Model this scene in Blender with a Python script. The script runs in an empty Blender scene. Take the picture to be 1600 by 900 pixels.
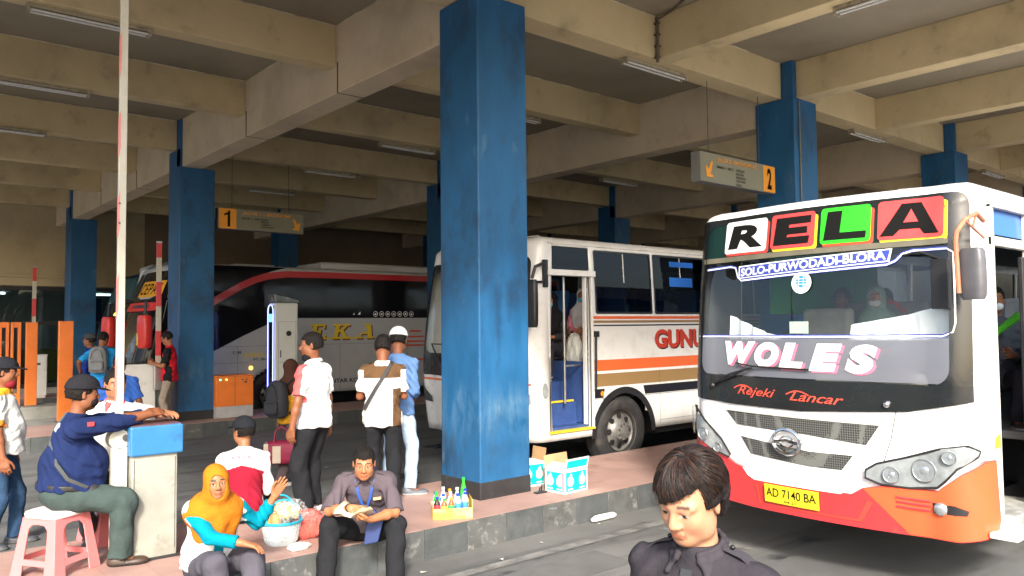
import bpy, bmesh, math, random
import numpy as np
from mathutils import Vector, Matrix, Euler

SC = bpy.context.scene
COL = SC.collection
rnd = random.Random(7)
PI = math.pi

# ------------------------------------------------------------------ camera
def make_camera():
    yaw, pitch, roll = 0.8665, 0.0464, -0.0096
    F = Vector((math.cos(yaw)*math.cos(pitch), math.sin(yaw)*math.cos(pitch), math.sin(pitch)))
    R = Vector((math.sin(yaw), -math.cos(yaw), 0))
    U = R.cross(F)
    cr, sr = math.cos(roll), math.sin(roll)
    R, U = cr*R + sr*U, -sr*R + cr*U
    cam = bpy.data.cameras.new('camera')
    cam.sensor_width = 36.0
    cam.lens = 1244.16/1600*36
    cam.clip_start = 0.05
    cam.clip_end = 800
    o = bpy.data.objects.new('camera', cam)
    COL.objects.link(o)
    m = Matrix((R, U, -F)).transposed().to_4x4()
    m.translation = Vector((0, 0, 2.014))
    o.matrix_world = m
    SC.camera = o
make_camera()

# ------------------------------------------------------------------ sky, sun, exposure
SUN_AZ = math.atan2(-0.80, -0.60)      # direction towards the sun in the ground plane (x, y)
SUN_EL = math.radians(33)
w = bpy.data.worlds.new('World'); SC.world = w; w.use_nodes = True
nt = w.node_tree
sky = nt.nodes.new('ShaderNodeTexSky'); sky.sky_type = 'NISHITA'; sky.sun_disc = False
sky.sun_elevation = SUN_EL
sky.sun_rotation = PI/2 - SUN_AZ
sky.air_density = 1.0; sky.dust_density = 3.5; sky.ozone_density = 1.0
bg = nt.nodes['Background']; bg.inputs[1].default_value = 0.15
nt.links.new(sky.outputs[0], bg.inputs[0])
sl = bpy.data.lights.new('sun', 'SUN'); sl.energy = 2.5; sl.angle = math.radians(8.0); sl.color = (1, 0.95, 0.87)
so = bpy.data.objects.new('sun', sl); COL.objects.link(so)
so.rotation_euler = Vector((math.cos(SUN_AZ)*math.cos(SUN_EL), math.sin(SUN_AZ)*math.cos(SUN_EL), math.sin(SUN_EL))).to_track_quat('Z', 'Y').to_euler()
so.location = (-10, -15, 30)
SC.view_settings.view_transform = 'Standard'
SC.view_settings.look = 'None'
SC.view_settings.exposure = 1.48
SC.view_settings.gamma = 1
SC.render.engine = 'CYCLES'
SC.cycles.max_bounces = 8
SC.cycles.diffuse_bounces = 5
SC.cycles.glossy_bounces = 4
SC.cycles.transparent_max_bounces = 16
SC.cycles.use_denoising = True

# ------------------------------------------------------------------ materials
MATS = {}
def mat(name, col=(.5, .5, .5), rough=.5, metal=0., var=.12, scale=6., bump=0., bscale=40., dirt=None, dscale=1.2, dth=(.5, .7),
        attr=False, spec=.5, emit=None, estr=0., stretch=(1, 1, 1), sss=0., coat=0., dirt2=None, d2scale=9., d2th=(.62, .7)):
    if name in MATS: return MATS[name]
    m = bpy.data.materials.new(name); m.use_nodes = True
    nt = m.node_tree; N = nt.nodes; L = nt.links
    b = N['Principled BSDF']
    b.inputs['Roughness'].default_value = rough
    b.inputs['Metallic'].default_value = metal
    b.inputs['Specular IOR Level'].default_value = spec
    if coat: b.inputs['Coat Weight'].default_value = coat
    if sss:
        b.inputs['Subsurface Weight'].default_value = sss
        b.inputs['Subsurface Scale'].default_value = .01
    tc = N.new('ShaderNodeTexCoord'); mp = N.new('ShaderNodeMapping'); mp.inputs['Scale'].default_value = stretch
    L.new(tc.outputs['Object'], mp.inputs[0])
    if attr:
        src = N.new('ShaderNodeAttribute'); src.attribute_name = 'Col'; c = src.outputs['Color']
    else:
        src = N.new('ShaderNodeRGB'); src.outputs[0].default_value = (*col, 1); c = src.outputs[0]
    def noise(s, detail=5):
        n = N.new('ShaderNodeTexNoise'); n.inputs['Scale'].default_value = s; n.inputs['Detail'].default_value = detail
        n.inputs['Roughness'].default_value = .6
        L.new(mp.outputs[0], n.inputs['Vector']); return n
    if var:
        n = noise(scale)
        r = N.new('ShaderNodeMapRange'); r.inputs[1].default_value = .25; r.inputs[2].default_value = .75
        r.inputs[3].default_value = 1-var; r.inputs[4].default_value = 1+var
        L.new(n.outputs[0], r.inputs[0])
        mx = N.new('ShaderNodeVectorMath'); mx.operation = 'SCALE'
        L.new(c, mx.inputs[0]); L.new(r.outputs[0], mx.inputs['Scale']); c = mx.outputs[0]
        rr = N.new('ShaderNodeMapRange'); rr.inputs[1].default_value = .3; rr.inputs[2].default_value = .7
        rr.inputs[3].default_value = max(rough-.08, .02); rr.inputs[4].default_value = min(rough+.1, 1)
        L.new(n.outputs[0], rr.inputs[0]); L.new(rr.outputs[0], b.inputs['Roughness'])
    for dc, ds, dt in ((dirt, dscale, dth), (dirt2, d2scale, d2th)):
        if dc:
            n = noise(ds, 8)
            r = N.new('ShaderNodeMapRange'); r.inputs[1].default_value = dt[0]; r.inputs[2].default_value = dt[1]
            L.new(n.outputs[0], r.inputs[0])
            mx = N.new('ShaderNodeMix'); mx.data_type = 'RGBA'
            L.new(r.outputs[0], mx.inputs['Factor']); L.new(c, mx.inputs['A']); mx.inputs['B'].default_value = (*dc[:3], 1)
            if len(dc) > 3:
                mm = N.new('ShaderNodeMath'); mm.operation = 'MULTIPLY'; mm.inputs[1].default_value = dc[3]
                L.new(r.outputs[0], mm.inputs[0]); L.new(mm.outputs[0], mx.inputs['Factor'])
            c = mx.outputs['Result']
    L.new(c, b.inputs['Base Color'])
    if bump:
        n = noise(bscale, 4); bp = N.new('ShaderNodeBump'); bp.inputs['Strength'].default_value = bump; bp.inputs['Distance'].default_value = .02
        L.new(n.outputs[0], bp.inputs['Height']); L.new(bp.outputs[0], b.inputs['Normal'])
    if emit:
        b.inputs['Emission Color'].default_value = (*emit, 1); b.inputs['Emission Strength'].default_value = estr
    MATS[name] = m
    return m

def glass_mat(name, tint=(.6, .65, .65), ior=1.5, rough=.0, refl=1.0):
    if name in MATS: return MATS[name]
    m = bpy.data.materials.new(name); m.use_nodes = True
    nt = m.node_tree; N = nt.nodes; L = nt.links
    N.remove(N['Principled BSDF'])
    out = N['Material Output']
    tr = N.new('ShaderNodeBsdfTransparent'); tr.inputs[0].default_value = (*tint, 1)
    gl = N.new('ShaderNodeBsdfGlossy'); gl.inputs['Roughness'].default_value = rough; gl.inputs[0].default_value = (refl, refl, refl, 1)
    fr = N.new('ShaderNodeFresnel'); ge = N.new('ShaderNodeNewGeometry'); mr = N.new('ShaderNodeMapRange'); mr.inputs[3].default_value = ior; mr.inputs[4].default_value = 1/ior
    L.new(ge.outputs['Backfacing'], mr.inputs[0]); L.new(mr.outputs[0], fr.inputs[0])
    tc = N.new('ShaderNodeTexCoord'); no = N.new('ShaderNodeTexNoise'); no.inputs['Scale'].default_value = 1.3
    L.new(tc.outputs['Object'], no.inputs['Vector'])
    bp = N.new('ShaderNodeBump'); bp.inputs['Strength'].default_value = .05; bp.inputs['Distance'].default_value = .1
    L.new(no.outputs[0], bp.inputs['Height']); L.new(bp.outputs[0], gl.inputs['Normal'])
    mx = N.new('ShaderNodeMixShader')
    L.new(fr.outputs[0], mx.inputs[0]); L.new(tr.outputs[0], mx.inputs[1]); L.new(gl.outputs[0], mx.inputs[2])
    L.new(mx.outputs[0], out.inputs[0])
    MATS[name] = m
    return m

def lin(r, g, b):
    f = lambda c: ((c/255+.055)/1.055)**2.4 if c > 10 else c/255/12.92
    return (f(r), f(g), f(b))

# ------------------------------------------------------------------ mesh builder
class MB:
    def __init__(s): s.v = []; s.f = []
    def add(s, vs, fs):
        n = len(s.v); s.v += [tuple(v) for v in vs]; s.f += [tuple(i+n for i in f) for f in fs]; return s
    def box(s, x0, x1, y0, y1, z0, z1, m=None):
        vs = [Vector(p) for p in ((x0,y0,z0),(x1,y0,z0),(x1,y1,z0),(x0,y1,z0),(x0,y0,z1),(x1,y0,z1),(x1,y1,z1),(x0,y1,z1))]
        if m: vs = [m @ v for v in vs]
        return s.add(vs, [(3,2,1,0),(4,5,6,7),(0,1,5,4),(1,2,6,5),(2,3,7,6),(3,0,4,7)])
    def tube(s, pts, r, n=8, closed=False, cap=True):
        pts = [Vector(p) for p in pts]
        rs = r if isinstance(r, (list, tuple)) else [r]*len(pts)
        up = Vector((0, 0, 1)); rings = []; prev = None
        for i, p in enumerate(pts):
            a = pts[i-1] if (i > 0 or closed) else p
            c = pts[(i+1) % len(pts)] if (i < len(pts)-1 or closed) else p
            t = (c-a)
            t = t.normalized() if t.length > 1e-9 else Vector((0, 0, 1))
            if prev is None:
                x = t.orthogonal().normalized()
            else:
                x = prev - t*prev.dot(t)
                x = x.normalized() if x.length > 1e-6 else t.orthogonal().normalized()
            prev = x; y = t.cross(x)
            rings.append([p + (x*math.cos(2*PI*k/n) + y*math.sin(2*PI*k/n))*rs[i] for k in range(n)])
        vs = [v for ring in rings for v in ring]; fs = []
        m = len(pts)
        for i in range(m if closed else m-1):
            j = (i+1) % m
            for k in range(n): fs.append((i*n+k, i*n+(k+1) % n, j*n+(k+1) % n, j*n+k))
        if cap and not closed:
            fs.append(tuple(range(n-1, -1, -1))); fs.append(tuple((m-1)*n+k for k in range(n)))
        return s.add(vs, fs)
    def cyl(s, p0, p1, r0, r1=None, n=16): return s.tube([p0, p1], [r0, r0 if r1 is None else r1], n)
    def lathe(s, prof, n=20, m=None, caps=True):           # prof: (radius, height) about local z
        vs = []; fs = []
        for r, h in prof:
            for k in range(n):
                v = Vector((r*math.cos(2*PI*k/n), r*math.sin(2*PI*k/n), h))
                vs.append(m @ v if m else v)
        for i in range(len(prof)-1):
            for k in range(n): fs.append((i*n+k, i*n+(k+1) % n, (i+1)*n+(k+1) % n, (i+1)*n+k))
        if caps and prof[0][0] > 1e-6: fs.append(tuple(range(n-1, -1, -1)))
        if caps and prof[-1][0] > 1e-6: fs.append(tuple((len(prof)-1)*n+k for k in range(n)))
        return s.add(vs, fs)
    def prism(s, poly, y0, y1, m=None):         # poly in (x, z), extruded along y
        n = len(poly)
        vs = [Vector((x, y0, z)) for x, z in poly] + [Vector((x, y1, z)) for x, z in poly]
        if m: vs = [m @ v for v in vs]
        fs = [tuple(range(n)), tuple(range(2*n-1, n-1, -1))]
        for k in range(n): fs.append((k, n+k, n+(k+1) % n, (k+1) % n))
        return s.add(vs, fs)
    def loft(s, rings, cap=True):
        n = len(rings[0]); vs = [v for r in rings for v in r]; fs = []
        for i in range(len(rings)-1):
            for k in range(n): fs.append((i*n+k, i*n+(k+1) % n, (i+1)*n+(k+1) % n, (i+1)*n+k))
        if cap: fs.append(tuple(range(n-1, -1, -1))); fs.append(tuple((len(rings)-1)*n+k for k in range(n)))
        return s.add(vs, fs)
    def sphere(s, c, r, n=12, m=8):
        prof = [(max(math.sin(PI*i/m), 0)*1.0, -math.cos(PI*i/m)) for i in range(m+1)]
        rr = r if isinstance(r, (tuple, list)) else (r, r, r)
        M = Matrix.Translation(Vector(c)) @ Matrix.Diagonal((*rr, 1))
        return s.lathe(prof, n, M)

def finish(me, name, material, parent, smooth=False, bevel=0, seg=2, solid=0, offset=Vector((0,0,0)), normals=True):
    bm = bmesh.new(); bm.from_mesh(me)
    bmesh.ops.remove_doubles(bm, verts=bm.verts, dist=1e-5)
    if normals: bmesh.ops.recalc_face_normals(bm, faces=bm.faces)
    bm.to_mesh(me); bm.free()
    me.update()
    if smooth:
        me.polygons.foreach_set('use_smooth', [True]*len(me.polygons))
        if smooth != 'all':
            try: me.set_sharp_from_angle(angle=math.radians(smooth if smooth is not True else 40))
            except Exception: pass
    me.materials.append(material)
    o = bpy.data.objects.new(name, me); COL.objects.link(o)
    if parent is not None: o.parent = parent
    if solid:
        md = o.modifiers.new('solid', 'SOLIDIFY'); md.thickness = solid; md.offset = -1
    if bevel:
        md = o.modifiers.new('bevel', 'BEVEL'); md.width = bevel; md.segments = seg; md.limit_method = 'ANGLE'; md.angle_limit = math.radians(35)
        md.harden_normals = False
    return o

def build(name, mb, material, parent=None, smooth=False, bevel=0, seg=2, solid=0, world=None, normals=True):
    """world: location of the root, subtracted from world-space vertices"""
    me = bpy.data.meshes.new(name)
    vs = mb.v
    if world is not None:
        w0 = Vector(world); vs = [tuple(Vector(v)-w0) for v in vs]
    me.from_pydata([tuple(v) for v in vs], [], mb.f)
    return finish(me, name, material, parent, smooth, bevel, seg, solid, normals=normals)

def tag(o, label=None, cat=None, group=None, kind=None):
    if label: o['label'] = label
    if cat: o['category'] = cat
    if group: o['group'] = group
    if kind: o['kind'] = kind
    return o

def thing(name, label, cat, loc=(0, 0, 0), rotz=0., group=None):
    o = bpy.data.objects.new(name, None); COL.objects.link(o)
    o.empty_display_size = .2
    o.location = loc; o.rotation_euler = (0, 0, rotz)
    return tag(o, label, cat, group)

def kids(o): return [c for c in COL.objects if c.parent == o]
def dup(root, loc, rotz=None, label=None, group=None, scale=None):
    r = root.copy(); COL.objects.link(r); r.location = loc
    if rotz is not None: r.rotation_euler = (0, 0, rotz)
    if label: r['label'] = label
    if group: r['group'] = group
    if scale: r.scale = scale
    for ch in kids(root):
        c = ch.copy(); COL.objects.link(c); c.parent = r
        for gch in kids(ch):
            d = gch.copy(); COL.objects.link(d); d.parent = c
    return r

# ------------------------------------------------------------------ flat shapes (text and outlines) mapped onto curved surfaces
def text_flat(s, size=1., shear=0., bold=0., xs=1., align='LEFT', space=1.):
    cu = bpy.data.curves.new('t', 'FONT'); cu.body = s; cu.size = size; cu.shear = shear; cu.offset = bold
    cu.space_character = space; cu.align_x = align; cu.fill_mode = 'FRONT'; cu.resolution_u = 4
    ob = bpy.data.objects.new('t', cu); COL.objects.link(ob)
    dg = bpy.context.evaluated_depsgraph_get(); dg.update()
    me = ob.evaluated_get(dg).to_mesh()
    vs = [(v.co.x*xs, v.co.y) for v in me.vertices]; fs = [tuple(p.vertices) for p in me.polygons]
    ob.evaluated_get(dg).to_mesh_clear()
    bpy.data.objects.remove(ob); bpy.data.curves.remove(cu)
    return vs, fs

def text_fit(s, x0, x1, z0, z1, **k):
    """a line of text filling the box x0..x1, z0..z1"""
    vs, fs = text_flat(s, **k)
    a = np.array(vs); lo = a.min(0); hi = a.max(0)
    a = (a-lo)/(hi-lo+1e-9)
    return [(x0+p[0]*(x1-x0), z0+p[1]*(z1-z0)) for p in a], fs

def text_fit_v(s, x0, x1, z0, z1, cap='H', **k):
    """fit the width to x0..x1 and the capital height to z0..z1 (descenders fall below)"""
    vs, fs = text_flat(s, **k); hv, _ = text_flat(cap, **k)
    a = np.array(vs); h = max(p[1] for p in hv)
    sx = (x1-x0)/(a[:, 0].max()-a[:, 0].min()); mn = a[:, 0].min()
    return [(x0+(p[0]-mn)*sx, z0+p[1]*(z1-z0)/h) for p in a], fs

def poly_flat(pts): return list(pts), [tuple(range(len(pts)))]

def rrect(x0, x1, z0, z1, r=.05, n=4, slant=0.):
    out = []
    for cx, cz, a0 in ((x1-r, z0+r, -90), (x1-r, z1-r, 0), (x0+r, z1-r, 90), (x0+r, z0+r, 180)):
        for i in range(n+1):
            a = math.radians(a0+90*i/n); out.append((cx+r*math.cos(a)+slant*(cz+r*math.sin(a)-z0), cz+r*math.sin(a)))
    return out

def mapped(name, flat, fn, material, parent, off=.003, depth=0., step=.08, zstep=None, smooth=True, bevel=0):
    """flat (u, z) mesh -> cut into strips -> mapped with fn(u, z, offset); depth > 0 makes it a solid slab"""
    vs, fs = flat
    bm = bmesh.new()
    bv = [bm.verts.new((v[0], 0, v[1])) for v in vs]
    for f in fs:
        try: bm.faces.new([bv[i] for i in f])
        except ValueError: pass
    bm.normal_update()
    bmesh.ops.triangulate(bm, faces=bm.faces, ngon_method='EAR_CLIP')
    bmesh.ops.remove_doubles(bm, verts=bm.verts, dist=1e-5)
    xs = [v.co.x for v in bm.verts]; zs = [v.co.z for v in bm.verts]
    def cuts(lo, hi, st, no):
        n = int((hi-lo)/st)
        for i in range(1, n+1):
            p = lo + (hi-lo)*i/(n+1)
            co = (p, 0, 0) if no[0] else (0, 0, p)
            bmesh.ops.bisect_plane(bm, geom=bm.verts[:]+bm.edges[:]+bm.faces[:], plane_co=co, plane_no=no, dist=1e-6)
    cuts(min(xs), max(xs), step, (1, 0, 0))
    cuts(min(zs), max(zs), zstep or step*1.5, (0, 0, 1))
    if depth:
        r = bmesh.ops.extrude_face_region(bm, geom=bm.faces[:])
        for e in r['geom']:
            if isinstance(e, bmesh.types.BMVert): e.co.y = 1.
    for v in bm.verts:
        v.co = Vector(fn(v.co.x, v.co.z, off + (depth if v.co.y < .5 else 0.)) if depth else fn(v.co.x, v.co.z, off))
    me = bpy.data.meshes.new(name); bm.to_mesh(me); bm.free()
    return finish(me, name, material, parent, smooth=smooth, bevel=bevel)
# ------------------------------------------------------------------ shared materials
M_beam = mat('beam_paint', (.54, .435, .25), .8, var=.10, scale=1.5, bump=.2, bscale=30, dirt=(.20, .155, .09, .62), dscale=.8, dth=(.48, .80), dirt2=(.12, .09, .055, .45), d2scale=3.2, d2th=(.58, .82))
M_beam2 = mat('main_beam_paint', (.56, .465, .325), .8, var=.12, scale=1.2, bump=.2, bscale=26, dirt=(.24, .19, .13, .6), dscale=.9, dth=(.5, .8), dirt2=(.12, .095, .07, .45), d2scale=3, d2th=(.6, .82))
M_slab = mat('slab_concrete', (.27, .235, .17), .9, var=.15, scale=1.0, bump=.2, bscale=20, dirt=(.09, .07, .05, .7), dscale=.5, dth=(.48, .75))
M_blue = mat('column_blue_paint', (.010, .090, .218), .5, var=.25, scale=2.2, bump=.12, bscale=35, dirt=(.008, .025, .06, .8), dscale=1.6, dth=(.54, .68),
             dirt2=(.10, .22, .34, .5), d2scale=3.2, d2th=(.60, .72), stretch=(1.6, 1.6, .7))
M_black = mat('black_base_paint', (.022, .022, .024), .55, var=.3, scale=5, dirt=(.09, .085, .08, .7), dscale=4, dth=(.58, .72))
M_wall = mat('back_wall_paint', (.40, .33, .20), .85, var=.12, scale=.8, dirt=(.16, .13, .085, .6), dscale=.6, dth=(.5, .75))
M_white = mat('white_metal_paint', (.70, .70, .68), .4, var=.06, scale=6, dirt=(.30, .27, .22, .55), dscale=3.5, dth=(.58, .75))
M_offwhite = mat('aged_white_metal', (.55, .54, .49), .45, var=.12, scale=4, dirt=(.22, .20, .15, .75), dscale=5, dth=(.54, .7), stretch=(1, 1, .5))
M_orange = mat('orange_metal_paint', (.78, .20, .035), .4, var=.10, scale=5, dirt=(.30, .10, .04, .5), dscale=4, dth=(.6, .75))
M_steel = mat('steel', (.45, .45, .45), .35, metal=.9, var=.15, scale=8)
M_dsteel = mat('dark_steel', (.08, .08, .085), .45, metal=.3, var=.2, scale=8)
M_rubber = mat('rubber', (.022, .021, .021), .75, var=.25, scale=9, bump=.2, bscale=60, dirt=(.075, .068, .06, .7), dscale=4, dth=(.5, .7))
M_blackp = mat('black_plastic', (.018, .018, .02), .4, var=.2, scale=10)
M_blackg = mat('black_gloss', (.010, .011, .013), .12, var=.1, scale=5, spec=.6)
M_red = mat('red_paint', (.62, .035, .03), .35, var=.12, scale=4, dirt=(.25, .03, .02, .5), dscale=5)
M_yel = mat('yellow_paint', (.75, .52, .03), .45, var=.08, scale=4)
M_skin = mat('skin', attr=True, rough=.5, var=.06, scale=30, sss=.06, spec=.35, bump=.03, bscale=150)
def scuffs(m):
    nt = m.node_tree; N = nt.nodes; L = nt.links; b = N['Principled BSDF']
    src = b.inputs['Base Color'].links[0].from_socket
    tc = N.new('ShaderNodeTexCoord'); sx = N.new('ShaderNodeSeparateXYZ'); L.new(tc.outputs['Object'], sx.inputs[0])
    for zc, hw, col, sc_, st, k in ((1.12, .42, (.11, .22, .33), 4, (1.3, 1.3, .55), .55), (2.55, .55, (.012, .028, .055), 2.2, (1, 1, .8), .8), (.75, .35, (.02, .045, .08), 3.5, (1, 1, .5), .6)):
        a = N.new('ShaderNodeMath'); a.operation = 'SUBTRACT'; a.inputs[1].default_value = zc; L.new(sx.outputs['Z'], a.inputs[0])
        ab = N.new('ShaderNodeMath'); ab.operation = 'ABSOLUTE'; L.new(a.outputs[0], ab.inputs[0])
        r = N.new('ShaderNodeMapRange'); r.interpolation_type = 'SMOOTHSTEP'; r.inputs[1].default_value = 0; r.inputs[2].default_value = hw; r.inputs[3].default_value = 1; r.inputs[4].default_value = 0; L.new(ab.outputs[0], r.inputs[0])
        mp = N.new('ShaderNodeMapping'); mp.inputs['Scale'].default_value = st; L.new(tc.outputs['Object'], mp.inputs[0])
        n = N.new('ShaderNodeTexNoise'); n.inputs['Scale'].default_value = sc_; n.inputs['Detail'].default_value = 7; n.inputs['Roughness'].default_value = .7; L.new(mp.outputs[0], n.inputs['Vector'])
        r2 = N.new('ShaderNodeMapRange'); r2.inputs[1].default_value = .42; r2.inputs[2].default_value = .66; r2.inputs[4].default_value = k; L.new(n.outputs[0], r2.inputs[0])
        mu = N.new('ShaderNodeMath'); mu.operation = 'MULTIPLY'; L.new(r.outputs[0], mu.inputs[0]); L.new(r2.outputs[0], mu.inputs[1])
        mx = N.new('ShaderNodeMix'); mx.data_type = 'RGBA'; L.new(mu.outputs[0], mx.inputs['Factor']); L.new(src, mx.inputs['A']); mx.inputs['B'].default_value = (*col, 1)
        src = mx.outputs['Result']
    L.new(src, b.inputs['Base Color'])
scuffs(M_blue)
M_cloth = mat('cloth', attr=True, rough=.9, var=.10, scale=9, spec=.12, bump=.8, bscale=9)
M_hair = mat('hair', attr=True, rough=.55, var=.25, scale=60, spec=.18, bump=.6, bscale=160, stretch=(1, 1, .3))
M_shoe = mat('shoe_leather', attr=True, rough=.5, var=.1, scale=30)
# ------------------------------------------------------------------ ground: asphalt sheet, platforms, markings
def asphalt():
    m = bpy.data.materials.new('asphalt'); m.use_nodes = True
    nt = m.node_tree; N = nt.nodes; L = nt.links; b = N['Principled BSDF']
    tc = N.new('ShaderNodeTexCoord')
    def noise(s, d=6, sc=(1, 1, 1), ro=.6):
        mp = N.new('ShaderNodeMapping'); mp.inputs['Scale'].default_value = sc; L.new(tc.outputs['Object'], mp.inputs[0])
        n = N.new('ShaderNodeTexNoise'); n.inputs['Scale'].default_value = s; n.inputs['Detail'].default_value = d; n.inputs['Roughness'].default_value = ro
        L.new(mp.outputs[0], n.inputs['Vector']); return n.outputs[0]
    def ramp(x, a, b2, lo=0., hi=1.):
        r = N.new('ShaderNodeMapRange'); r.inputs[1].default_value = a; r.inputs[2].default_value = b2; r.inputs[3].default_value = lo; r.inputs[4].default_value = hi
        L.new(x, r.inputs[0]); return r.outputs[0]
    def mix(f, a, b2):
        x = N.new('ShaderNodeMix'); x.data_type = 'RGBA'; L.new(f, x.inputs['Factor'])
        for k, v in (('A', a), ('B', b2)):
            if isinstance(v, tuple): x.inputs[k].default_value = (*v, 1)
            else: L.new(v, x.inputs[k])
        return x.outputs['Result']
    base = mix(ramp(noise(.7), .35, .65), (.090, .092, .090), (.170, .173, .166))
    fine = mix(ramp(noise(90, 3), .35, .65, 0, .55), base, (.14, .14, .135))
    tyre = mix(ramp(noise(1.0, 5, (.22, 2.2, 1)), .50, .68, 0, .75), fine, (.045, .046, .048))
    oil = ramp(noise(1.1, 7, (.6, 1.3, 1)), .60, .68)
    col = mix(oil, tyre, (.022, .023, .026))
    L.new(col, b.inputs['Base Color'])
    L.new(ramp(noise(1.1, 7, (.6, 1.3, 1)), .60, .70, .72, .28), b.inputs['Roughness'])
    bp = N.new('ShaderNodeBump'); bp.inputs['Strength'].default_value = .35; bp.inputs['Distance'].default_value = .01
    L.new(noise(120, 3), bp.inputs['Height']); L.new(bp.outputs[0], b.inputs['Normal'])
    return m
M_asph = asphalt()
g = MB().add([(-150, -150, 0), (250, -150, 0), (250, 250, 0), (-150, 250, 0)], [(0, 1, 2, 3)])
tag(build('road', g, M_asph), kind='structure')

M_plat = mat('platform_tiles', (.37, .235, .20), .65, var=.14, scale=2.5, bump=.15, bscale=50, dirt=(.50, .36, .31, .6), dscale=1.4, dth=(.50, .72), dirt2=(.14, .075, .06, .6), d2scale=2.4, d2th=(.58, .74))
def tiled(m, size=.3):
    nt = m.node_tree; N = nt.nodes; L = nt.links; b = N['Principled BSDF']
    src = b.inputs['Base Color'].links[0].from_socket
    tc = N.new('ShaderNodeTexCoord')
    br = N.new('ShaderNodeTexBrick'); br.offset = 0; br.inputs['Scale'].default_value = 1
    br.inputs['Brick Width'].default_value = size; br.inputs['Row Height'].default_value = size; br.inputs['Mortar Size'].default_value = .006
    br.inputs['Color1'].default_value = (1, 1, 1, 1); br.inputs['Color2'].default_value = (.95, .95, .96, 1); br.inputs['Mortar'].default_value = (.86, .85, .84, 1)
    L.new(tc.outputs['Object'], br.inputs['Vector'])
    mx = N.new('ShaderNodeMix'); mx.data_type = 'RGBA'; mx.blend_type = 'MULTIPLY'; mx.inputs['Factor'].default_value = 1
    L.new(src, mx.inputs['A']); L.new(br.outputs[0], mx.inputs['B']); L.new(mx.outputs['Result'], b.inputs['Base Color'])
tiled(M_plat)
M_kerbD = mat('kerb_dark_paint', (.062, .070, .072), .7, var=.25, scale=7, bump=.25, bscale=30, dirt=(.10, .105, .10, .7), dscale=6, dth=(.55, .72))
M_kerbL = mat('kerb_worn_white_paint', (.085, .09, .088), .7, var=.25, scale=7, bump=.25, bscale=30, dirt=(.22, .22, .21, .75), dscale=11, dth=(.56, .68), dirt2=(.06, .065, .065, .7), d2scale=4, d2th=(.5, .65))
PY = 9.23
def platform(y0, y1, x0, x1, h=.265, blocks=True):
    p = MB().box(x0, x1, y0+.012, y1-.012, -.2, h-.004)
    top = tag(build('platform', p, M_kerbD), kind='structure')
    t = MB().box(x0+.01, x1-.01, y0+.006, y1-.006, h-.004, h)
    tag(build('platform_paving', t, M_plat), kind='structure')
    d = MB(); l = MB(); x = x0; k = 0
    while x < x1:
        (d if k % 2 else l).box(x+.004, min(x+.46, x1), y0, y0+.012, -.1, h-.006)
        (d if k % 2 else l).box(x+.004, min(x+.46, x1), y1-.012, y1, -.1, h-.006)
        x += .46; k += 1
    tag(build('kerb', d, M_kerbD, bevel=.004), kind='structure'); tag(build('kerb', l, M_kerbL, bevel=.004), kind='structure')
platform(5.78, 7.45, -3.0, 45)
platform(15.0, 16.68, 2.0, 45)
platform(24.2, 25.9, 1.0, 45, .2)
platform(-3.45, -1.78, -8, 30)

# faded paint and patched strips on the asphalt
M_line = mat('faded_line_paint', (.19, .19, .18), .8, var=.3, scale=8, dirt=(.07, .07, .07, .8), dscale=5, dth=(.42, .62))
M_patch = mat('asphalt_patch', (.115, .118, .112), .85, var=.2, scale=6, dirt=(.065, .065, .065, .6), dscale=3)
ln = MB()
def strip(mb, x0, x1, y0, y1, z=.004, sk=0.):
    mb.add([(x0, y0, z), (x1, y0, z), (x1+sk, y1, z), (x0+sk, y1, z)], [(0, 1, 2, 3)])
strip(ln, 1.5, 7.6, 5.20, 5.32)
strip(ln, 6.2, 6.3, 4.1, 5.1)
strip(ln, 4.6, 16, 14.25, 14.37)
tag(build('road_marking', ln, M_line), kind='structure')
pt = MB()
strip(pt, 3.2, 5.2, 4.55, 5.02)
strip(pt, 1.6, 3.6, 10.2, 10.6, sk=.9); strip(pt, 1.4, 4.2, 11.5, 11.8, sk=.9); strip(pt, 1.2, 4.6, 12.7, 12.95, sk=.5)
strip(pt, 4.4, 6.4, 8.6, 8.9, sk=-1.2)
tag(build('asphalt_patch', pt, M_patch), kind='structure')
# low concrete islands beyond the second platform where the orange posts stand
M_conc = mat('worn_concrete', (.26, .26, .235), .85, var=.2, scale=4, bump=.3, bscale=25, dirt=(.10, .10, .09, .7), dscale=3)
isl = MB().box(2.2, 3.9, 17.6, 18.9, -.1, .16).box(2.0, 4.6, 20.6, 21.6, -.1, .28)
tag(build('concrete_island', isl, M_conc, bevel=.03), kind='structure')

# ------------------------------------------------------------------ terminal hall: slab, beams, columns, back wall
X0, Y0, SX, CW = 4.95, 6.344, 6.11, .668
ZB, ZS, ZT = 5.10, 5.46, 6.023
M_efflo = mat('pale_edge_line', (.62, .57, .44), .8, var=.4, scale=5, dirt=(.30, .25, .17, .9), dscale=2.2, dth=(.45, .6))
hall = thing('bus_terminal_hall', 'open sided concrete terminal hall with cream ribbed ceiling and blue columns', 'building', (X0, Y0, 0))
HW = (X0, Y0, 0)
XR0, XR1, YR0, YR1 = -1.5, 48., 2.75, 37.
build('roof_slab', MB().box(XR0, XR1, YR0, YR1, ZT, ZT+.2), M_slab, hall, world=HW)
build('roof_parapet', MB().box(XR0-.1, XR1, YR0-.12, YR0-.002, ZS-.02, ZT+.5).box(XR0-.12, XR0-.002, YR0, YR1, ZS-.02, ZT+.5), M_beam, hall, bevel=.01, world=HW)
MBW = .39        # main beam width, along Y
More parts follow.
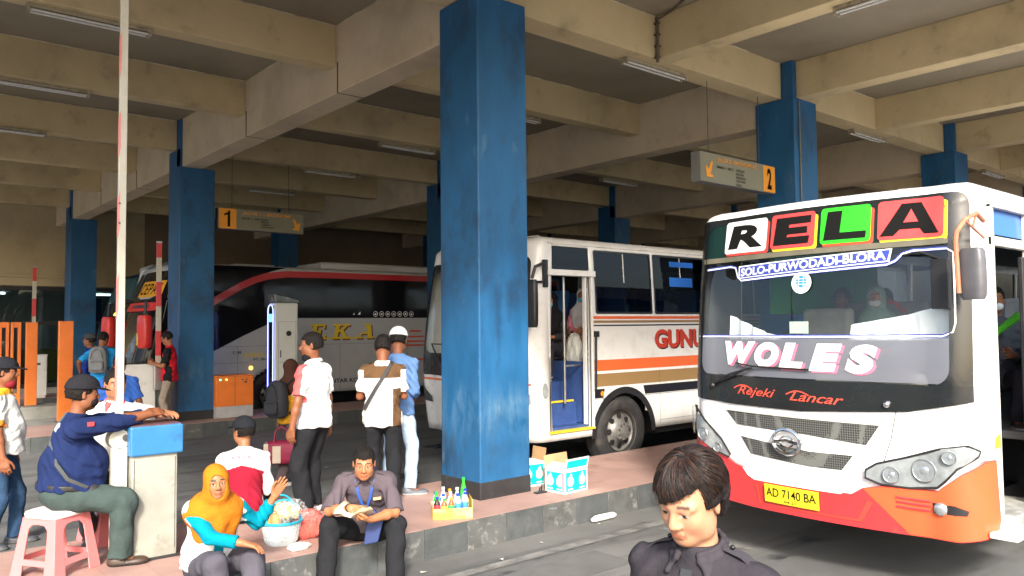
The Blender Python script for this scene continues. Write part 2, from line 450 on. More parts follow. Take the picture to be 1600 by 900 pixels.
for i in range(-1, 7):
    x = X0+SX*i + (.012 if i > -1 else 0)
    b = MB().box(x+.03, x+.03+MBW, Y0+CW*.5, YR1, ZB, ZT-.001)
    mbm = build('main_beam', b, M_beam2, hall, bevel=.012, world=HW)
    build('paint_line', MB().box(x+.027, x+.031, Y0+CW, 30, ZT-.016, ZT-.002), M_efflo, mbm, world=HW)
    b = MB().box(x+.10, x+.40, YR0+.002, Y0+.204, ZS-.01, ZT-.001)
    build('front_beam', b, M_beam, hall, bevel=.012, world=HW)
    b = MB().box(x+.06+SX/2, x+.34+SX/2, YR0+.002, Y0+.204, ZS-.012, ZT-.001)
    build('front_beam', b, M_beam, hall, bevel=.012, world=HW)
# beams along X: the deep one over the first platform, then three to a bay
for k in range(0, 10):
    y = Y0+PY/3*k
    for i in range(-1, 7):
        xa = X0+SX*i+MBW+.044 if i > -2 else XR0; xb = X0+SX*(i+1)+(.040 if k % 3 else .002)
        if i == -1: xa = X0-SX+MBW
        zb = ZS; yo = .02 if k % 3 else .205
        wdt = .36 if k == 0 else .26
        cbm = build('cross_beam', MB().box(xa, xb, y+yo, y+yo+wdt, zb, ZT-.002), M_beam, hall, bevel=.01, world=HW)
        build('paint_line', MB().box(xa+.01, xb-.01, y+yo-.003, y+yo+.001, ZT-.016, ZT-.003), M_efflo, cbm, world=HW)
# seam where the beams of one pour meet, dark and stained
M_seam = mat('seam', (.06, .05, .035), .9, var=.3)
sm = MB()
for k in (1, 2, 4, 5):
    y = Y0+PY/3*k
    sm.box(X0+.034, X0+.043, y-.035, y-.02, ZB-.002, ZS+.05)
    sm.box(X0+.034, X0+MBW+.044, y-.035, y-.02, ZB-.003, ZB+.004)
build('beam_seam', sm, M_seam, hall, world=HW)
for i in range(0, 6):
    for j in range(0, 4):
        x, y = X0+SX*i, Y0+PY*j
        if i == 0 and j == 3 or (j == 3 and i > 3) : continue
        c = MB().box(x, x+CW, y, y+CW, .3, ZS-.002 if j == 0 else ZB)
        if j: c.box(x, x+.028, y, y+CW, ZB, ZS-.002)
        c.box(x-.0, x+.10, y-.0, y+.204, ZS-.003 if j == 0 else ZB, ZT-.003)      # the corner nib that runs up between the beams
        col = build('column', c, M_blue, hall, bevel=.015, world=HW)
        build('base_band', MB().box(x-.006, x+CW+.006, y-.006, y+CW+.006, .1, .44), M_black, col, bevel=.012, world=HW)
# back of the hall
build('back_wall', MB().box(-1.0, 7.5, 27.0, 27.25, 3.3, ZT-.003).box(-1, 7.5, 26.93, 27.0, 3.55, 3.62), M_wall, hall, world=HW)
build('back_wall', MB().box(7.5, 48, 27.0, 27.25, 3.3, ZT-.003), mat('shaded_brown_wall', (.17, .13, .085), .85, var=.2, scale=.8), hall, world=HW)  # the tan wall continues here; its deep shade is put into the colour
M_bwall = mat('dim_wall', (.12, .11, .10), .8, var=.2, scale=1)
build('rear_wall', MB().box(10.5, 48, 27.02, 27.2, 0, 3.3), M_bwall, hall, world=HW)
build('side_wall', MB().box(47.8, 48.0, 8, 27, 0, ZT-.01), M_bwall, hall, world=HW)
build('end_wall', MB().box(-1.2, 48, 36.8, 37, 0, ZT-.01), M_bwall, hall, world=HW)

# waiting room behind the glass at the left
M_glassd = glass_mat('shopfront_glass', (.35, .40, .42), 1.5)
office = thing('waiting_room', 'glass fronted waiting room with dark frames below the tan wall', 'building', (3.4, 27, 0))
OW = (3.4, 27, 0)
M_off = mat('office_wall', (.55, .55, .50), .7, var=.2, scale=1.5)
build('floor', MB().box(-.8, 10.2, 27.0, 33, .02, .3), M_conc, office, world=OW)
build('inner_wall', MB().box(-.8, 10.2, 32.5, 32.7, .3, 3.28), M_off, office, world=OW)
build('ceiling', MB().box(-.8, 10.2, 27.1, 32.5, 3.2, 3.29), M_off, office, world=OW)
for k in range(9):
    x = -.6+1.25*k
    fr = MB().box(x, x+.08, 26.98, 27.08, .3, 3.28)
    if k < 8: fr.box(x+.08, x+1.25, 26.99, 27.07, .3, .42).box(x+.08, x+1.25, 26.99, 27.07, 3.17, 3.28).box(x+.08, x+1.25, 26.99, 27.07, 2.15, 2.25)
    wn = build('window_frame', fr, M_blackp, office, world=OW)
    if k < 8: build('pane', MB().box(x+.08, x+1.25, 27.02, 27.03, .42, 3.17), M_glassd, wn, world=OW)
for x in (3.4, 6.4): build('lit_ceiling_tube', MB().box(x-.6, x+.6, 29.0, 29.1, 3.12, 3.18), mat('lit_tube', (.9, .9, .9), .5, emit=(.95, 1, .95), estr=6), office, world=OW)
build('counter', MB().box(4.2, 7.2, 30.2, 30.8, .3, 1.35), mat('counter_yellow', (.55, .42, .10), .5), office, bevel=.02, world=OW)
build('poster', MB().box(4.6, 5.4, 30.18, 30.199, 1.4, 2.3), mat('poster_paper', (.62, .66, .62), .6, var=.3, scale=9), office, world=OW)
build('blue_panel', MB().box(3.5, 3.9, 29.5, 29.55, .4, 2.9).box(6.6, 7.3, 31.5, 31.55, 2.2, 3.1), mat('panel_blue', (.03, .10, .32), .5), office, world=OW)

# opposite side of the yard, behind the camera: a pale low building and a tree belt seen only in reflections
opp = thing('yard_building', 'long pale two storey building across the yard', 'building', (-30, 5, 0))
M_opp = mat('pale_render', (.62, .60, .54), .8, var=.1, scale=.6)
ob = MB().box(-34, -28, -12, 42, 0, 5.2)
build('wall', ob, M_opp, opp, world=(-30, 5, 0))
build('roof', MB().box(-34.5, -27.2, -12.6, 42.6, 5.2, 5.5), mat('roof_sheet', (.30, .16, .12), .6), opp, world=(-30, 5, 0))
wb = MB()
for k in range(13):
    wb.box(-28.0, -27.96, -10+4*k, -8+4*k, 1, 2.4)
    wb.box(-28.0, -27.96, -10+4*k, -8+4*k, 3.3, 4.6)
build('window_band', wb, M_blackg, opp, world=(-30, 5, 0))

# ------------------------------------------------------------------ fluorescent fittings
M_fix = mat('lamp_housing', (.32, .28, .19), .6, var=.2, scale=10, dirt=(.10, .08, .05, .7), dscale=12)
M_tubeL = mat('fluorescent_tube', (.58, .58, .56), .25, var=.03)
def lamp_fitting(loc, label, rotz=0., first=[None]):
    if first[0]:
        return dup(first[0], loc, rotz, label)
    t = thing('ceiling_light', label, 'light', loc, rotz, 'twin tube lights under the ceiling beams')
    h = MB().box(-.62, .62, -.055, .055, -.045, 0).box(-.62, .62, -.025, .025, -.065, -.045)
    build('housing', h, M_fix, t, bevel=.005)
    for s in (-1, 1):
        build('tube', MB().cyl((-.585, s*.042, -.068), (.585, s*.042, -.068), .014, n=10), M_tubeL, t, smooth=True)
        e = MB().box(-.62, -.59, s*.042-.018, s*.042+.018, -.09, -.03).box(.59, .62, s*.042-.018, s*.042+.018, -.09, -.03)
        build('tube_holder', e, M_fix, t)
    first[0] = t
    return t
lamps = [
 (2.08, 9.57, 'twin tube light nearest the camera at the top left, crossed by the white pole'),
 (2.12, 12.66, 'second twin tube light down the left row, under the cream beam'),
 (2.12, 15.75, 'third twin tube light down the left row, half cut by the frame edge'),
 (8.3, 12.80, 'twin tube light just left of the big blue column, nearest of three behind it'),
 (8.3, 15.95, 'middle twin tube light left of the big column, in shade'),
 (8.3, 19.05, 'farthest and dimmest twin tube light left of the big column above sign 1'),
 (8.3, 6.62, 'large twin tube light under the beam right of the big blue column'),
 (8.3, 9.75, 'short glimpse of a twin tube light touching the right edge of the big column'),
 (14.4, 6.65, 'twin tube light right of the number 2 column under the front beam'),
 (14.3, 12.80, 'dark twin tube light above the white striped bus'),
 (20.5, 6.62, 'far twin tube light at the right edge above the letter bus'),
]
for x, y, lb in lamps: lamp_fitting((x, y+.02 if y > 7 else y+.15, ZS-.001), lb)
lamp_fitting((8.27, 3.6, ZS-.013), 'twin tube light cut by the top edge right of the big column', PI/2)
# conduit and stained drain pipe
pc = tag(build('conduit_pipe', MB().tube([(11.19, Y0-.015, 5.4), (11.19, Y0-.015, 2.9)], .012, 8), mat('conduit_dirty', (.16, .14, .11), .7, var=.3), smooth=True), 'thin conduit running down the number 2 column', 'pipe')
dp = MB().tube([(8.05, Y0+.17, 5.99), (8.05, Y0+.17, 5.40)], .018, 8).tube([(8.05, Y0+.17, 5.96), (8.04, Y0-.1, 6.0), (7.5, 5.2, 6.0)], .013, 6)
for k in range(4): dp.box(8.02, 8.08, Y0+.14, Y0+.21, 5.45+.15*k, 5.47+.15*k)
tag(build('drain_pipe', dp, mat('stained_pipe', (.12, .09, .06), .8, var=.4), smooth=True), 'stained short pipe down the beam beside a twin tube light', 'pipe')

# ------------------------------------------------------------------ hanging lane signs
M_sgrey = mat('sign_grey', (.19, .185, .13), .5, var=.08, scale=6)
M_samber = mat('sign_amber', (.75, .30, .02), .5, var=.05)
M_sframe = mat('sign_frame', (.20, .20, .19), .45, metal=.2, var=.1)
M_ink = mat('sign_ink', (.008, .008, .008), .8, var=0, spec=.1)
def lane_sign(loc, num, head, lines, label, flip, W=1.84, H=.42):
    t = thing('lane_sign', label, 'sign', loc)
    build('box_frame', MB().box(0, W, 0, .16, 0, H), M_sframe, t, bevel=.006)
    fn = lambda u, z, o: (u, -o, z)
    a0, a1 = (0.012, .36) if not flip else (W-.33, W-.012)
    mapped('face_panel', poly_flat([(.01, .01), (W-.01, .01), (W-.01, H-.01), (.01, H-.01)]), fn, M_sgrey, t, off=.004, step=5)
    mapped('number_panel', poly_flat([(a0, .012), (a1, .012), (a1, H-.012), (a0, H-.012)]), fn, M_samber, t, off=.008, step=5)
    one = poly_flat([(a0+.17, .05), (a0+.22, .05), (a0+.22, H-.05), (a0+.185, H-.05), (a0+.175, H-.085), (a0+.10, H-.12), (a0+.10, H-.155), (a0+.17, H-.135)])
    mapped('number', one if num == '1' else text_fit(num, a0+.10, a1-.10 if num != '1' else a1-.12, .05, H-.05, bold=.035), fn, M_ink, t, off=.012, step=5)
    b0, b1 = (.48, 1.5) if not flip else (.38, 1.38)
    mapped('heading', text_fit(head, b0, b1, H-.125, H-.045, bold=.01), fn, M_samber, t, off=.012, step=5)
    z = H-.165
    for i, (xa, s) in enumerate(lines):
        wd = .042*len(s)*.62
        mapped('destination_text', text_fit(s, b0+xa, b0+xa+wd, z-.035, z, bold=.012), fn, M_ink, t, off=.012, step=5)
        if i >= 1: z -= .052
    # arrow
    cx, cz = (1.64, .16) if not flip else (.19, .16)
    d = 1 if not flip else -1
    ar = MB()
    arrow = [(-.09*d, .13), (-.045*d, .145), (.02*d, .02), (.05*d, .07), (.085*d, .06), (.06*d, -.09), (-.085*d, -.085), (-.08*d, -.05), (-.03*d, -.045)]
    mapped('arrow', poly_flat([(cx+x, cz+z_) for x, z_ in arrow]), fn, M_samber, t, off=.012, step=5)
    for x in (.3, W-.3): build('hanger', MB().cyl((x, .08, H), (x, .08, H+1.05), .005, n=6), M_dsteel, t)
    return t
s1 = lane_sign((5.70, 15.62, 3.97), '1', 'JALUR 1 - EKONOMI', [(.0, 'BARIS 1 - BIS 3'), (.40, 'NGAWI'), (.40, 'MADIUN'), (.40, 'SURABAYA'), (.40, 'BOJONEGORO')],
               'grey and amber hanging sign reading 1, with arrow pointing down right', False, W=1.80)
s2 = lane_sign((9.06, 6.62, 3.98), '2', 'JALUR 2 - EKONOMI AC', [(.0, 'BARIS 1 - BIS 2'), (.46, 'WONOGIRI'), (.46, 'PACITAN'), (.46, 'PURWODADI'), (.46, 'SUKOHARJO'), (.46, 'BLORA')],
               'grey and amber hanging sign reading 2, beside the second blue column', True, W=1.88)
# damp and oily patches on the asphalt
M_wet = mat('damp_asphalt', (.022, .023, .025), .22, var=.3, scale=14, bump=.2, bscale=90)
def blotch(cx, cy, rx, ry, seed):
    rr = random.Random(seed); ph = [rr.uniform(0, 6.3) for _ in range(5)]; n = 40; vs = [(cx, cy, .005)]
    for k in range(n):
        a = 2*PI*k/n; f = 1+.28*math.sin(2*a+ph[0])+.20*math.sin(3*a+ph[1])+.14*math.sin(5*a+ph[2])+.10*math.sin(9*a+ph[3])
        vs.append((cx+rx*f*math.cos(a), cy+ry*f*math.sin(a), .005))
    tag(build('damp_patch', MB().add(vs, [(0, 1+k, 1+(k+1) % n) for k in range(n)]), M_wet), kind='structure')
for i, (x, y, rx, ry) in enumerate(((4.9, 3.25, .16, .07), (4.55, 2.3, .22, .09), (4.7, 1.75, .30, .10), (4.25, 2.7, .10, .05), (3.6, 2.2, .14, .06), (4.4, 3.9, .20, .06), (5.25, 4.3, .22, .07), (3.9, 3.4, .12, .04), (5.6, 9.2, .4, .2), (8.0, 11.0, .5, .2))): blotch(x, y, rx, ry, i)
M_scrap = mat('litter_scrap', (.42, .42, .38), .7, var=.2)
for i, (x, y) in enumerate(((4.4, 5.35), (5.0, 5.5), (6.8, 5.0), (3.7, 5.5), (5.4, 10.5), (4.8, 12.2), (3.4, 13.4), (5.9, 5.62))):
    rr = random.Random(i+50); s_ = rr.uniform(.015, .04); a = rr.uniform(0, 3)
    M = Matrix.Translation((x, y, .008)) @ Matrix.Rotation(a, 4, 'Z')
    tag(build('litter_scrap', MB().add([M @ Vector(p) for p in ((-s_, -s_*.5, 0), (s_, -s_*.6, .006), (s_*.8, s_*.5, 0), (-s_*.7, s_*.6, .008))], [(0, 1, 2, 3)]), M_scrap, solid=.001), 'small pale scrap of litter lying on the asphalt lane', 'litter', 'scraps of litter on the asphalt')
# ------------------------------------------------------------------ bus bodies
class Shell:
    """bus skin: fn(u, z, offset). u runs left to right as seen from outside: front (u<0), near corner (u=0), near side (u>0)."""
    def __init__(s, xf, yn, W, Lg, z0, zt, rc=.22, bow=.16, rake=.16, zk=1.45, tumble=.05, rr=.17, belly=.04):
        s.xf, s.yn, s.W, s.L, s.z0, s.zt = xf, yn, W, Lg, z0, zt
        s.rake, s.zk, s.tumble, s.rr, s.belly = rake, zk, tumble, rr, belly
        pts = []
        yf = yn+W
        pts.append((xf+Lg, yf))
        for i in range(0, 40): pts.append((xf+Lg-(Lg-rc-bow*.5)*i/40, yf)) if i else None
        def fx(y):                    # bowed front
            t = (y-(yn+W/2))/(W/2)
            return xf + bow*t*t
        n = 10
        xc, yc = fx(yf-rc)+rc*.9, yf-rc
        for i in range(n+1):
            a = PI/2 + PI/2*i/n*.90
            pts.append((xc+rc*math.cos(a), yc+rc*math.sin(a)))
        m = 24
        for i in range(1, m): pts.append((fx(yf-rc-(W-2*rc)*i/m), yf-rc-(W-2*rc)*i/m))
        mid = len(pts)+n//2
        yc = yn+rc
        for i in range(n+1):
            a = PI*1.05 + PI*.45*i/n
            pts.append((xc+rc*math.cos(a), yc+rc*math.sin(a)))
        for i in range(1, 60): pts.append((xc+(xf+Lg-xc)*i/59, yn))
        P = np.array(pts); d = np.r_[0, np.cumsum(np.hypot(*np.diff(P, axis=0).T))]
        s.P, s.U = P, d-d[mid]
        T = np.gradient(P, axis=0); T /= np.linalg.norm(T, axis=1)[:, None]+1e-9
        s.Nx, s.Ny = T[:, 1].copy(), -T[:, 0].copy()    # outward
        if s.Nx[mid+n] + s.Ny[mid+n] > 0: s.Nx, s.Ny = -s.Nx, -s.Ny
    def fn(s, u, z, o=0.):
        x = float(np.interp(u, s.U, s.P[:, 0])); y = float(np.interp(u, s.U, s.P[:, 1]))
        nx = float(np.interp(u, s.U, s.Nx)); ny = float(np.interp(u, s.U, s.Ny))
        l = math.hypot(nx, ny); nx /= l; ny /= l
        wf = max(0., 1-(x-s.xf)/.9); wf = wf*wf*(3-2*wf)
        zz = min(z, s.zt)
        if zz > s.zk: t = (zz-s.zk)/(s.zt-s.zk); x += s.rake*wf*t**1.3
        else: t = (s.zk-zz)/(s.zk-s.z0); x += s.belly*wf*t*t
        tt = max(0, (zz-1.6)/(s.zt-1.6)); y += s.tumble*tt*tt*(1 if y < s.yn+s.W/2 else -1)*min(1, abs(y-(s.yn+s.W/2))/(s.W/2))
        nz = 0.
        if z > s.zt:
            a = min((z-s.zt)/(s.rr*PI/2), 1)*PI/2
            ins = s.rr*(1-math.cos(a))
            x -= nx*ins*(1.6 if wf > .3 else 1); y -= ny*ins
            zz = s.zt + s.rr*math.sin(a)*.75
            nz = math.sin(a); nx *= math.cos(a); ny *= math.cos(a)
        return Vector((x+nx*o, y+ny*o, zz+nz*o))
    def uf(s, y):                       # u on the front for a given y
        mask = (s.P[:, 0] < s.xf+.6) & (s.U < s.U.max())
        idx = np.where(mask)[0]; idx = idx[s.U[idx] < .4]
        yy = s.P[idx, 1]; uu = s.U[idx]; o = np.argsort(yy)
        return float(np.interp(y, yy[o], uu[o]))
    def us(s, x):
        idx = np.where((s.P[:, 1] < s.yn+.02) & (s.U > .02))[0]
        return float(np.interp(x, s.P[idx, 0], s.U[idx]))
    def body(s, name, material, parent, holes, world, arches=(), du=.12, u0=None, u1=None):
        """holes: (u0, u1, z0, z1) left open; arches: (u, z, r) wheel cut-outs; the near side, front and far side in one skin"""
        us = set(np.round(s.U[::1], 4).tolist()); zs = set(np.round(np.arange(s.z0, s.zt+.001, .12), 4).tolist()) | {s.zt}
        for a in range(1, 6): zs.add(s.zt+s.rr*PI/2*a/5)
        for h in holes: us |= {h[0], h[1]}; zs |= {h[2], h[3]}
        for (c, z, r) in arches:
            for i in range(13): us.add(round(c+r*math.cos(PI*i/12), 4)); zs.add(round(z+r*math.sin(PI*i/12), 4))
        us = sorted(us); zs = sorted(z for z in zs if z >= s.z0-1e-6)
        def ded(a):
            o = [a[0]]
            for v in a[1:]:
                if v-o[-1] > .004: o.append(v)
            return o
        us, zs = ded(us), ded(zs)
        vs = []; fs = []
        for z in zs:
            for u in us: vs.append(s.fn(u, z, 0))
        nu = len(us)
        for j in range(len(zs)-1):
            for i in range(nu-1):
                cu, cz = (us[i]+us[i+1])/2, (zs[j]+zs[j+1])/2
                if any(h[0]-.003 < cu < h[1]+.003 and h[2]-.003 < cz < h[3]+.003 for h in holes): continue
                if any((cu-c)**2+(cz-z)**2 < r*r for c, z, r in arches): continue
                fs.append((j*nu+i, j*nu+i+1, (j+1)*nu+i+1, (j+1)*nu+i))
        # roof centre
        top = [(len(zs)-1)*nu+i for i in range(nu)]
        n0 = len(vs)
        cy = s.yn+s.W/2
        for i in top:
            v = vs[i]; vs.append(Vector((v.x, cy+(v.y-cy)*.45, v.z+.05)) if v.x > s.xf+.9 else Vector((max(v.x, s.xf+.9)*.5+v.x*.5, cy+(v.y-cy)*.45, v.z+.04)))
        for k in range(nu-1): fs.append((top[k], top[k+1], n0+k+1, n0+k))
        fs.append(tuple(n0+k for k in range(nu)))
        # tail
        mb = MB().add(vs, fs)
        return build(name, mb, material, parent, smooth=35, solid=.02, world=world)

def wheel(parent, c, r=.51, wdt=.26, name='wheel', side=-1, hubcol=None):
    """side -1: the outer face looks towards -y"""
    cx, cy, cz = c
    M = Matrix.Translation(Vector(c)) @ Matrix.Rotation(PI/2, 4, 'X')      # local z -> -y
    ty = MB().lathe([(r*.60, .0), (r*.66, .02), (r*.86, .035), (r*.97, .0), (r, -.04), (r, -wdt+.04), (r*.9, -wdt), (r*.55, -wdt), (r*.55, -.02), (r*.60, .0)], 40, M, caps=False)
    w_ = build(name, ty, M_rubber, parent, smooth=50)
    M_rim = hubcol or mat('rim_steel', (.20, .195, .18), .45, metal=.35, var=.25, scale=9, dirt=(.10, .08, .06, .8), dscale=5, dth=(.5, .7))
    rim = MB().lathe([(r*.60, .005), (r*.58, -.02), (r*.54, -.05), (r*.47, -.07), (r*.30, -.03), (r*.26, .03), (r*.14, .05), (0, .05)], 36, M, caps=False)
    ri = build('rim', rim, M_rim, w_, smooth=50)
    hs = MB(); ns = MB()
    for k in range(8):
        a = 2*PI*k/8
        p = M @ Vector((r*.41*math.cos(a), r*.41*math.sin(a), -.040)); q = M @ Vector((r*.405*math.cos(a), r*.405*math.sin(a), -.062))
        build('vent_hole', MB().cyl(q, p, .040, n=12), M_blackp, w_)
    for k in range(10):
        a = 2*PI*(k+.5)/10
        p = M @ Vector((r*.215*math.cos(a), r*.215*math.sin(a), .035)); q = M @ Vector((r*.215*math.cos(a), r*.215*math.sin(a), .065))
        ns.cyl(p, q, .013, n=6)
    build('wheel_nut', ns, M_steel, w_)
    return w_

def seat_rows(parent, x0, x1, yn, W, zf, col, pitch=.85):
    m = mat('bus_seat_'+str(int(col[0]*100))+str(int(col[2]*100)), col, .8, var=.2, scale=6)
    x = x0
    while x < x1:
        for y in (yn+.18, yn+W-1.10):
            mb = MB()
            for k in range(2):
                ya = y+k*.47
                mb.box(x, x+.42, ya, ya+.44, zf+.32, zf+.45)
                M = Matrix.Translation(Vector((x+.42, ya, zf+.4))) @ Matrix.Rotation(math.radians(10), 4, 'Y')
                mb.box(-.10, .02, 0, .44, 0, .72, M)
            mb.box(x+.05, x+.35, y+.1, y+.8, zf, zf+.32)
            build('passenger_seat', mb, m, parent, bevel=.03)
        x += pitch

def steering(parent, c, r=.23):
    M = Matrix.Translation(Vector(c)) @ Matrix.Rotation(math.radians(-62), 4, 'Y')
    pts = [M @ Vector((r*math.cos(2*PI*k/24), r*math.sin(2*PI*k/24), 0)) for k in range(24)]
    mb = MB().tube(pts, .016, 8, closed=True)
    for a in (0, 2.1, 4.2): mb.tube([M @ Vector((0, 0, -.03)), M @ Vector((r*math.cos(a), r*math.sin(a), 0))], .012, 6)
    mb.tube([M @ Vector((0, 0, -.02)), M @ Vector((0, 0, -.6))], .03, 8)
    return build('steering_wheel', mb, M_blackp, parent, smooth=True)

def mirror_on_arm(parent, path, c, size, material, armmat, rot=0., r=.016):
    arm = build('mirror_arm', MB().tube(path, r, 8), armmat, parent, smooth=True)
    sx, sy, sz = size
    M = Matrix.Translation(Vector(c)) @ Matrix.Rotation(rot, 4, 'Z')
    h = MB(); rings = []
    for t, k in ((-1, .80), (-.85, .95), (-.4, 1), (.4, 1), (.85, .95), (1, .78)):
        rings.append([M @ Vector((sx*k*math.copysign(abs(math.cos(a))**.6, math.cos(a)), sy*k*math.copysign(abs(math.sin(a))**.6, math.sin(a)), sz*t)) for a in [2*PI*i/20 for i in range(20)]])
    h.loft(rings)
    hh = build('mirror', h, material, parent, smooth=45)
    return hh

T = lambda *a: text_fit(*a)
# ================================================================== RELA
rela = thing('bus', 'white and orange bus nearest the camera with big coloured RELA letters over its windscreen', 'bus', (6.0, 3.37, 0))
RW = (6.0, 3.37, 0)
S = Shell(5.93, 2.14, 2.46, 10.4, .50, 2.93, rc=.26, bow=.20, rake=.14, zk=1.5, tumble=.03, rr=.15, belly=.03)
M_rwhite = mat('bus_white', (.78, .78, .77), .28, var=.03, scale=3, coat=.4, dirt=(.55, .50, .43, .35), dscale=4, dth=(.55, .75))
M_rorange = mat('bus_coral_red', (.60, .038, .042), .3, var=.08, scale=2, coat=.4, dirt=(.45, .12, .06, .5), dscale=5, dth=(.6, .75))
M_rred = mat('bus_red', (.62, .045, .035), .35, var=.1, scale=3, coat=.3, dirt=(.3, .05, .04, .5), dscale=5)
M_frit = mat('black_frit', (.012, .014, .015), .22, var=.1, scale=4)
M_glass = glass_mat('windscreen_glass', (.88, .92, .92), 1.55)
M_glassS = glass_mat('side_glass', (.14, .17, .20), 1.36)
M_glassB = mat('blue_film_and_reflection', (.02, .13, .50), .15, var=.15, scale=2, spec=.6)
u = S.uf; v = S.us
WX0, WX1 = u(4.50), u(2.26)
holes = [(WX0, WX1, 1.52, 2.60), (v(6.42), v(7.18), .0, 2.56), (v(6.36), v(7.16), 2.63, 2.87)]
xx = 7.32
side = []
for k in range(6):
    side.append((v(xx), v(xx+1.35), 1.95, 2.85)); xx += 1.42
holes += side
farw = []
uF = lambda x: float(np.interp(-x, -S.P[:40, 0], S.U[:40]))
for k in range(7): a, b = sorted((uF(6.9+1.3*k), uF(8.1+1.3*k))); holes.append((a, b, 1.7, 2.75)); farw.append((a, b))
body = S.body('body', M_rwhite, rela, holes, RW, arches=[(v(8.55), .42, .60), (v(14.0), .42, .60)])
SF = S.fn
rs = lambda u_, z_, o_: SF(u_, z_, o_) - Vector(RW)
def RM(name, flat, material, parent, off=.003, depth=0., **k): return mapped(name, flat, rs, material, parent, off, depth, **k)
F2 = lambda pts: [(u(y), z) for y, z in pts]
# windscreen, frit, lines
ws = RM('windscreen', poly_flat([(WX0, 1.52), (WX1, 1.52), (WX1, 2.60), (WX0, 2.60)]), M_glass, rela, off=-.004, step=.1)
def frame_flat(outer, inner):
    n = len(outer); vs = list(outer)+list(inner); fs = []
    for k in range(n): fs.append((k, (k+1) % n, n+(k+1) % n, n+k))
    return vs, fs
def rr8(x0, x1, z0, z1, r): return rrect(x0, x1, z0, z1, r, 5)
RM('windscreen_seal', frame_flat(rr8(u(4.56), u(2.20), 1.42, 2.96, .10), rr8(u(4.44), u(2.32), 1.55, 2.90, .12)), M_frit, rela, off=.010, step=.06)
RM('cowl', poly_flat(F2([(4.57, 1.34), (4.57, 1.55), (2.2, 1.55), (2.2, 1.44), (2.6, 1.35), (3.4, 1.30), (4.1, 1.31)])), M_frit, rela, off=.012, step=.06)
hdr = RM('header_panel', poly_flat([(u(4.50), 2.60), (u(2.26), 2.60), (u(2.26), 2.93), (u(4.50), 2.93)]), mat('header_green_black', (.006, .022, .020), .3, var=.1, spec=.2), rela, off=.007)
RM('header_strip', poly_flat([(u(4.48), 2.555), (u(2.28), 2.575), (u(2.28), 2.62), (u(4.48), 2.60)]), mat('dull_strip', (.13, .12, .085), .4, var=.2), rela, off=.012)
pc_ = {'R': ((.80, .80, .80), (.66, .05, .04)), 'E': ((.66, .06, .06), (.80, .55, .02)), 'L': ((.03, .60, .02), (.66, .07, .03)), 'A': ((.66, .06, .06), (.80, .62, .02))}
spans = {'R': (4.235, 3.765), 'E': (3.72, 3.31), 'L': (3.26, 2.86), 'A': (2.81, 2.345)}
edge = .022
for ch in 'RELA':
    a, b = spans[ch]; main, sh = pc_[ch]
    m1 = mat('letter_panel_'+ch, main, .35, var=.03); m2 = mat('letter_shadow_'+ch, sh, .35, var=.03)
    ua, ub = u(a), u(b)
    z0 = 2.63 + {'R': .0, 'E': .0, 'L': .005, 'A': .0}[ch]; z1 = 2.92 + {'R': -.005, 'E': .0, 'L': .005, 'A': .01}[ch]
    RM('letter_shadow', poly_flat(rrect(ua+edge*.8, ub+edge, z0-.02, z1-.03, .02, slant=.03)), m2, hdr, off=.011)
    pn = RM('letter_panel', poly_flat(rrect(ua, ub, z0, z1, .03, slant=.03)), m1, hdr, off=.0145)
    H = z1-z0
    if ch == 'R':
        q = text_fit('R', ua+.045, ub-.035, z0+.04, z1-.04, bold=.045, shear=.12)
    elif ch == 'E':
        x0_, x1_ = ua+.03, ub-.03; t = .062
        vs = [(x0_, z0+.03), (x1_-.02, z0+.03), (x1_-.01, z0+.03+t), (x0_+.13, z0+.03+t), (x0_+.14, z0+.115), (x1_-.03, z0+.115), (x1_-.03, z0+.115+t*.9), (x0_+.15, z0+.115+t*.9),
              (x0_+.155, z1-.03-t), (x1_, z1-.03-t), (x1_+.005, z1-.03), (x0_+.03, z1-.03)]
        q = poly_flat(vs)
    elif ch == 'L':
        x0_, x1_ = ua+.03, ub-.035
        q = poly_flat([(x0_, z0+.03), (x1_, z0+.03), (x1_+.005, z0+.085), (x0_+.135, z0+.085), (x0_+.155, z1-.03), (x0_+.035, z1-.03)])
    else:
        x0_, x1_ = ua+.02, ub-.02; c_ = (x0_+x1_)/2
        vs = [(x0_, z0+.03), (x0_+.10, z0+.03), (x0_+.145, z0+.075), (x1_-.145, z0+.075), (x1_-.115, z0+.03), (x1_-.01, z0+.03), (c_+.085, z1-.03), (c_-.055, z1-.03),
              ]
        q = poly_flat(vs)
    RM('letter', q, M_ink, hdr, off=.018)
    if ch == 'A': RM('letter_counter', poly_flat([(c_-.045, z0+.125), (c_+.06, z0+.125), (c_+.012, z1-.075)]), m1, hdr, off=.0215)
M_lblue = mat('line_blue', (.03, .05, .30), .4, var=.03); M_lwhite = mat('line_white', (.78, .80, .82), .35, var=.03)
def band(pts, w, material, name, off):
    """a painted line following pts (u, z)"""
    vs = []; fs = []; n = len(pts)
    for i, p in enumerate(pts):
        a = pts[max(i-1, 0)]; b = pts[min(i+1, n-1)]
        d = Vector((b[0]-a[0], b[1]-a[1])); d = d.normalized(); q = Vector((-d.y, d.x))*w/2
        vs += [(p[0]+q.x, p[1]+q.y), (p[0]-q.x, p[1]-q.y)]
    for i in range(n-1): fs.append((2*i, 2*i+2, 2*i+3, 2*i+1))
    return RM(name, (vs, fs), material, rela, off=off, step=.1)
ctop = F2([(4.42, 2.50), (4.15, 2.515), (4.09, 2.50), (4.06, 2.42), (4.02, 2.385), (2.74, 2.445), (2.68, 2.47), (2.63, 2.52), (2.56, 2.54), (2.33, 2.54), (2.29, 2.51), (2.285, 2.0), (2.30, 1.935), (2.36, 1.905), (3.3, 1.90), (4.5, 1.895)])
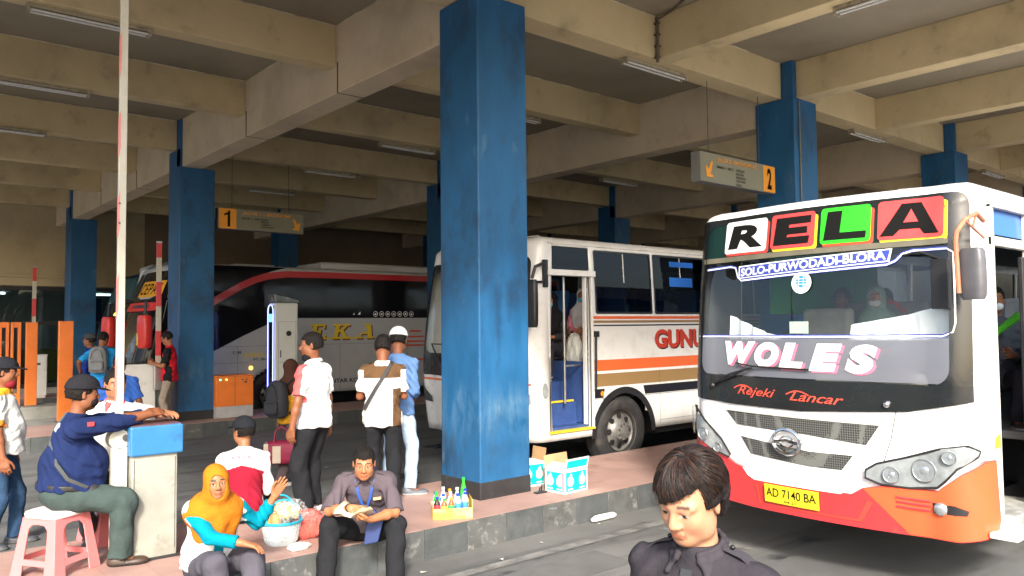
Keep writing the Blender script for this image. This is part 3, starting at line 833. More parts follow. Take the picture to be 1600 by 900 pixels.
band(ctop, .028, M_lblue, 'windscreen_outline', .008); band([(a, b-.002) for a, b in ctop], .012, M_lwhite, 'windscreen_outline', .011)
pl = RM('route_board', poly_flat(F2([(4.05, 2.40), (2.72, 2.465), (2.70, 2.565), (4.05, 2.51)])), M_lwhite, rela, off=.012)
RM('route_board_field', poly_flat(F2([(4.035, 2.41), (2.735, 2.475), (2.715, 2.555), (4.035, 2.50)])), M_lblue, pl, off=.015)
vs, fs = text_fit('SOLO-PURWODADI-BLORA', u(4.02), u(2.745), .0, .07, bold=.03)
k0 = u(4.02); k1 = u(2.745)
RM('route_text', ([(a, b+2.418+(a-k0)/(k1-k0)*.066) for a, b in vs], fs), M_lwhite, pl, off=.018)
# round agency sticker
def disc(cu, cz, r, n=32, ru=1.): return [(cu+r*ru*math.cos(2*PI*k/n), cz+r*math.sin(2*PI*k/n)) for k in range(n)]
st = RM('round_sticker', poly_flat(disc(u(3.41), 2.335, .088)), M_lwhite, rela, off=.012)
M_sbl = mat('sticker_blue', (.02, .22, .55), .4, var=.1)
RM('globe', poly_flat(disc(u(3.41), 2.345, .048)), M_sbl, st, off=.015)
gl_ = []
for dz in (-.022, .0, .022):
    RM('globe_line', poly_flat([(u(3.41)-.047, 2.345+dz-.002), (u(3.41)+.047, 2.345+dz-.002), (u(3.41)+.047, 2.345+dz+.002), (u(3.41)-.047, 2.345+dz+.002)]), M_lwhite, st, off=.017)
for dx in (-.02, .02):
    RM('globe_line', poly_flat([(u(3.41)+dx-.002, 2.345-.045), (u(3.41)+dx+.002, 2.345-.045), (u(3.41)+dx+.002, 2.345+.045), (u(3.41)+dx-.002, 2.345+.045)]), M_lwhite, st, off=.017)
# tinted band painting outdoor reflections at the foot of the glass and the big word
def reflection_mat():
    m = bpy.data.materials.new('reflection_band'); m.use_nodes = True; nt = m.node_tree; N = nt.nodes; L = nt.links; b = N['Principled BSDF']
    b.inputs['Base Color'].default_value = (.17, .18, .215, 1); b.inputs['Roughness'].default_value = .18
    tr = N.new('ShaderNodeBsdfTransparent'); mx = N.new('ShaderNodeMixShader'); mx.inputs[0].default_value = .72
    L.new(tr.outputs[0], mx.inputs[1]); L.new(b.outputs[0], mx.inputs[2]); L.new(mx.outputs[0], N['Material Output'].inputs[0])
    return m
M_reflband = reflection_mat()
RM('reflection_band', poly_flat(F2([(4.46, 1.56), (4.46, 1.885), (2.31, 1.885), (2.31, 1.56)])), M_reflband, rela, off=.008)
M_pink = mat('letter_pink', (.80, .16, .26), .4, var=.05)
for i, (ch, a, b) in enumerate([('W', 4.17, 3.83), ('O', 3.84, 3.60), ('L', 3.60, 3.38), ('E', 3.33, 3.06), ('S', 3.04, 2.80)]):
    zt_ = 1.855-.004*i; zb_ = 1.65-.008*i
    f_ = text_fit(ch, u(a), u(b), zb_, zt_, bold=.075, shear=.22)
    RM('banner_letter_shadow', ([(p+.022, q-.012) for p, q in f_[0]], f_[1]), M_pink, rela, off=.012)
    RM('banner_letter', f_, M_lwhite, rela, off=.015)
M_lred = mat('letter_red', (.70, .08, .05), .4, var=.05)
f_ = text_fit_v('Rejeki', u(4.02), u(3.63), 1.405, 1.475, shear=.45, bold=.006)
RM('cowl_text', ([(a, b-(a-u(4.02))*.03) for a, b in f_[0]], f_[1]), M_lred, rela, off=.017)
f_ = text_fit_v('Lancar', u(3.50), u(3.05), 1.385, 1.46, shear=.45, bold=.006)
RM('cowl_text', ([(a, b-(a-u(3.50))*.03) for a, b in f_[0]], f_[1]), M_lred, rela, off=.017)
for a, b, c_ in ((4.06, 3.86, 1.45), (3.53, 3.33, 1.43)):     # flourish strokes of the script capitals
    vs = []; n = 14
    pts = [(u(a)+(u(b)-u(a))*t, c_+.03*math.sin(t*PI)+.0) for t in [i/n for i in range(n+1)]]
    band(pts, .010, M_lred, 'cowl_text', .018)
# grille of two chevron bars with mesh
def mesh_mat():
    m = bpy.data.materials.new('grille_mesh'); m.use_nodes = True
    nt = m.node_tree; N = nt.nodes; L = nt.links; b = N['Principled BSDF']
    tc = N.new('ShaderNodeTexCoord'); vo = N.new('ShaderNodeTexVoronoi'); vo.feature = 'DISTANCE_TO_EDGE'; vo.inputs['Scale'].default_value = 55; vo.inputs['Randomness'].default_value = .12
    L.new(tc.outputs['Object'], vo.inputs['Vector'])
    r = N.new('ShaderNodeMapRange'); r.inputs[1].default_value = .08; r.inputs[2].default_value = .16; L.new(vo.outputs[0], r.inputs[0])
    mx = N.new('ShaderNodeMix'); mx.data_type = 'RGBA'; L.new(r.outputs[0], mx.inputs['Factor']); mx.inputs['A'].default_value = (.13, .135, .125, 1); mx.inputs['B'].default_value = (.012, .012, .012, 1)
    L.new(mx.outputs['Result'], b.inputs['Base Color']); b.inputs['Roughness'].default_value = .6
    return m
M_gr = mesh_mat()
def ygrid(poly, nm, mtl, off, depth=0, **k): return RM(nm, poly_flat(F2(poly)), mtl, rela, off=off, depth=depth, **k)
ygrid([(4.17, 1.25), (2.80, 1.235), (2.90, 1.08), (3.36, 1.115), (4.05, 1.135)], 'grille', M_gr, .004)
ygrid([(4.01, 1.04), (3.36, .985), (3.00, .99), (3.09, .87), (3.36, .865), (3.91, .90)], 'grille', M_gr, .004)
for poly in ([(4.19, 1.262), (2.78, 1.247), (2.80, 1.235), (4.17, 1.25)], [(4.17, 1.25), (4.05, 1.135), (4.03, 1.125), (4.19, 1.262)]):
    ygrid(poly, 'grille_trim', M_offwhite, .012)
# chrome emblem ring
em = MB(); cu_, cz_ = u(3.53), 1.045
pts = [rs(cu_+.118*math.cos(2*PI*k/32)*1.05, cz_+.098*math.sin(2*PI*k/32), .035) for k in range(32)]
em.tube(pts, .016, 8, closed=True)
em.tube([rs(cu_-.105, cz_-.008, .035), rs(cu_, cz_+.012, .04), rs(cu_+.105, cz_-.008, .035)], .014, 8)
pts = [rs(cu_+.062*math.cos(2*PI*k/24), cz_+.042*math.sin(2*PI*k/24), .035) for k in range(24)]
em.tube(pts, .008, 6, closed=True)
M_chrome = mat('chrome', (.75, .76, .78), .12, metal=1., var=.05)
build('emblem', em, M_chrome, rela, smooth=True)
# orange bumper: thick shaped apron
bump = F2([(4.595, 1.10), (4.47, 1.02), (4.28, .895), (4.08, .80), (3.96, .775), (3.86, .705), (3.02, .70), (2.93, .76), (2.80, .79), (2.42, .80), (2.28, .93), (2.165, 1.03)]) + [(.16, 1.03), (.19, .60), (.14, .50)] + F2([(2.3, .455), (2.9, .455), (3.4, .455), (3.9, .455), (4.4, .47), (4.595, .50)])
RM('bumper', poly_flat(bump), M_rorange, rela, off=.028, depth=.0, step=.05, zstep=.06)
RM('bumper_corner', poly_flat(F2([(2.93, .755), (2.80, .785), (2.42, .795), (2.28, .925), (2.165, 1.025)]) + [(.155, 1.025), (.185, .60), (.135, .505)] + F2([(2.3, .46), (2.62, .46)])), mat('bus_orange', (.70, .105, .035), .3, var=.08, scale=2, coat=.4, dirt=(.45, .12, .06, .5), dscale=5, dth=(.6, .75)), rela, off=.0305, step=.05, zstep=.06)
bb = [((a, b)) for a, b in bump]
rim = MB(); top = bb[:15]
for i in range(len(top)-1):
    a, b = top[i], top[i+1]; n = 4
    for k in range(n):
        p = (a[0]+(b[0]-a[0])*k/n, a[1]+(b[1]-a[1])*k/n); q = (a[0]+(b[0]-a[0])*(k+1)/n, a[1]+(b[1]-a[1])*(k+1)/n)
        rim.add([rs(*p, .028), rs(*q, .028), rs(*q, -.01), rs(*p, -.01)], [(0, 1, 2, 3)])
build('bumper_lip', rim, M_rorange, rela, normals=False)
RM('bumper_step', poly_flat(F2([(3.98, .78), (3.93, .72), (3.86, .69), (3.10, .69), (3.03, .73), (3.05, .78), (3.4, .80)])), M_rwhite, rela, off=.034, step=.06)
ygrid([(3.86, .665), (3.82, .50), (2.95, .50), (2.86, .66), (2.90, .67), (2.98, .52), (3.80, .52), (3.82, .665)], 'bumper_crease', mat('crease_paint', (.50, .05, .035), .5), .0325)
# number plate
plate = RM('number_plate', poly_flat(F2([(3.745, .535), (3.745, .68), (3.265, .68), (3.265, .535)])), mat('plate_yellow', (.72, .58, .02), .45, var=.08, scale=9), rela, off=.046, depth=.006, step=.2)
f_ = text_fit('AD 7140 BA', u(3.725), u(3.285), .585, .655, bold=.004); RM('plate_text', f_, M_ink, plate, off=.056)
f_ = text_fit('04-21', u(3.56), u(3.46), .548, .568, bold=.004); RM('plate_text', f_, M_ink, plate, off=.056)
# headlights
M_lens = glass_mat('lamp_lens', (.97, .98, .98), 1.45); M_refl = mat('lamp_reflector', (.27, .29, .30), .2, metal=0, var=.25, scale=14)
M_glassw = mat('lamp_inner', (.42, .45, .47), .12, metal=.6, var=.25, scale=24)
def headlight(poly, lampc):
    U_ = [(a, b) for a, b in poly]
    hl = RM('headlight', poly_flat(U_), M_refl, rela, off=.036, step=.04, zstep=.04)
    n = len(U_)
    seal = MB().tube([rs(a, b, .034) for a, b in U_], .009, 6, closed=True)
    build('lamp_seal', seal, M_blackp, hl, smooth=True)
    for (a, b, r) in lampc:
        m_ = MB()
        c = rs(a, b, .03); nrm = (rs(a, b, .1)-rs(a, b, .0)).normalized()
        M = Matrix.Translation(c) @ nrm.to_track_quat('Z', 'Y').to_matrix().to_4x4()
        m_.lathe([(r, .022), (r*.92, .03), (r*.85, .012), (r*.55, .008), (r*.5, .016), (r*.3, .026), (0, .03)], 20, M)
        build('lamp_bowl', m_, M_glassw, hl, smooth=60)
    RM('lens', poly_flat(U_), M_lens, hl, off=.066, step=.04, zstep=.04)
headlight(F2([(2.905, .84), (2.90, .90), (2.82, .955), (2.62, 1.02), (2.40, 1.10)]) + [(u(2.24), 1.135), (u(2.19), 1.10), (u(2.20), 1.06)] + F2([(2.30, .97), (2.36, .88), (2.42, .825), (2.6, .80), (2.8, .805)]),
          [(u(2.72), .885, .062), (u(2.50), .94, .085), (u(2.335), 1.05, .05)])
headlight(F2([(4.585, 1.24), (4.56, 1.25), (4.40, 1.15), (4.22, 1.00), (4.11, .87), (4.13, .845), (4.30, .88), (4.45, .965), (4.55, 1.06), (4.585, 1.12)]),
          [(u(4.25), .915, .045), (u(4.40), 1.02, .06)])
# fog lamp recess
ygrid([(2.72, .73), (2.70, .745), (2.35, .73), (2.24, .68), (2.25, .64), (2.40, .625), (2.62, .63), (2.66, .64)], 'fog_recess', mat('recess_shade', (.60, .10, .03), .5), .0325)
ygrid([(2.46, .715), (2.32, .71), (2.25, .68), (2.26, .645), (2.45, .64)], 'fog_hole', M_blackp, .035)
m_ = MB(); c = rs(u(2.40), .678, .03); nrm = (rs(u(2.40), .678, .1)-rs(u(2.40), .678, 0)).normalized()
m_.lathe([(.042, 0), (.045, .02), (.036, .028), (0, .034)], 20, Matrix.Translation(c) @ nrm.to_track_quat('Z', 'Y').to_matrix().to_4x4())
build('fog_lamp', m_, M_glassw, rela, smooth=50)
for z_ in (.655, .69, .722):
    build('fog_slot', MB().tube([rs(u(2.70), z_, .03), rs(u(2.55), z_-.003, .036), rs(u(2.47), z_-.006, .03)], .009, 6), M_rorange, rela, smooth=True)
# wiper
wp = MB().tube([rs(u(4.30), 1.47, .03), rs(u(4.1), 1.56, .05), rs(u(3.84), 1.635, .05)], .010, 6).tube([rs(u(4.02), 1.665, .03), rs(u(3.84), 1.645, .035), rs(u(3.32), 1.635, .03)], .008, 6)
wp.sphere(rs(u(4.30), 1.46, .03), .025)
wp.tube([rs(u(4.2), 1.50, .04), rs(u(3.9), 1.61, .06)], .006, 6)
build('wiper', wp, M_blackp, rela, smooth=True)
build('washer_cap', MB().sphere(rs(u(2.74), 1.40, .02), .028), M_chrome, rela, smooth=True)
band(F2([(2.68, 1.36), (2.72, 1.15), (2.78, .96)]), .006, mat('panel_gap', (.08, .08, .08), .6), 'panel_gap', .003)
# near side: stripes, top window, door post, steps
RS = lambda x0, x1, z0, z1: poly_flat([(v(x0), z0), (v(x1), z0), (v(x1), z1), (v(x0), z1)])
RM('side_stripe_yellow', RS(7.25, 16, 1.18, 1.32), M_yel, rela, off=.003, step=.5)
RM('side_stripe_red', RS(7.25, 16, .55, 1.18), M_rred, rela, off=.003, step=.5)
RM('corner_panel', poly_flat([(u(2.165), 1.03), (.16, 1.03), (v(6.42), 1.05), (v(6.42), .50), (.14, .50), (u(2.2), .50)]), M_rwhite, rela, off=.004, step=.05)
RM('corner_stripe', poly_flat([(.20, 1.10), (v(6.42), 1.10), (v(6.42), 1.20), (.23, 1.18)]), M_yel, rela, off=.006, step=.05)
RM('door_light_pane', RS(6.38, 7.14, 2.65, 2.86), M_glassB, rela, off=-.005, step=.5)
for a, b, z0, z1 in side: RM('side_window', poly_flat([(a, z0), (b, z0), (b, z1), (a, z1)]), M_glassS, rela, off=-.004, step=.5)
for a, b in farw: RM('side_window', poly_flat([(a, 1.7), (b, 1.7), (b, 2.75), (a, 2.75)]), M_glassS, rela, off=-.004, step=.5)
fr = MB()
for x in (6.40, 7.13): fr.box(x, x+.05, 2.135, 2.17, .62, 2.87)
fr.box(6.40, 7.18, 2.13, 2.17, 2.56, 2.63).box(6.40, 7.18, 2.125, 2.17, 2.84, 2.90)
build('door_frame', fr, M_offwhite, rela, world=RW, bevel=.006)
dr = MB().box(6.95, 7.13, 2.11, 2.15, .60, 2.50)
door = build('folding_door', dr, M_blackp, rela, world=RW, bevel=.01)
build('grab_handle', MB().tube([(7.30, 2.10, 1.25), (7.30, 2.06, 1.3), (7.30, 2.06, 1.75), (7.30, 2.10, 1.8)], .014, 8), M_blackp, rela, world=RW, smooth=True)
stp = MB().box(6.40, 7.15, 2.05, 2.60, .50, .62).box(6.40, 7.15, 2.42, 3.0, .62, .92).box(6.40, 7.15, 2.75, 3.2, .92, 1.12)
M_chk = mat('checker_plate', (.42, .42, .38), .5, metal=.3, var=.3, scale=14, bump=.4, bscale=60, dirt=(.12, .11, .09, .7), dscale=6)
build('entrance_steps', stp, M_chk, rela, world=RW, bevel=.01)
build('step_flap', MB().box(6.15, 7.2, 1.96, 2.14, .50, .54), M_rwhite, rela, world=RW, bevel=.01)
ML = build('engine_cover', MB().box(6.55, 7.4, 3.0, 3.75, 1.1, 1.55), mat('engine_cover', (.20, .19, .17), .8, var=.3, scale=8), rela, world=RW, bevel=.06)
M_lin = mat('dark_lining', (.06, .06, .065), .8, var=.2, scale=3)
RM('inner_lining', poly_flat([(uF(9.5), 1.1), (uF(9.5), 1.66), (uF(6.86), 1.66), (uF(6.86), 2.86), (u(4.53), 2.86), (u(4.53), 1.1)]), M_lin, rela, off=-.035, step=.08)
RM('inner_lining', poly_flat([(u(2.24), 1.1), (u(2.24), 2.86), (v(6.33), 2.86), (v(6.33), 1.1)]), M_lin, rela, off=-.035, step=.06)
M_bint = mat('bus_interior', (.16, .16, .16), .8, var=.2, scale=2)
M_binl = mat('bus_ceiling', (.09, .11, .10), .8, var=.2, scale=2)
build('cabin_floor', MB().box(6.35, 16, 2.6, 4.5, 1.06, 1.12).box(7.25, 16, 2.2, 2.6, 1.06, 1.12), M_bint, rela, world=RW)
build('dashboard', MB().box(6.22, 6.60, 2.45, 4.4, 1.15, 1.48).box(6.30, 6.58, 3.6, 4.3, 1.48, 1.58), M_blackp, rela, world=RW, bevel=.05)
build('cabin_ceiling', MB().box(6.45, 16, 2.25, 4.5, 2.86, 2.89), M_binl, rela, world=RW)
steering(rela, Vector((6.72, 4.0, 1.72))-Vector(RW))
ds = MB().box(7.05, 7.5, 3.75, 4.25, 1.5, 1.6).box(7.45, 7.58, 3.75, 4.25, 1.55, 2.15)
build('driver_seat', ds, mat('driver_seat_grey', (.35, .34, .31), .8, var=.2), rela, world=RW, bevel=.04)
M_seatg = mat('bus_seat_grey', (.24, .24, .26), .8, var=.25, scale=6)
x = 7.95
while x < 15.4:
    for y in (2.28, 3.42):
        mb = MB()
        for k in range(2):
            ya = y+k*.5
            mb.box(x, x+.42, ya, ya+.46, 1.42, 1.55)
            M = Matrix.Translation(Vector((x+.42, ya, 1.5))) @ Matrix.Rotation(math.radians(10), 4, 'Y')
            mb.box(-.10, .02, 0, .46, 0, .72, M)
        build('passenger_seat', mb, M_seatg, rela, world=RW, bevel=.035)
    x += .85
build('head_restraint_trim', MB().tube([(7.98+.25*0, 3.45, 2.1), (7.98, 3.55, 2.2), (7.98, 3.75, 2.2), (7.98, 3.85, 2.1)], .02, 8), M_red, rela, world=RW, smooth=True)
build('grab_pole', MB().cyl((7.1, 2.62, 1.1), (7.1, 2.62, 2.85), .017).cyl((7.62, 2.62, 1.1), (7.62, 2.62, 2.85), .017).tube([(7.1, 2.62, 1.5), (7.62, 2.62, 1.5)], .015), M_red, rela, world=RW, smooth=True)
build('sun_curtain', MB().box(7.2, 9.5, 4.42, 4.45, 2.1, 2.8), mat('green_curtain', (.02, .22, .06), .8, var=.2), rela, world=RW)
build('phone_holder', MB().box(6.15, 6.17, 3.46, 3.62, 1.92, 2.02), mat('pale_card', (.5, .62, .5), .5), rela, world=RW)
# rear view mirror on a rusty bracket
M_rust = mat('rusty_bracket', (.42, .16, .09), .7, var=.3, scale=14)
arm = [(6.20, 2.12, 2.72), (6.02, 2.10, 2.76), (5.86, 2.12, 2.70), (5.80, 2.15, 2.62), (5.80, 2.16, 2.55), (5.80, 2.15, 2.20)]
mr = mirror_on_arm(rela, [Vector(p)-Vector(RW) for p in arm], Vector((5.86, 2.08, 2.33))-Vector(RW), (.05, .085, .175), mat('mirror_back_grey', (.10, .10, .11), .4, var=.15, scale=8), M_rust, rot=-.25)
build('mirror_bracket', MB().tube([(6.20, 2.12, 2.60), (6.0, 2.12, 2.66), (5.86, 2.12, 2.70)], .010, 6).tube([(6.02, 2.10, 2.76), (6.0, 2.12, 2.66)], .009, 6), M_rust, rela, world=RW, smooth=True)
build('inner_mirror', MB().box(6.02, 6.06, 2.30, 2.42, 2.10, 2.46).tube([(6.04, 2.36, 2.46), (6.05, 2.5, 2.52), (6.1, 2.7, 2.50)], .01, 6), M_blackp, rela, world=RW, bevel=.02)
for x in (8.55, 14.0): 
    wheel(rela, (x-6.0, 2.24-3.37, .50)); wheel(rela, (x-6.0, 4.30-3.37, .50), side=1)
build('wheel_well', MB().box(7.9, 9.2, 2.4, 4.3, .55, 1.05).box(13.4, 14.6, 2.4, 4.3, .55, 1.05).box(9.3, 13.3, 2.35, 4.4, .4, 1.05), M_blackp, rela, world=RW)
build('chassis', MB().box(6.3, 16, 2.5, 4.3, .42, .6), M_blackp, rela, world=RW)

# ================================================================== striped bus behind the column
gun = thing('bus', 'white bus with orange and brown stripes, its front door open behind the big blue column', 'bus', (6.7, 8.85, 0))
GW = (6.7, 8.85, 0)
G = Shell(6.58, 7.60, 2.5, 11.2, .50, 3.06, rc=.30, bow=.20, rake=.22, zk=1.5, tumble=.05, rr=.17, belly=.10)
M_gwhite = mat('striped_bus_white', (.72, .71, .68), .32, var=.04, scale=3, coat=.3, dirt=(.45, .41, .35, .5), dscale=3, dth=(.52, .72))
M_gor = mat('stripe_orange', (.70, .13, .035), .4, var=.05); M_gbr = mat('stripe_brown', (.28, .17, .07), .4, var=.05); M_gnv = mat('stripe_navy', (.012, .012, .018), .4, var=.05)
gs = lambda u_, z_, o_: G.fn(u_, z_, o_) - Vector(GW)
def GM(name, flat, material, parent=None, off=.003, depth=0., **k): return mapped(name, flat, gs, material, parent or gun, off, depth, **k)
v = G.us; u = G.uf
GR = lambda x0, x1, z0, z1: poly_flat([(v(x0), z0), (v(x1), z0), (v(x1), z1), (v(x0), z1)])
DX0, DX1 = 7.10, 7.86
sidew = [(7.98, 9.17), (9.24, 10.5), (10.57, 11.8), (11.87, 13.1), (13.17, 14.4), (14.47, 15.7)]
holes = [(v(DX0), v(DX1), .62, 2.66), (v(7.11), v(7.88), 2.74, 3.06), (u(9.92), u(7.78), 1.58, 2.85)] + [(v(a), v(b), 2.17, 3.03) for a, b in sidew]
uG = lambda x: float(np.interp(-x, -G.P[:40, 0], G.U[:40]))
farw = [tuple(sorted((uG(7.6+1.3*k), uG(8.8+1.3*k)))) for k in range(7)]
holes += [(a, b, 2.1, 2.9) for a, b in farw]
G.body('body', M_gwhite, gun, holes, GW, arches=[(v(8.52), .46, .60), (v(14.2), .46, .60)])
GM('windscreen', poly_flat([(u(9.92), 1.58), (u(7.78), 1.58), (u(7.78), 2.85), (u(9.92), 2.85)]), M_glass, off=-.004)
GM('windscreen_seal', frame_flat(rr8(u(9.98), u(7.70), 1.30, 2.92, .12), rr8(u(9.86), u(7.86), 1.62, 2.80, .14)), M_frit, off=.004, step=.06)
GM('top_pane', GR(7.12, 7.87, 2.75, 3.05), M_glassS, off=-.004)
for a, b in sidew: GM('side_window', GR(a, b, 2.17, 3.03), M_glassS, off=-.004, step=.4)
for a, b in farw: GM('side_window', poly_flat([(a, 2.1), (b, 2.1), (b, 2.9), (a, 2.9)]), M_glassS, off=-.004, step=.4)
for a, b in sidew:
    GM('window_seal', frame_flat(rrect(v(a)-.01, v(b)+.01, 2.155, 3.04, .03), rrect(v(a)+.02, v(b)-.02, 2.185, 3.01, .04)), M_blackp, off=.003, step=.4)
    GM('window_bar', GR((a+b)/2-.012, (a+b)/2+.012, 2.6, 3.02), M_offwhite, off=.001, step=.4)
for z0, z1, a, b in ((2.87, 2.95, 9.62, 10.2), (2.57, 2.71, 9.60, 10.16)): GM('blue_reflection', GR(a, b, z0, z1), M_glassB, off=.002, step=.4)  # blue reflections painted as strips on the second window
X1 = 17.4
for z0, z1, m_, nm in ((2.085, 2.125, M_gor, 'orange_stripe'), (2.03, 2.065, M_gbr, 'brown_stripe'), (1.985, 2.005, M_gnv, 'navy_stripe'),
                       (1.37, 1.52, M_gor, 'orange_stripe'), (1.155, 1.33, M_gbr, 'brown_stripe'), (1.0, 1.125, M_gnv, 'navy_stripe')):
    if z1 < 1.2 or z1 < 1.34:
        GM(nm, poly_flat([(v(7.92), z0), (v(8.09), z0), (v(8.12), z1), (v(7.92), z1)]) if z1 < 1.13 else GR(7.92, X1, z0, z1), m_, step=.3)
        if z1 < 1.13: GM(nm, poly_flat([(v(8.97), z0), (v(X1), z0), (v(X1), z1), (v(8.93), z1)]), m_, step=.3)
    else: GM(nm, GR(7.92, X1, z0, z1), m_, step=.3)
GM('front_stripe', poly_flat([(u(10.0), 1.23), (u(7.65), 1.23), (u(7.65), 1.26), (u(10.0), 1.26)]), M_gor, off=.003)
M_gred = mat('name_red', (.50, .045, .02), .4, var=.05)
f_ = text_fit('GUNUNG', v(9.20), v(11.0), 1.65, 1.93, bold=.045)
GM('name_shadow', ([(a+.02, b-.018) for a, b in f_[0]], f_[1]), M_gnv, off=.004, step=.3); GM('name_letters', f_, M_gred, off=.007, step=.3)
f_ = text_fit('MULIA', v(11.3), v(12.7), 1.65, 1.93, bold=.045)
GM('name_letters', f_, M_gred, off=.007, step=.3)
GM('arch_trim', poly_flat([(v(8.52)+.67*math.cos(a), .46+.67*math.sin(a)) for a in [PI*i/24 for i in range(25)]]+[(v(8.52)+.575*math.cos(a), .46+.575*math.sin(a)) for a in [PI-PI*i/24 for i in range(25)]]), M_blackp, off=.006, step=.2)
GM('panel_gap', GR(9.30, 9.305, .55, 1.35), M_blackp, off=.004); GM('panel_gap', GR(7.9, 17, .985, .99), M_blackp, off=.004, step=.5)
GM('panel_gap', GR(9.30, 10.9, .60, .604), M_blackp, off=.004, step=.5)
GM('side_marker', poly_flat(disc(v(8.06), 1.06, .035)), mat('amber_lens', (.75, .25, .02), .25), off=.012)
for (a, b) in ((7.70, 8.05), (9.65, 10.0)):
    q = F2([(a, 1.0), (b, 1.0), (b, 1.15), (a, 1.1)])
q = [(u(10.02), 1.15), (u(9.95), 1.17), (u(9.70), .98), (u(9.68), .90), (u(9.92), .92), (u(10.02), 1.0)]
GM('headlight', poly_flat(q), mat('dark_lamp', (.10, .11, .12), .15, metal=.5, var=.3, scale=9), off=.012)
q = [(u(7.66), 1.12), (u(7.74), 1.17), (u(8.0), .98), (u(8.02), .90), (u(7.78), .92), (u(7.66), 1.0)]
GM('headlight', poly_flat(q), M_refl, off=.012)
GM('fog_lamp', poly_flat(rrect(u(9.98), u(9.88), .68, .74, .02)), M_refl, off=.01)
GM('headlight_side', poly_flat(disc(v(6.99), 1.16, .10, ru=.5)), M_refl, off=.012)
# door frame, steps, poles
fr = MB().box(7.08, 7.11, 7.60, 7.66, .6, 2.7).box(7.86, 7.90, 7.58, 7.66, .6, 2.74).box(7.05, 7.93, 7.56, 7.66, 2.66, 2.74).box(7.78, 7.81, 7.62, 7.68, .66, 2.66)
build('door_frame', fr, M_gwhite, gun, world=GW, bevel=.006)
M_stepb = mat('step_blue', (.03, .07, .22), .6, var=.25, scale=8)
st_ = MB().box(7.10, 7.86, 7.66, 7.9, .58, .66).box(7.10, 7.86, 7.9, 8.15, .66, .95).box(7.10, 7.86, 8.15, 8.4, .66, 1.22).box(7.10, 7.86, 8.4, 8.7, .66, 1.42).box(7.86, 7.88, 7.66, 8.7, .6, 1.5)
build('entrance_steps', st_, M_stepb, gun, world=GW, bevel=.008)
build('step_edge', MB().box(7.06, 7.90, 7.57, 7.66, .60, .625).box(7.10, 7.80, 7.885, 7.91, .955, .98).box(7.10, 7.62, 8.135, 8.16, 1.225, 1.25), M_yel, gun, world=GW)
build('grab_pole', MB().cyl((7.55, 7.80, .95), (7.55, 7.80, 2.66), .018).tube([(7.12, 7.72, .7), (7.12, 7.72, 2.5)], .014).tube([(7.55, 7.80, 1.45), (7.85, 7.80, 1.45)], .014), M_steel, gun, world=GW, smooth=True)
build('door_handle', MB().tube([(7.95, 7.58, 1.88), (7.90, 7.54, 1.86), (7.89, 7.54, 1.15), (7.92, 7.58, 1.12)], .015, 8).box(7.92, 7.98, 7.55, 7.60, 1.84, 1.92), M_blackp, gun, world=GW, smooth=True)
build('cabin_floor', MB().box(7.9, 17.6, 7.75, 10.0, 1.35, 1.42).box(6.9, 7.9, 8.7, 10, 1.35, 1.42), M_bint, gun, world=GW)
build('cabin_ceiling', MB().box(7.0, 17.6, 7.75, 10.0, 3.03, 3.06), M_binl, gun, world=GW)
build('dashboard', MB().box(6.80, 7.05, 7.85, 9.9, 1.2, 1.6), M_blackp, gun, world=GW, bevel=.05)
x = 8.25
M_seatb = mat('bus_seat_blue', (.04, .12, .28), .8, var=.25, scale=6)
while x < 16.8:
    for y in (7.74, 8.95):
        mb = MB()
        for k in range(2):
            ya = y+k*.5
            mb.box(x, x+.42, ya, ya+.46, 1.72, 1.85)
            M = Matrix.Translation(Vector((x+.42, ya, 1.8))) @ Matrix.Rotation(math.radians(10), 4, 'Y')
            mb.box(-.10, .02, 0, .46, 0, .75, M)
        build('passenger_seat', mb, M_seatb, gun, world=GW, bevel=.035)
    x += .85
steering(gun, Vector((7.1, 9.4, 1.95))-Vector(GW))
for x in (8.52, 14.2):
    wheel(gun, (x-6.7, 7.66-8.85, .50)); wheel(gun, (x-6.7, 9.8-8.85, .50))
build('wheel_well', MB().box(7.92, 9.15, 7.95, 9.8, .6, 1.34).box(13.5, 14.9, 7.95, 9.8, .6, 1.34).box(9.3, 13.3, 7.7, 9.9, .40, 1.3), M_blackp, gun, world=GW)
build('chassis', MB().box(7.9, 17.5, 7.9, 9.8, .38, .6), M_blackp, gun, world=GW)
mirror_on_arm(gun, [Vector(p)-Vector(GW) for p in ((7.02, 7.62, 2.78), (6.9, 7.5, 2.80), (6.72, 7.45, 2.75), (6.66, 7.45, 2.6))], Vector((6.66, 7.45, 2.28))-Vector(GW), (.05, .10, .30), M_blackp, M_blackp, rot=-.2, r=.022)
build('mirror_bracket', MB().tube([(7.02, 7.62, 2.58), (6.86, 7.5, 2.56), (6.70, 7.45, 2.55)], .018, 8).box(7.0, 7.06, 7.58, 7.63, 2.5, 2.86), M_blackp, gun, world=GW)
build('wiper', MB().tube([gs(u(9.3), 1.42, .03), gs(u(9.6), 1.75, .05), gs(u(9.1), 1.75, .04)], .014, 6), M_blackp, gun, smooth=True)
build('roof_gutter', MB().tube([gs(v(x_), 3.10, .01) for x_ in np.linspace(7.0, 17.4, 30)], .012, 6), M_gwhite, gun, smooth=True)

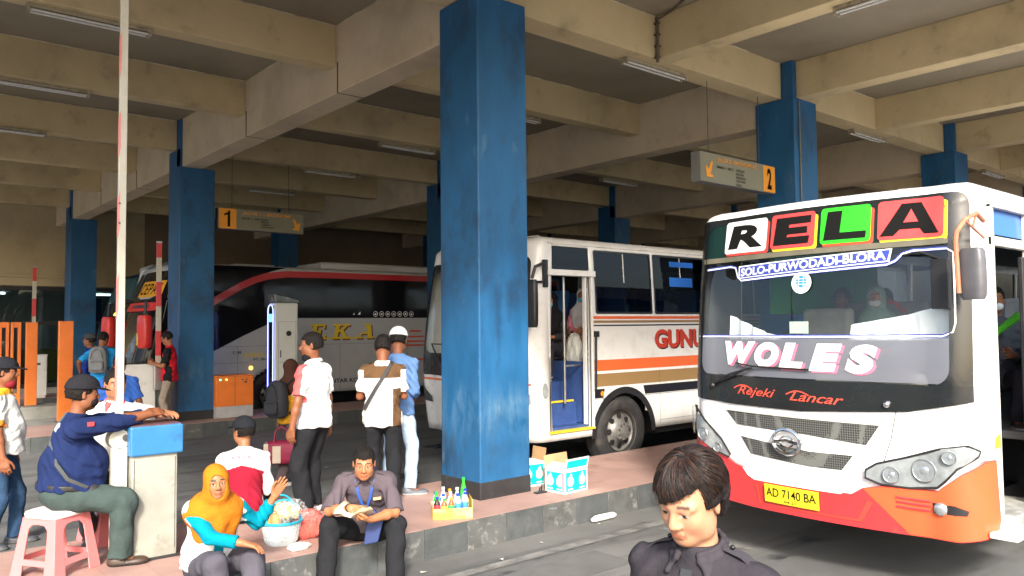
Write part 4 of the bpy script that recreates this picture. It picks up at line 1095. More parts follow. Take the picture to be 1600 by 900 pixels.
# ================================================================== grey and red coach across the second platform
eka = thing('coach', 'long grey coach with red roof arc, black windows and yellow EKA letters', 'bus', (4.9, 18.45, 0))
EW = (4.9, 18.45, 0)
E_ = Shell(4.55, 17.2, 2.5, 12.0, .48, 3.28, rc=.34, bow=.24, rake=.75, zk=1.25, tumble=.06, rr=.16, belly=.05)
M_egrey = mat('coach_grey', (.42, .44, .46), .35, var=.05, scale=2, coat=.2, dirt=(.25, .25, .25, .4), dscale=2)
M_ered = mat('coach_red', (.42, .02, .025), .35, var=.08, coat=.3)
M_eglass = mat('coach_black_glass', (.008, .008, .010), .10, var=.1, scale=2, spec=.22)
es = lambda u_, z_, o_: E_.fn(u_, z_, o_) - Vector(EW)
def EM(name, flat, material, parent=None, off=.003, depth=0., **k): return mapped(name, flat, es, material, parent or eka, off, depth, **k)
v = E_.us; u = E_.uf
holes = [(u(19.45), u(17.5), 1.40, 2.62)]
E_.body('body', M_egrey, eka, holes, EW, arches=[(v(7.55), .48, .62), (v(13.6), .48, .62)])
EM('windscreen', poly_flat([(u(19.45), 1.40), (u(17.5), 1.40), (u(17.5), 2.62), (u(19.45), 2.62)]), M_glassd, off=-.004)
EM('windscreen_header', poly_flat([(u(19.6), 2.62), (u(17.35), 2.62), (u(17.35), 3.24), (u(19.6), 3.24)]), M_eglass, off=.004)
EM('windscreen_seal', frame_flat(rr8(u(19.6), u(17.32), 1.25, 2.70, .10), rr8(u(19.42), u(17.52), 1.42, 2.60, .10)), M_frit, off=.005)
sb = EM('destination_board', poly_flat(rrect(u(18.42), u(17.30), 2.68, 3.02, .03)), mat('board_amber', (.78, .36, .02), .4, var=.05), off=.03, depth=.01)
f_ = text_fit('CEPAT', u(18.36), u(17.38), 2.73, 2.97, bold=.01, space=1.15); EM('board_text', f_, M_ink, sb, off=.045)
EM('route_strip', poly_flat([(u(18.3), 2.64), (u(17.4), 2.64), (u(17.4), 2.69), (u(18.3), 2.69)]), mat('strip_grey', (.45, .47, .5), .5), off=.02)
M_erb = mat('header_bar_red', (.62, .03, .035), .35, var=.08)
EM('corner_glass', poly_flat([(u(17.55), 1.25), (v(5.02), .98), (v(5.02), 3.24), (u(17.55), 3.24)]), M_eglass, off=.007, step=.05, zstep=.15)
EM('red_header_bar', poly_flat(rrect(u(18.9), u(17.30), 2.38, 2.56, .06)), M_erb, off=.02, depth=.02)
EM('red_header_slot', poly_flat([(u(18.4), 2.45), (u(17.6), 2.45), (u(17.6), 2.51), (u(18.4), 2.51)]), mat('slot_dark', (.05, .05, .06), .4), off=.05)
for a in (18.58, 17.42): EM('marker_lamp', poly_flat(disc(u(a), 2.485, .035)), mat('red_lens', (.75, .04, .02), .3), off=.05)
# glass sweep down the side, red arc above it
arc = [(4.98, 1.75), (5.2, 1.9), (5.8, 2.30), (6.21, 2.59), (6.5, 2.76), (6.8, 2.93), (7.1, 3.07), (7.42, 3.17), (7.9, 3.23), (8.7, 3.24), (16.4, 3.24)]
lowg = [(16.4, 2.22), (7.9, 2.22), (7.55, 2.14), (7.2, 1.99), (6.84, 1.83), (6.28, 1.55), (6.15, 1.5), (6.15, .9), (4.98, .9)]
EM('side_glass', poly_flat([(v(x), z) for x, z in arc+lowg]), M_eglass, off=.004, step=.12, zstep=.12)
arcT = [(v(x), z+.0) for x, z in arc]
def eband(pts, w, name, material, off):
    vs = []; fs = []; n = len(pts)
    for i, p in enumerate(pts):
        a = pts[max(i-1, 0)]; b = pts[min(i+1, n-1)]; d = Vector((b[0]-a[0], b[1]-a[1])).normalized(); q = Vector((-d.y, d.x))*w/2
        vs += [(p[0]+q.x, p[1]+q.y), (p[0]-q.x, p[1]-q.y)]
    for i in range(n-1): fs.append((2*i, 2*i+2, 2*i+3, 2*i+1))
    return EM(name, (vs, fs), material, off=off, step=.15)
eband(arcT, .15, 'red_arc', M_ered, .010)
EM('black_crown', poly_flat([(v(x), z+.075) for x, z in arc[:8]]+[(v(7.9), 3.42), (v(6.2), 3.42), (v(5.2), 3.42)]), M_eglass, off=.006, step=.12, zstep=.08)
M_eyel = mat('name_yellow', (.72, .52, .02), .4, var=.04)
def slab_E(x0, x1, z0, z1, ch):
    w_ = x1-x0; h = z1-z0; X = lambda t: v(x0+w_*t); Z = lambda t: z0+h*t
    if ch == 'E': p = [(0, 0), (1, 0), (1, .30), (.9, .30), (.85, .14), (.42, .14), (.45, .42), (.62, .42), (.6, .34), (.7, .34), (.76, .68), (.66, .68), (.64, .56), (.47, .56), (.5, .86), (.88, .86), (.86, .7), (.97, .7), (1.03, 1), (.12, 1), (.1, .86), (.26, .86), (.14, .14), (0, .14)]
    elif ch == 'K': p = [(0, 0), (.42, 0), (.44, .14), (.34, .14), (.39, .42), (.48, .5), (.66, .14), (.56, .14), (.54, 0), (1, 0), (1.02, .14), (.9, .14), (.68, .58), (.92, .86), (1.06, .86), (1.08, 1), (.66, 1), (.64, .86), (.74, .86), (.43, .58), (.48, .86), (.6, .86), (.62, 1), (.12, 1), (.1, .86), (.24, .86), (.12, .14), (0, .14)]
    else: p = [(0, 0), (.36, 0), (.37, .13), (.27, .13), (.33, .3), (.66, .3), (.67, .13), (.58, .13), (.57, 0), (1, 0), (1.01, .13), (.9, .13), (.86, 1), (.5, 1), (.49, .87), (.6, .87), (.16, .13), (0, .13)]
    return poly_flat([(X(a), Z(b)) for a, b in p])
for ch, a, b in (('E', 8.40, 8.82), ('K', 8.98, 9.44), ('A', 9.62, 10.12)):
    q = slab_E(a, b, 1.72, 2.08, ch)
    EM('name_shadow', ([(p+.035, z-.03) for p, z in q[0]], q[1]), mat('name_maroon', (.12, .01, .01), .4), off=.005, step=.2)
    EM('name_letter', q, M_eyel, off=.009, step=.2)
    if ch == 'A': EM('letter_counter', poly_flat([(v(9.80), 1.88), (v(9.94), 1.88), (v(9.94), 2.0)]), M_egrey, off=.012)
EM('name_underline', poly_flat([(v(8.40), 1.72), (v(9.7), 1.72), (v(9.7), 1.76), (v(8.40), 1.76)]), M_eyel, off=.009, step=.3)
f_ = text_fit('EXECUTIVE', v(6.86), v(7.72), 1.36, 1.45, bold=.03, shear=.25); EM('class_text', f_, M_eyel, off=.005, step=.3)
f_ = text_fit('PT. EKA MIRA', v(7.08), v(7.7), 1.28, 1.33, bold=.015); EM('company_text', f_, M_ink, off=.005, step=.3)
f_ = text_fit('ANTAR KOTA', v(8.86), v(9.9), .68, .78, bold=.02); EM('service_text', f_, M_ink, off=.005, step=.3)
f_ = text_fit('E 188', v(6.62), v(6.80), 1.44, 1.50, bold=.01); EM('fleet_text', f_, M_ink, off=.005, step=.3)
for z0, z1, a, b in ((1.60, 1.605, 6.2, 16.4), (1.24, 1.245, 6.2, 6.95)): EM('panel_gap', poly_flat([(v(a), z0), (v(b), z0), (v(b), z1), (v(a), z1)]), M_blackp, off=.004, step=.5)
for x in (6.72, 8.3, 9.2, 10.3, 11.1, 12.2, 13): EM('panel_gap', poly_flat([(v(x), .5), (v(x)+.006, .5), (v(x)+.006, 1.6), (v(x), 1.6)]), M_blackp, off=.004, step=.5)
for i in range(7): # round comfort pictograms on the glass
    c_ = v(10.18+.175*i)
    EM('comfort_icon', frame_flat(disc(c_, 2.32, .068, 20), disc(c_, 2.32, .055, 20)), M_lwhite, off=.007)
    EM('comfort_icon', poly_flat([(c_-.03, 2.29+.01*(i % 2)), (c_+.03, 2.30), (c_+.02, 2.34), (c_-.02, 2.33+.01*(i % 3))]), M_lwhite, off=.007)
for (x, z, d) in ((7.65, 2.28, .05), (9.55, 2.30, .05), (9.68, 2.30, .08)): EM('reflection_sticker', poly_flat([(v(x), z), (v(x)+d, z), (v(x)+d, z+d)]), M_lwhite, off=.007)
M_eor = mat('coach_orange_dash', (.60, .07, .03), .4)
for i, (a, b, z) in enumerate(((11.15, 11.5, 1.86), (11.0, 11.6, 1.72), (10.9, 11.6, 1.60), (10.7, 11.7, 1.50), (11.3, 11.7, 1.14))): EM('orange_dash', poly_flat([(v(a), z), (v(b), z), (v(b)+.05, z+.04), (v(a)+.05, z+.05)]), M_eor, off=.005)
EM('side_indicator', poly_flat(disc(v(7.02), 1.12, .04)), mat('amber_lit', (.9, .4, .05), .3, emit=(1, .45, .05), estr=3), off=.012)
EM('luggage_lock', poly_flat(rrect(v(9.98), v(10.12), 1.02, 1.12, .02)), M_dsteel, off=.01)
build('roof_unit', MB().box(9.0, 13.0, 17.75, 19.2, 3.36, 3.60).box(6.9, 7.9, 17.9, 19, 3.36, 3.48), M_egrey, eka, world=EW, bevel=.08, seg=3)
for x in (7.55, 13.6): wheel(eka, (x-4.9, 17.28-18.45, .50)); wheel(eka, (x-4.9, 19.6-18.45, .50))
build('wheel_well', MB().box(6.9, 16, 17.6, 19.5, .40, 1.25), M_blackp, eka, world=EW)
build('dashboard', MB().box(4.95, 5.4, 17.5, 19.4, 1.0, 1.35), M_blackp, eka, world=EW, bevel=.05)
build('cabin_partition', MB().box(6.6, 6.7, 17.4, 19.5, 1.3, 3.2), M_bint, eka, world=EW)
build('windscreen_cards', MB().box(4.9, 4.92, 17.9, 18.3, 1.46, 1.62).box(4.9, 4.92, 18.4, 18.55, 1.5, 1.7), M_lwhite, eka, world=EW)
for yb, xo in ((16.92, 4.72), (19.45, 4.66)):
    mirror_on_arm(eka, [Vector(p)-Vector(EW) for p in ((5.25, yb+(.3 if yb < 18 else -.15), 2.62), (4.95, yb, 2.66), (xo+.02, yb, 2.55), (xo, yb, 2.3))], Vector((xo, yb, 1.95))-Vector(EW), (.11, .16, .33), M_red, M_blackp, rot=.3, r=.03)
    build('mirror_marker', MB().box(xo-.13, xo-.115, yb+.02, yb+.09, 1.68, 1.92), M_yel, eka, world=EW, bevel=.01)
EM('front_bumper_lamp', poly_flat(rrect(u(17.75), u(17.45), .85, 1.0, .04)), M_refl, off=.01)

# a dark teal coach further back, only its nose in view
tl = thing('coach', 'dark teal coach in the shade behind the grey coach, only its nose showing', 'bus', (4.5, 22.8, 0))
TW = (4.5, 22.8, 0)
T_ = Shell(5.15, 21.4, 2.5, 11.0, .5, 3.25, rc=.34, bow=.24, rake=.6, zk=1.25, tumble=.06, rr=.16)
ts = lambda u_, z_, o_: T_.fn(u_, z_, o_) - Vector(TW)
T_.body('body', mat('coach_teal', (.010, .06, .075), .35, var=.1, coat=.3), tl, [], TW, arches=[(T_.us(8.0), .48, .62)])
mapped('windscreen', poly_flat(rrect(T_.uf(23.75), T_.uf(21.55), 1.35, 2.7, .1)), ts, M_eglass, tl, off=.005)
mapped('side_glass', poly_flat([(T_.us(5.8), 1.7), (T_.us(15), 1.9), (T_.us(15), 3.0), (T_.us(6.3), 3.0)]), ts, M_eglass, tl, off=.005, step=.3)
mapped('headlight', poly_flat(rrect(T_.uf(21.95), T_.uf(21.6), .95, 1.12, .05)), ts, M_refl, tl, off=.01)
mapped('marker_lamp', poly_flat(rrect(T_.uf(22.2), T_.uf(21.9), 2.35, 2.42, .02)), ts, mat('amber_board_lit', (.9, .5, .05), .3, emit=(1, .5, .05), estr=2.5), tl, off=.02)
wheel(tl, (8.0-4.5, 21.48-22.8, .5))
build('roof_unit', MB().box(6.2, 7.2, 21.9, 23.6, 3.3, 3.5), mat('roof_blue', (.02, .05, .30), .35), tl, world=TW, bevel=.07)
# ------------------------------------------------------------------ people: implicit surfaces turned into one continuous mesh each
def A(*v): return np.array(v if len(v) > 1 else v[0], float)
def unit(v): v = np.asarray(v, float); return v/(np.linalg.norm(v)+1e-9)
class Cap:      # tapered capsule
    def __init__(s, a, b, r0, r1=None, k=.02, sc=None, cut=None): s.a, s.b, s.r0, s.r1, s.k = A(a), A(b), r0, r0 if r1 is None else r1, k; s.cut = cut
    def d(s, p):
        ba = s.b-s.a; h = np.clip(((p-s.a)@ba)/(ba@ba+1e-12), 0, 1)
        d = np.linalg.norm(p-s.a-h[:, None]*ba, axis=1)-(s.r0+(s.r1-s.r0)*h)
        if s.cut is not None:        # (point, outward direction): flat end
            for c, n in s.cut: d = np.maximum(d, (p-c)@n)
        return d
class Ell:      # ellipsoid with an orientation matrix (columns = axes)
    def __init__(s, c, r, M=None, k=.02, cut=None): s.c, s.r, s.M, s.k, s.cut = A(c), A(r), M, k, cut
    def d(s, p):
        q = p-s.c
        if s.M is not None: q = q@s.M
        k0 = np.linalg.norm(q/s.r, axis=1); k1 = np.linalg.norm(q/(s.r**2), axis=1)
        d = k0*(k0-1)/(k1+1e-9)
        d = np.where(k0 < .3, -(s.r.min())*(1-k0), d)
        if s.cut is not None:
            for c, n in s.cut: d = np.maximum(d, (p-c)@n)
        return d
class Sub:
    def __init__(s, prim, k=.01): s.p, s.k = prim, k
def smin(a, b, k):
    h = np.clip(.5+.5*(b-a)/k, 0, 1); return b+(a-b)*h-k*h*(1-h)
def bbox(q):
    if isinstance(q, Cap):
        r = max(q.r0, q.r1); return np.minimum(q.a, q.b)-r, np.maximum(q.a, q.b)+r
    r = q.r.max() if q.M is not None else q.r
    return q.c-r, q.c+r
def field(prims, p, post=None):
    d = np.ones(len(p))
    for q in prims:
        pr = q.p if isinstance(q, Sub) else q
        lo, hi = bbox(pr); mg = .085+q.k
        m = np.flatnonzero(((p > lo-mg) & (p < hi+mg)).all(1))
        if len(m) == 0: continue
        e = pr.d(p[m]); dm = d[m]
        if isinstance(q, Sub): d[m] = -smin(-dm, e, q.k)
        else: d[m] = smin(dm, e, max(q.k, 1e-4))
    if post is not None: d = post(p, d)
    return d
def polygonize(prims, h, post=None, pad=.05):
    lo = np.full(3, 1e9); hi = -lo
    for q in prims:
        if isinstance(q, Sub): continue
        if isinstance(q, Cap):
            r = max(q.r0, q.r1); lo = np.minimum(lo, np.minimum(q.a, q.b)-r); hi = np.maximum(hi, np.maximum(q.a, q.b)+r)
        else: lo = np.minimum(lo, q.c-q.r.max()); hi = np.maximum(hi, q.c+q.r.max())
    lo -= pad; hi += pad
    C = 4; n = (np.ceil((hi-lo)/(h*C)).astype(int)+1)
    gx = [lo[i]+np.arange(n[i])*h*C for i in range(3)]
    P = np.stack(np.meshgrid(*gx, indexing='ij'), -1).reshape(-1, 3)
    d = field(prims, P, post).reshape(n)
    act = np.abs(d) < min(h*C*1.9, .08)
    a = np.zeros_like(act)
    for dx in (0, 1):
        for dy in (0, 1):
            for dz in (0, 1): a[:n[0]-dx, :n[1]-dy, :n[2]-dz] |= act[dx:, dy:, dz:]
    N = n*C
    D = np.repeat(np.repeat(np.repeat(d, C, 0), C, 1), C, 2)
    idx = np.argwhere(a)
    off = np.stack(np.meshgrid(*[np.arange(C)]*3, indexing='ij'), -1).reshape(-1, 3)
    I = (idx[:, None, :]*C+off[None]).reshape(-1, 3)
    D[I[:, 0], I[:, 1], I[:, 2]] = field(prims, lo+I*h, post)
    S = D < 0
    # surface nets
    c = np.zeros(tuple(N-1), np.int8)
    for dx in (0, 1):
        for dy in (0, 1):
            for dz in (0, 1): c += S[dx:N[0]-1+dx, dy:N[1]-1+dy, dz:N[2]-1+dz]
    cells = np.argwhere((c > 0) & (c < 8))
    if len(cells) == 0: return np.zeros((0, 3)), []
    ids = -np.ones(tuple(N-1), int); ids[cells[:, 0], cells[:, 1], cells[:, 2]] = np.arange(len(cells))
    acc = np.zeros((len(cells), 3)); cnt = np.zeros(len(cells))
    cor = [(x, y, z) for x in (0, 1) for y in (0, 1) for z in (0, 1)]
    for p in cor:
        for ax in range(3):
            if p[ax] == 1: continue
            q = list(p); q[ax] = 1
            a_ = cells+p; b_ = cells+q
            da = D[a_[:, 0], a_[:, 1], a_[:, 2]]; db = D[b_[:, 0], b_[:, 1], b_[:, 2]]
            m = (da < 0) != (db < 0)
            t = np.clip(np.where(m, da/(da-db+1e-12), 0), 0, 1)
            pos = A(p)[None]+np.eye(3)[ax][None]*t[:, None]
            acc[m] += pos[m]; cnt[m] += 1
    V = lo+(cells+acc/cnt[:, None])*h
    F = []
    for ax in range(3):
        o1, o2 = [(1, 2), (2, 0), (0, 1)][ax]
        sl0 = [slice(1, N[i]-1) for i in range(3)]; sl0[ax] = slice(0, N[ax]-1)
        sl1 = list(sl0); sl1[ax] = slice(1, N[ax])
        s0 = S[tuple(sl0)]; s1 = S[tuple(sl1)]
        e = np.argwhere(s0 != s1)
        if len(e) == 0: continue
        inv = s0[e[:, 0], e[:, 1], e[:, 2]]
        base = e+1; base[:, ax] -= 1
        u1 = np.eye(3, dtype=int)[o1]; u2 = np.eye(3, dtype=int)[o2]
        q = [base, base-u1, base-u1-u2, base-u2]
        q = [ids[x[:, 0], x[:, 1], x[:, 2]] for x in q]
        Q = np.stack(q, 1); Q = Q[(Q >= 0).all(1)] if False else Q
        Q[~inv] = Q[~inv][:, ::-1]
        ok = (Q >= 0).all(1); F.append(Q[ok])
    return V, np.concatenate(F)
def implicit(name, prims, h, material, parent, color, post=None, relax=1):
    V, F = polygonize(prims, h, post)
    if len(V) == 0: return None
    me = bpy.data.meshes.new(name)
    me.vertices.add(len(V)); me.loops.add(len(F)*4); me.polygons.add(len(F))
    me.vertices.foreach_set('co', V.astype(np.float32).ravel())
    me.loops.foreach_set('vertex_index', F.astype(np.int32).ravel())
    me.polygons.foreach_set('loop_start', np.arange(0, len(F)*4, 4, dtype=np.int32))
    me.polygons.foreach_set('loop_total', np.full(len(F), 4, np.int32))
    me.polygons.foreach_set('use_smooth', np.ones(len(F), bool))
    me.update(); me.validate()
    at = me.color_attributes.new('Col', 'FLOAT_COLOR', 'POINT')
    c = np.ones((len(V), 4), np.float32)
    c[:, :3] = color(V) if callable(color) else np.array(color)[None]
    at.data.foreach_set('color', c.ravel())
    me.materials.append(material)
    o = bpy.data.objects.new(name, me); COL.objects.link(o); o.parent = parent
    return o

def ik(a, t, l1, l2, pole):
    a, t = A(a), A(t); d = t-a; L = np.linalg.norm(d)
    if L > (l1+l2)*.999: t = a+d/L*(l1+l2)*.999; d = t-a; L = np.linalg.norm(d)
    x = (l1*l1-l2*l2+L*L)/(2*L); y = math.sqrt(max(l1*l1-x*x, 0)); n = d/L
    p = A(pole)-n*(A(pole)@n); p = unit(p)
    return a+n*x+p*y, t
def rotm(yaw=0, pitch=0, roll=0):          # columns: forward, left, up; pitch > 0 leans or looks forward-down
    cy, sy = math.cos(yaw), math.sin(yaw); cp, sp = math.cos(pitch), math.sin(pitch); cr, sr = math.cos(roll), math.sin(roll)
    Rz = A([[cy, -sy, 0], [sy, cy, 0], [0, 0, 1]]); Ry = A([[cp, 0, sp], [0, 1, 0], [-sp, 0, cp]]); Rx = A([[1, 0, 0], [0, cr, -sr], [0, sr, cr]])
    return Rz@Ry@Rx
def wr(p, f=1.): return np.sin(p[:, 0]*23*f+1.3*np.sin(p[:, 2]*17*f)+p[:, 1]*9)*np.sin(p[:, 2]*31*f+1.7*np.sin(p[:, 1]*19*f)+p[:, 0]*11)+.5*np.sin(p[:, 1]*47*f+p[:, 2]*21+2*np.sin(p[:, 0]*29))

SKIN = lin(150, 98, 68); SKIN2 = lin(128, 80, 54); SKIN3 = lin(175, 120, 88)
DARKHAIR = (.010, .008, .007)
def hand_prims(w, dr, nr, side, curl=.35, s=1., spread=.10, th=.6, fr=.0092, idx=None):
    """w wrist, dr pointing direction, nr palm normal (the way the palm faces); side +1 left hand, -1 right"""
    dr = unit(dr); nr = unit(A(nr)-dr*(A(nr)@dr)); lt = np.cross(nr, dr)*side      # lt: towards the thumb
    P = []
    knuck = []
    for i, o in enumerate((.030, .011, -.009, -.027)):
        k = w+dr*(.085-.006*abs(i-1))*s+lt*o*s; knuck.append(k)
        P.append(Cap(w+dr*.012*s+lt*o*.6*s, k, .015*s, .0125*s, k=.012))
    for i, (k, ln) in enumerate(zip(knuck, (.070, .078, .073, .058))):
        a = 0; p = k; d = unit(dr+lt*spread*(1.3-i*.9)); c = curl if idx is None else idx[i]
        for j, f in enumerate((.45, .32, .26)):
            a += c*(1 if j else .8)
            v = d*math.cos(a)+nr*math.sin(a); q = p+v*ln*f*s
            P.append(Cap(p, q, fr*(1.05-.10*j)*s, fr*(.98-.12*j)*s, k=.004)); p = q
    t0 = w+dr*.028*s+lt*.026*s; d = unit(dr*.75+lt*.75+nr*th*.5); t1 = t0+d*.040*s; d2 = unit(dr*.95+lt*.30+nr*th*.6); t2 = t1+d2*.032*s; t3 = t2+unit(dr+nr*th*.5)*.026*s
    P += [Cap(t0, t1, .0155*s, .012*s, k=.010), Cap(t1, t2, .0112*s, .0105*s, k=.004), Cap(t2, t3, .0104*s, .0085*s, k=.004)]
    return P

def person(label, loc, rotz, H=1.66, group=None, res=.009, bulk=1., belly=0., skin=SKIN, lean=0., leanr=0., twist=0., headyaw=0., headpitch=0., headroll=0.,
           hipz=None, pelvis=(0, 0), feet=None, kneepole=None, hands=None, elpole=None, handdir=None, palm=None, curl=.35, curls=None,
           shirt=None, sleeve=.62, hem=.06, trousers=None, shoes=(.02, .02, .02), shoesole=(.6, .6, .6), hair='short', haircol=DARKHAIR, cap=None, capbrim=1, mask=None,
           maskdown=False, sandals=False, legr=1., armr=1., beltcol=None, fem=False, shirtpost=None, nolegs=False, footyaw=(0.12, -.12), brow=0., slump=0., collar=None, legspread=.095, longlegs=True, armcol=None):
    s = H/1.66
    t = thing('person', label, 'person', loc, rotz, group)
    pel = A(pelvis[0], pelvis[1], (.88*s if hipz is None else hipz))
    Mt = rotm(twist, lean, leanr); F_, L_, U_ = Mt[:, 0], Mt[:, 1], Mt[:, 2]
    Mp = rotm(twist*.4, lean*.5, leanr*.4)
    mid = pel+Mp[:, 2]*.22*s; nb = mid+U_*.31*s
    shw = (.172 if not fem else .155)*s*(.92+.08*bulk)
    sh = [nb-U_*.078*s+L_*shw, nb-U_*.078*s-L_*shw]                # left, right
    Mh = rotm(twist+headyaw, headpitch, headroll)
    hb = nb+U_*.03*s+F_*.012*s; hc = hb+unit(Mh[:, 2]+U_*.6)*(.136-slump)*s + Mh[:, 0]*.012*s + F_*slump*.8*s
    hd = lambda x, y, z: hc+Mh@A(x, y, z)*s
    if hands is None: hands = [A(.04, .26, .78)*s, A(.04, -.26, .78)*s]
    if elpole is None: elpole = [A(-1, .5, -.2), A(-1, -.5, -.2)]
    hands = [A(h) for h in hands]
    el, wrs = [], []
    for i in (0, 1):
        e, w_ = ik(sh[i], hands[i], .275*s, .245*s, elpole[i]); el.append(e); wrs.append(w_)
    hips = [pel+Mp[:, 1]*.088*s-A(0, 0, .02), pel-Mp[:, 1]*.088*s-A(0, 0, .02)]
    if feet is None: feet = [A(.0, legspread*s, 0), A(.0, -legspread*s, 0)]
    feet = [A(f) for f in feet]
    if kneepole is None: kneepole = [A(1, .15, 0), A(1, -.15, 0)]
    kn, an = [], []
    for i in (0, 1):
        e, w_ = ik(hips[i], feet[i]+A(0, 0, .075*s), .405*s, .40*s, kneepole[i]); kn.append(e); an.append(w_)
    # ---- body: torso core, neck, head, arms, hands and legs, one skin
    P = [Ell(pel+Mp[:, 2]*.05*s, A(.095, .125, .13)*s, Mp, k=.05), Ell(mid+U_*.06*s, A(.095, .125, .17)*s, Mt, k=.06),
         Cap(sh[0]-L_*.02, sh[1]+L_*.02, .044*s, k=.05),
         Cap(nb-U_*.04*s, hc-Mh[:, 2]*.07*s-Mh[:, 0]*.015*s, .056*s, .050*s, k=.03)]
    P += [Ell(hd(-.014, 0, .032), A(.096, .077, .088)*s, Mh, k=.03), Ell(hd(.018, 0, -.030), A(.072, .063, .084)*s, Mh, k=.03),
          Ell(hd(.058, 0, -.088), A(.026, .030, .024)*s, Mh, k=.03)]
    wide = 1+.12*(bulk-1)
    for y in (1, -1):
        P += [Ell(hd(.050, y*.037*wide, -.028), A(.026, .024, .028)*s, Mh, k=.022), Cap(hd(.078, y*.012, .024), hd(.068, y*.046, .024), .012*s, k=.014),
              Ell(hd(.018, y*.048*wide, -.065), A(.030, .018, .030)*s, Mh, k=.03)]
    P += [Cap(hd(.084, 0, .018), hd(.103, 0, -.024), .0085*s, .0125*s, k=.010)]
    for y in (1, -1): P += [Ell(hd(.093, y*.013, -.030), A(.012, .009, .008)*s, Mh, k=.007)]
    for y in (1, -1): P += [Sub(Ell(hd(.094, y*.031, .004), A(.014, .018, .010)*s, Mh), k=.010)]
    for y in (1, -1): P += [Ell(hd(.0745, y*.031, .004), A(.0115, .0125, .0100)*s, Mh, k=.003), Cap(hd(.085, y*.020, .0135), hd(.080, y*.044, .011), .0035*s, k=.004)]
    P += [Cap(hd(.0875, .016, -.058), hd(.0875, -.016, -.058), .0058*s, k=.006), Cap(hd(.0865, .013, -.068), hd(.0865, -.013, -.068), .0065*s, k=.005)]
    P += [Sub(Cap(hd(.100, .022, -.0625), hd(.100, -.022, -.0625), .0040*s), k=.005)]
    for y in (1, -1): P += [Ell(hd(-.008, y*.079, -.004), A(.017, .008, .031)*s, Mh@rotm(y*.35), k=.008), Sub(Ell(hd(-.002, y*.090, -.002), A(.008, .006, .018)*s, Mh), k=.005)]
    for i in (0, 1):
        P += [Cap(sh[i], el[i], .043*s*armr, .036*s*armr, k=.03), Cap(el[i], el[i]*.65+wrs[i]*.35, .036*s*armr, .037*s*armr, k=.02), Cap(el[i]*.65+wrs[i]*.35, wrs[i], .037*s*armr, .025*s*armr, k=.02)]
        sd = 1 if i == 0 else -1
        dr = unit(wrs[i]-el[i]) if handdir is None or handdir[i] is None else A(handdir[i])
        nr = A(0, -sd, 0) if palm is None or palm[i] is None else A(palm[i])
        P += hand_prims(wrs[i]-dr*.005, dr, nr, sd, (curls[i] if curls else curl), s=s*1.02, fr=.0092 if res < .008 else .0105)
        if not nolegs:
            P += [Cap(hips[i], kn[i], .070*s, .048*s, k=.04), Cap(kn[i], kn[i]*.7+an[i]*.3, .046*s, .050*s, k=.03), Cap(kn[i]*.7+an[i]*.3, an[i], .050*s, .032*s, k=.03)]
            fy = footyaw[i]; fd = A(math.cos(fy), math.sin(fy), 0)
            P += [Cap(an[i]-A(0, 0, .02)-fd*.03, feet[i]+fd*.14*s+A(0, 0, .022), .034*s, .022*s, k=.02)]
    lipc = A(skin)*A(.80, .60, .60); whites = (.42, .38, .34); browc = A(.02, .014, .012) if res > .0055 else A(.10, .06, .045)
    def bcol(V):
        q = (V-hc)@Mh/s; c = np.tile(A(skin), (len(V), 1)).astype(float)
        c *= (1+.06*wr(V, .8))[:, None]
        inh = (np.abs(q) < .13).all(1)
        yy = np.abs(q[:, 1])
        lip = inh & (q[:, 0] > .078) & (yy < .025) & (q[:, 2] > -.074) & (q[:, 2] < -.052); c[lip] = lipc
        ey = inh & (q[:, 0] > .076) & (np.abs(yy-.031) < .0125) & (np.abs(q[:, 2]-.003) < .0055); c[ey] = whites
        ir = ey & (np.abs(yy-.030) < .0062); c[ir] = (.015, .01, .008)
        bw = inh & (q[:, 0] > .055) & (yy > .013) & (yy < .051) & (np.abs(q[:, 2]-.030-.05*(.03-np.abs(yy-.03))) < (.0050 if res > .0055 else .0034)); c[bw] = browc
        if hair in ('short', 'cap', 'bald'):
            sc_ = inh & (q[:, 2] > .035) & ((q[:, 0] < .02)); c[sc_] = haircol
        return c
    body = implicit('body', P, res, M_skin, t, bcol)
    # ---- head covering
    gr = res*.9
    if hair in ('short', 'bob', 'cap'):
        o = .006 if hair != 'bob' else .014
        def hpost(p, d):
            q = (p-hc)@Mh/s
            if hair == 'bob':
                line = np.where(q[:, 0] > .035, -q[:, 2]+.045+.5*q[:, 1], np.where(q[:, 0] > -.025, -q[:, 2]+.004, -q[:, 2]-.060))
                d2 = np.maximum(d, line*s)
            else:
                sideb = np.where(q[:, 0] > .048, -q[:, 2]+.060, np.where(q[:, 0] > .005, -q[:, 2]+.002+.0, -q[:, 2]-.045-.2*(q[:, 0]+.02)))
                d2 = np.maximum(d, sideb*s*.9)
            return d2-.0026*wr(p, 5)*1.
        HP = [Ell(hd(-.016, 0, .034), A(.098+o, .078+o*.8, .092+o)*s, Mh, k=.02), Ell(hd(-.035, 0, -.01), A(.070+o*.5, .068+o*.7, .075)*s, Mh, k=.03)]
        if hair == 'bob': HP += [Ell(hd(-.03, 0, .0), A(.085, .088, .09)*s, Mh, k=.03)]
        implicit('hair', HP, gr, M_hair, t, haircol, hpost)
    if cap is not None:
        fr_ = hd(0, 0, .040); 
        CPs = [Ell(hd(-.008, 0, .040), A(.118, .098, .107)*s, Mh, k=.01, cut=[(fr_, -Mh[:, 2])])]
        if capbrim:
            Mb = Mh@rotm(0, .22)
            CPs.append(Ell(hd(.105, 0, .042), A(.080, .072, .0085)*s, Mb, k=.008))
        implicit('cap', CPs, gr*.8, M_cloth, t, cap)
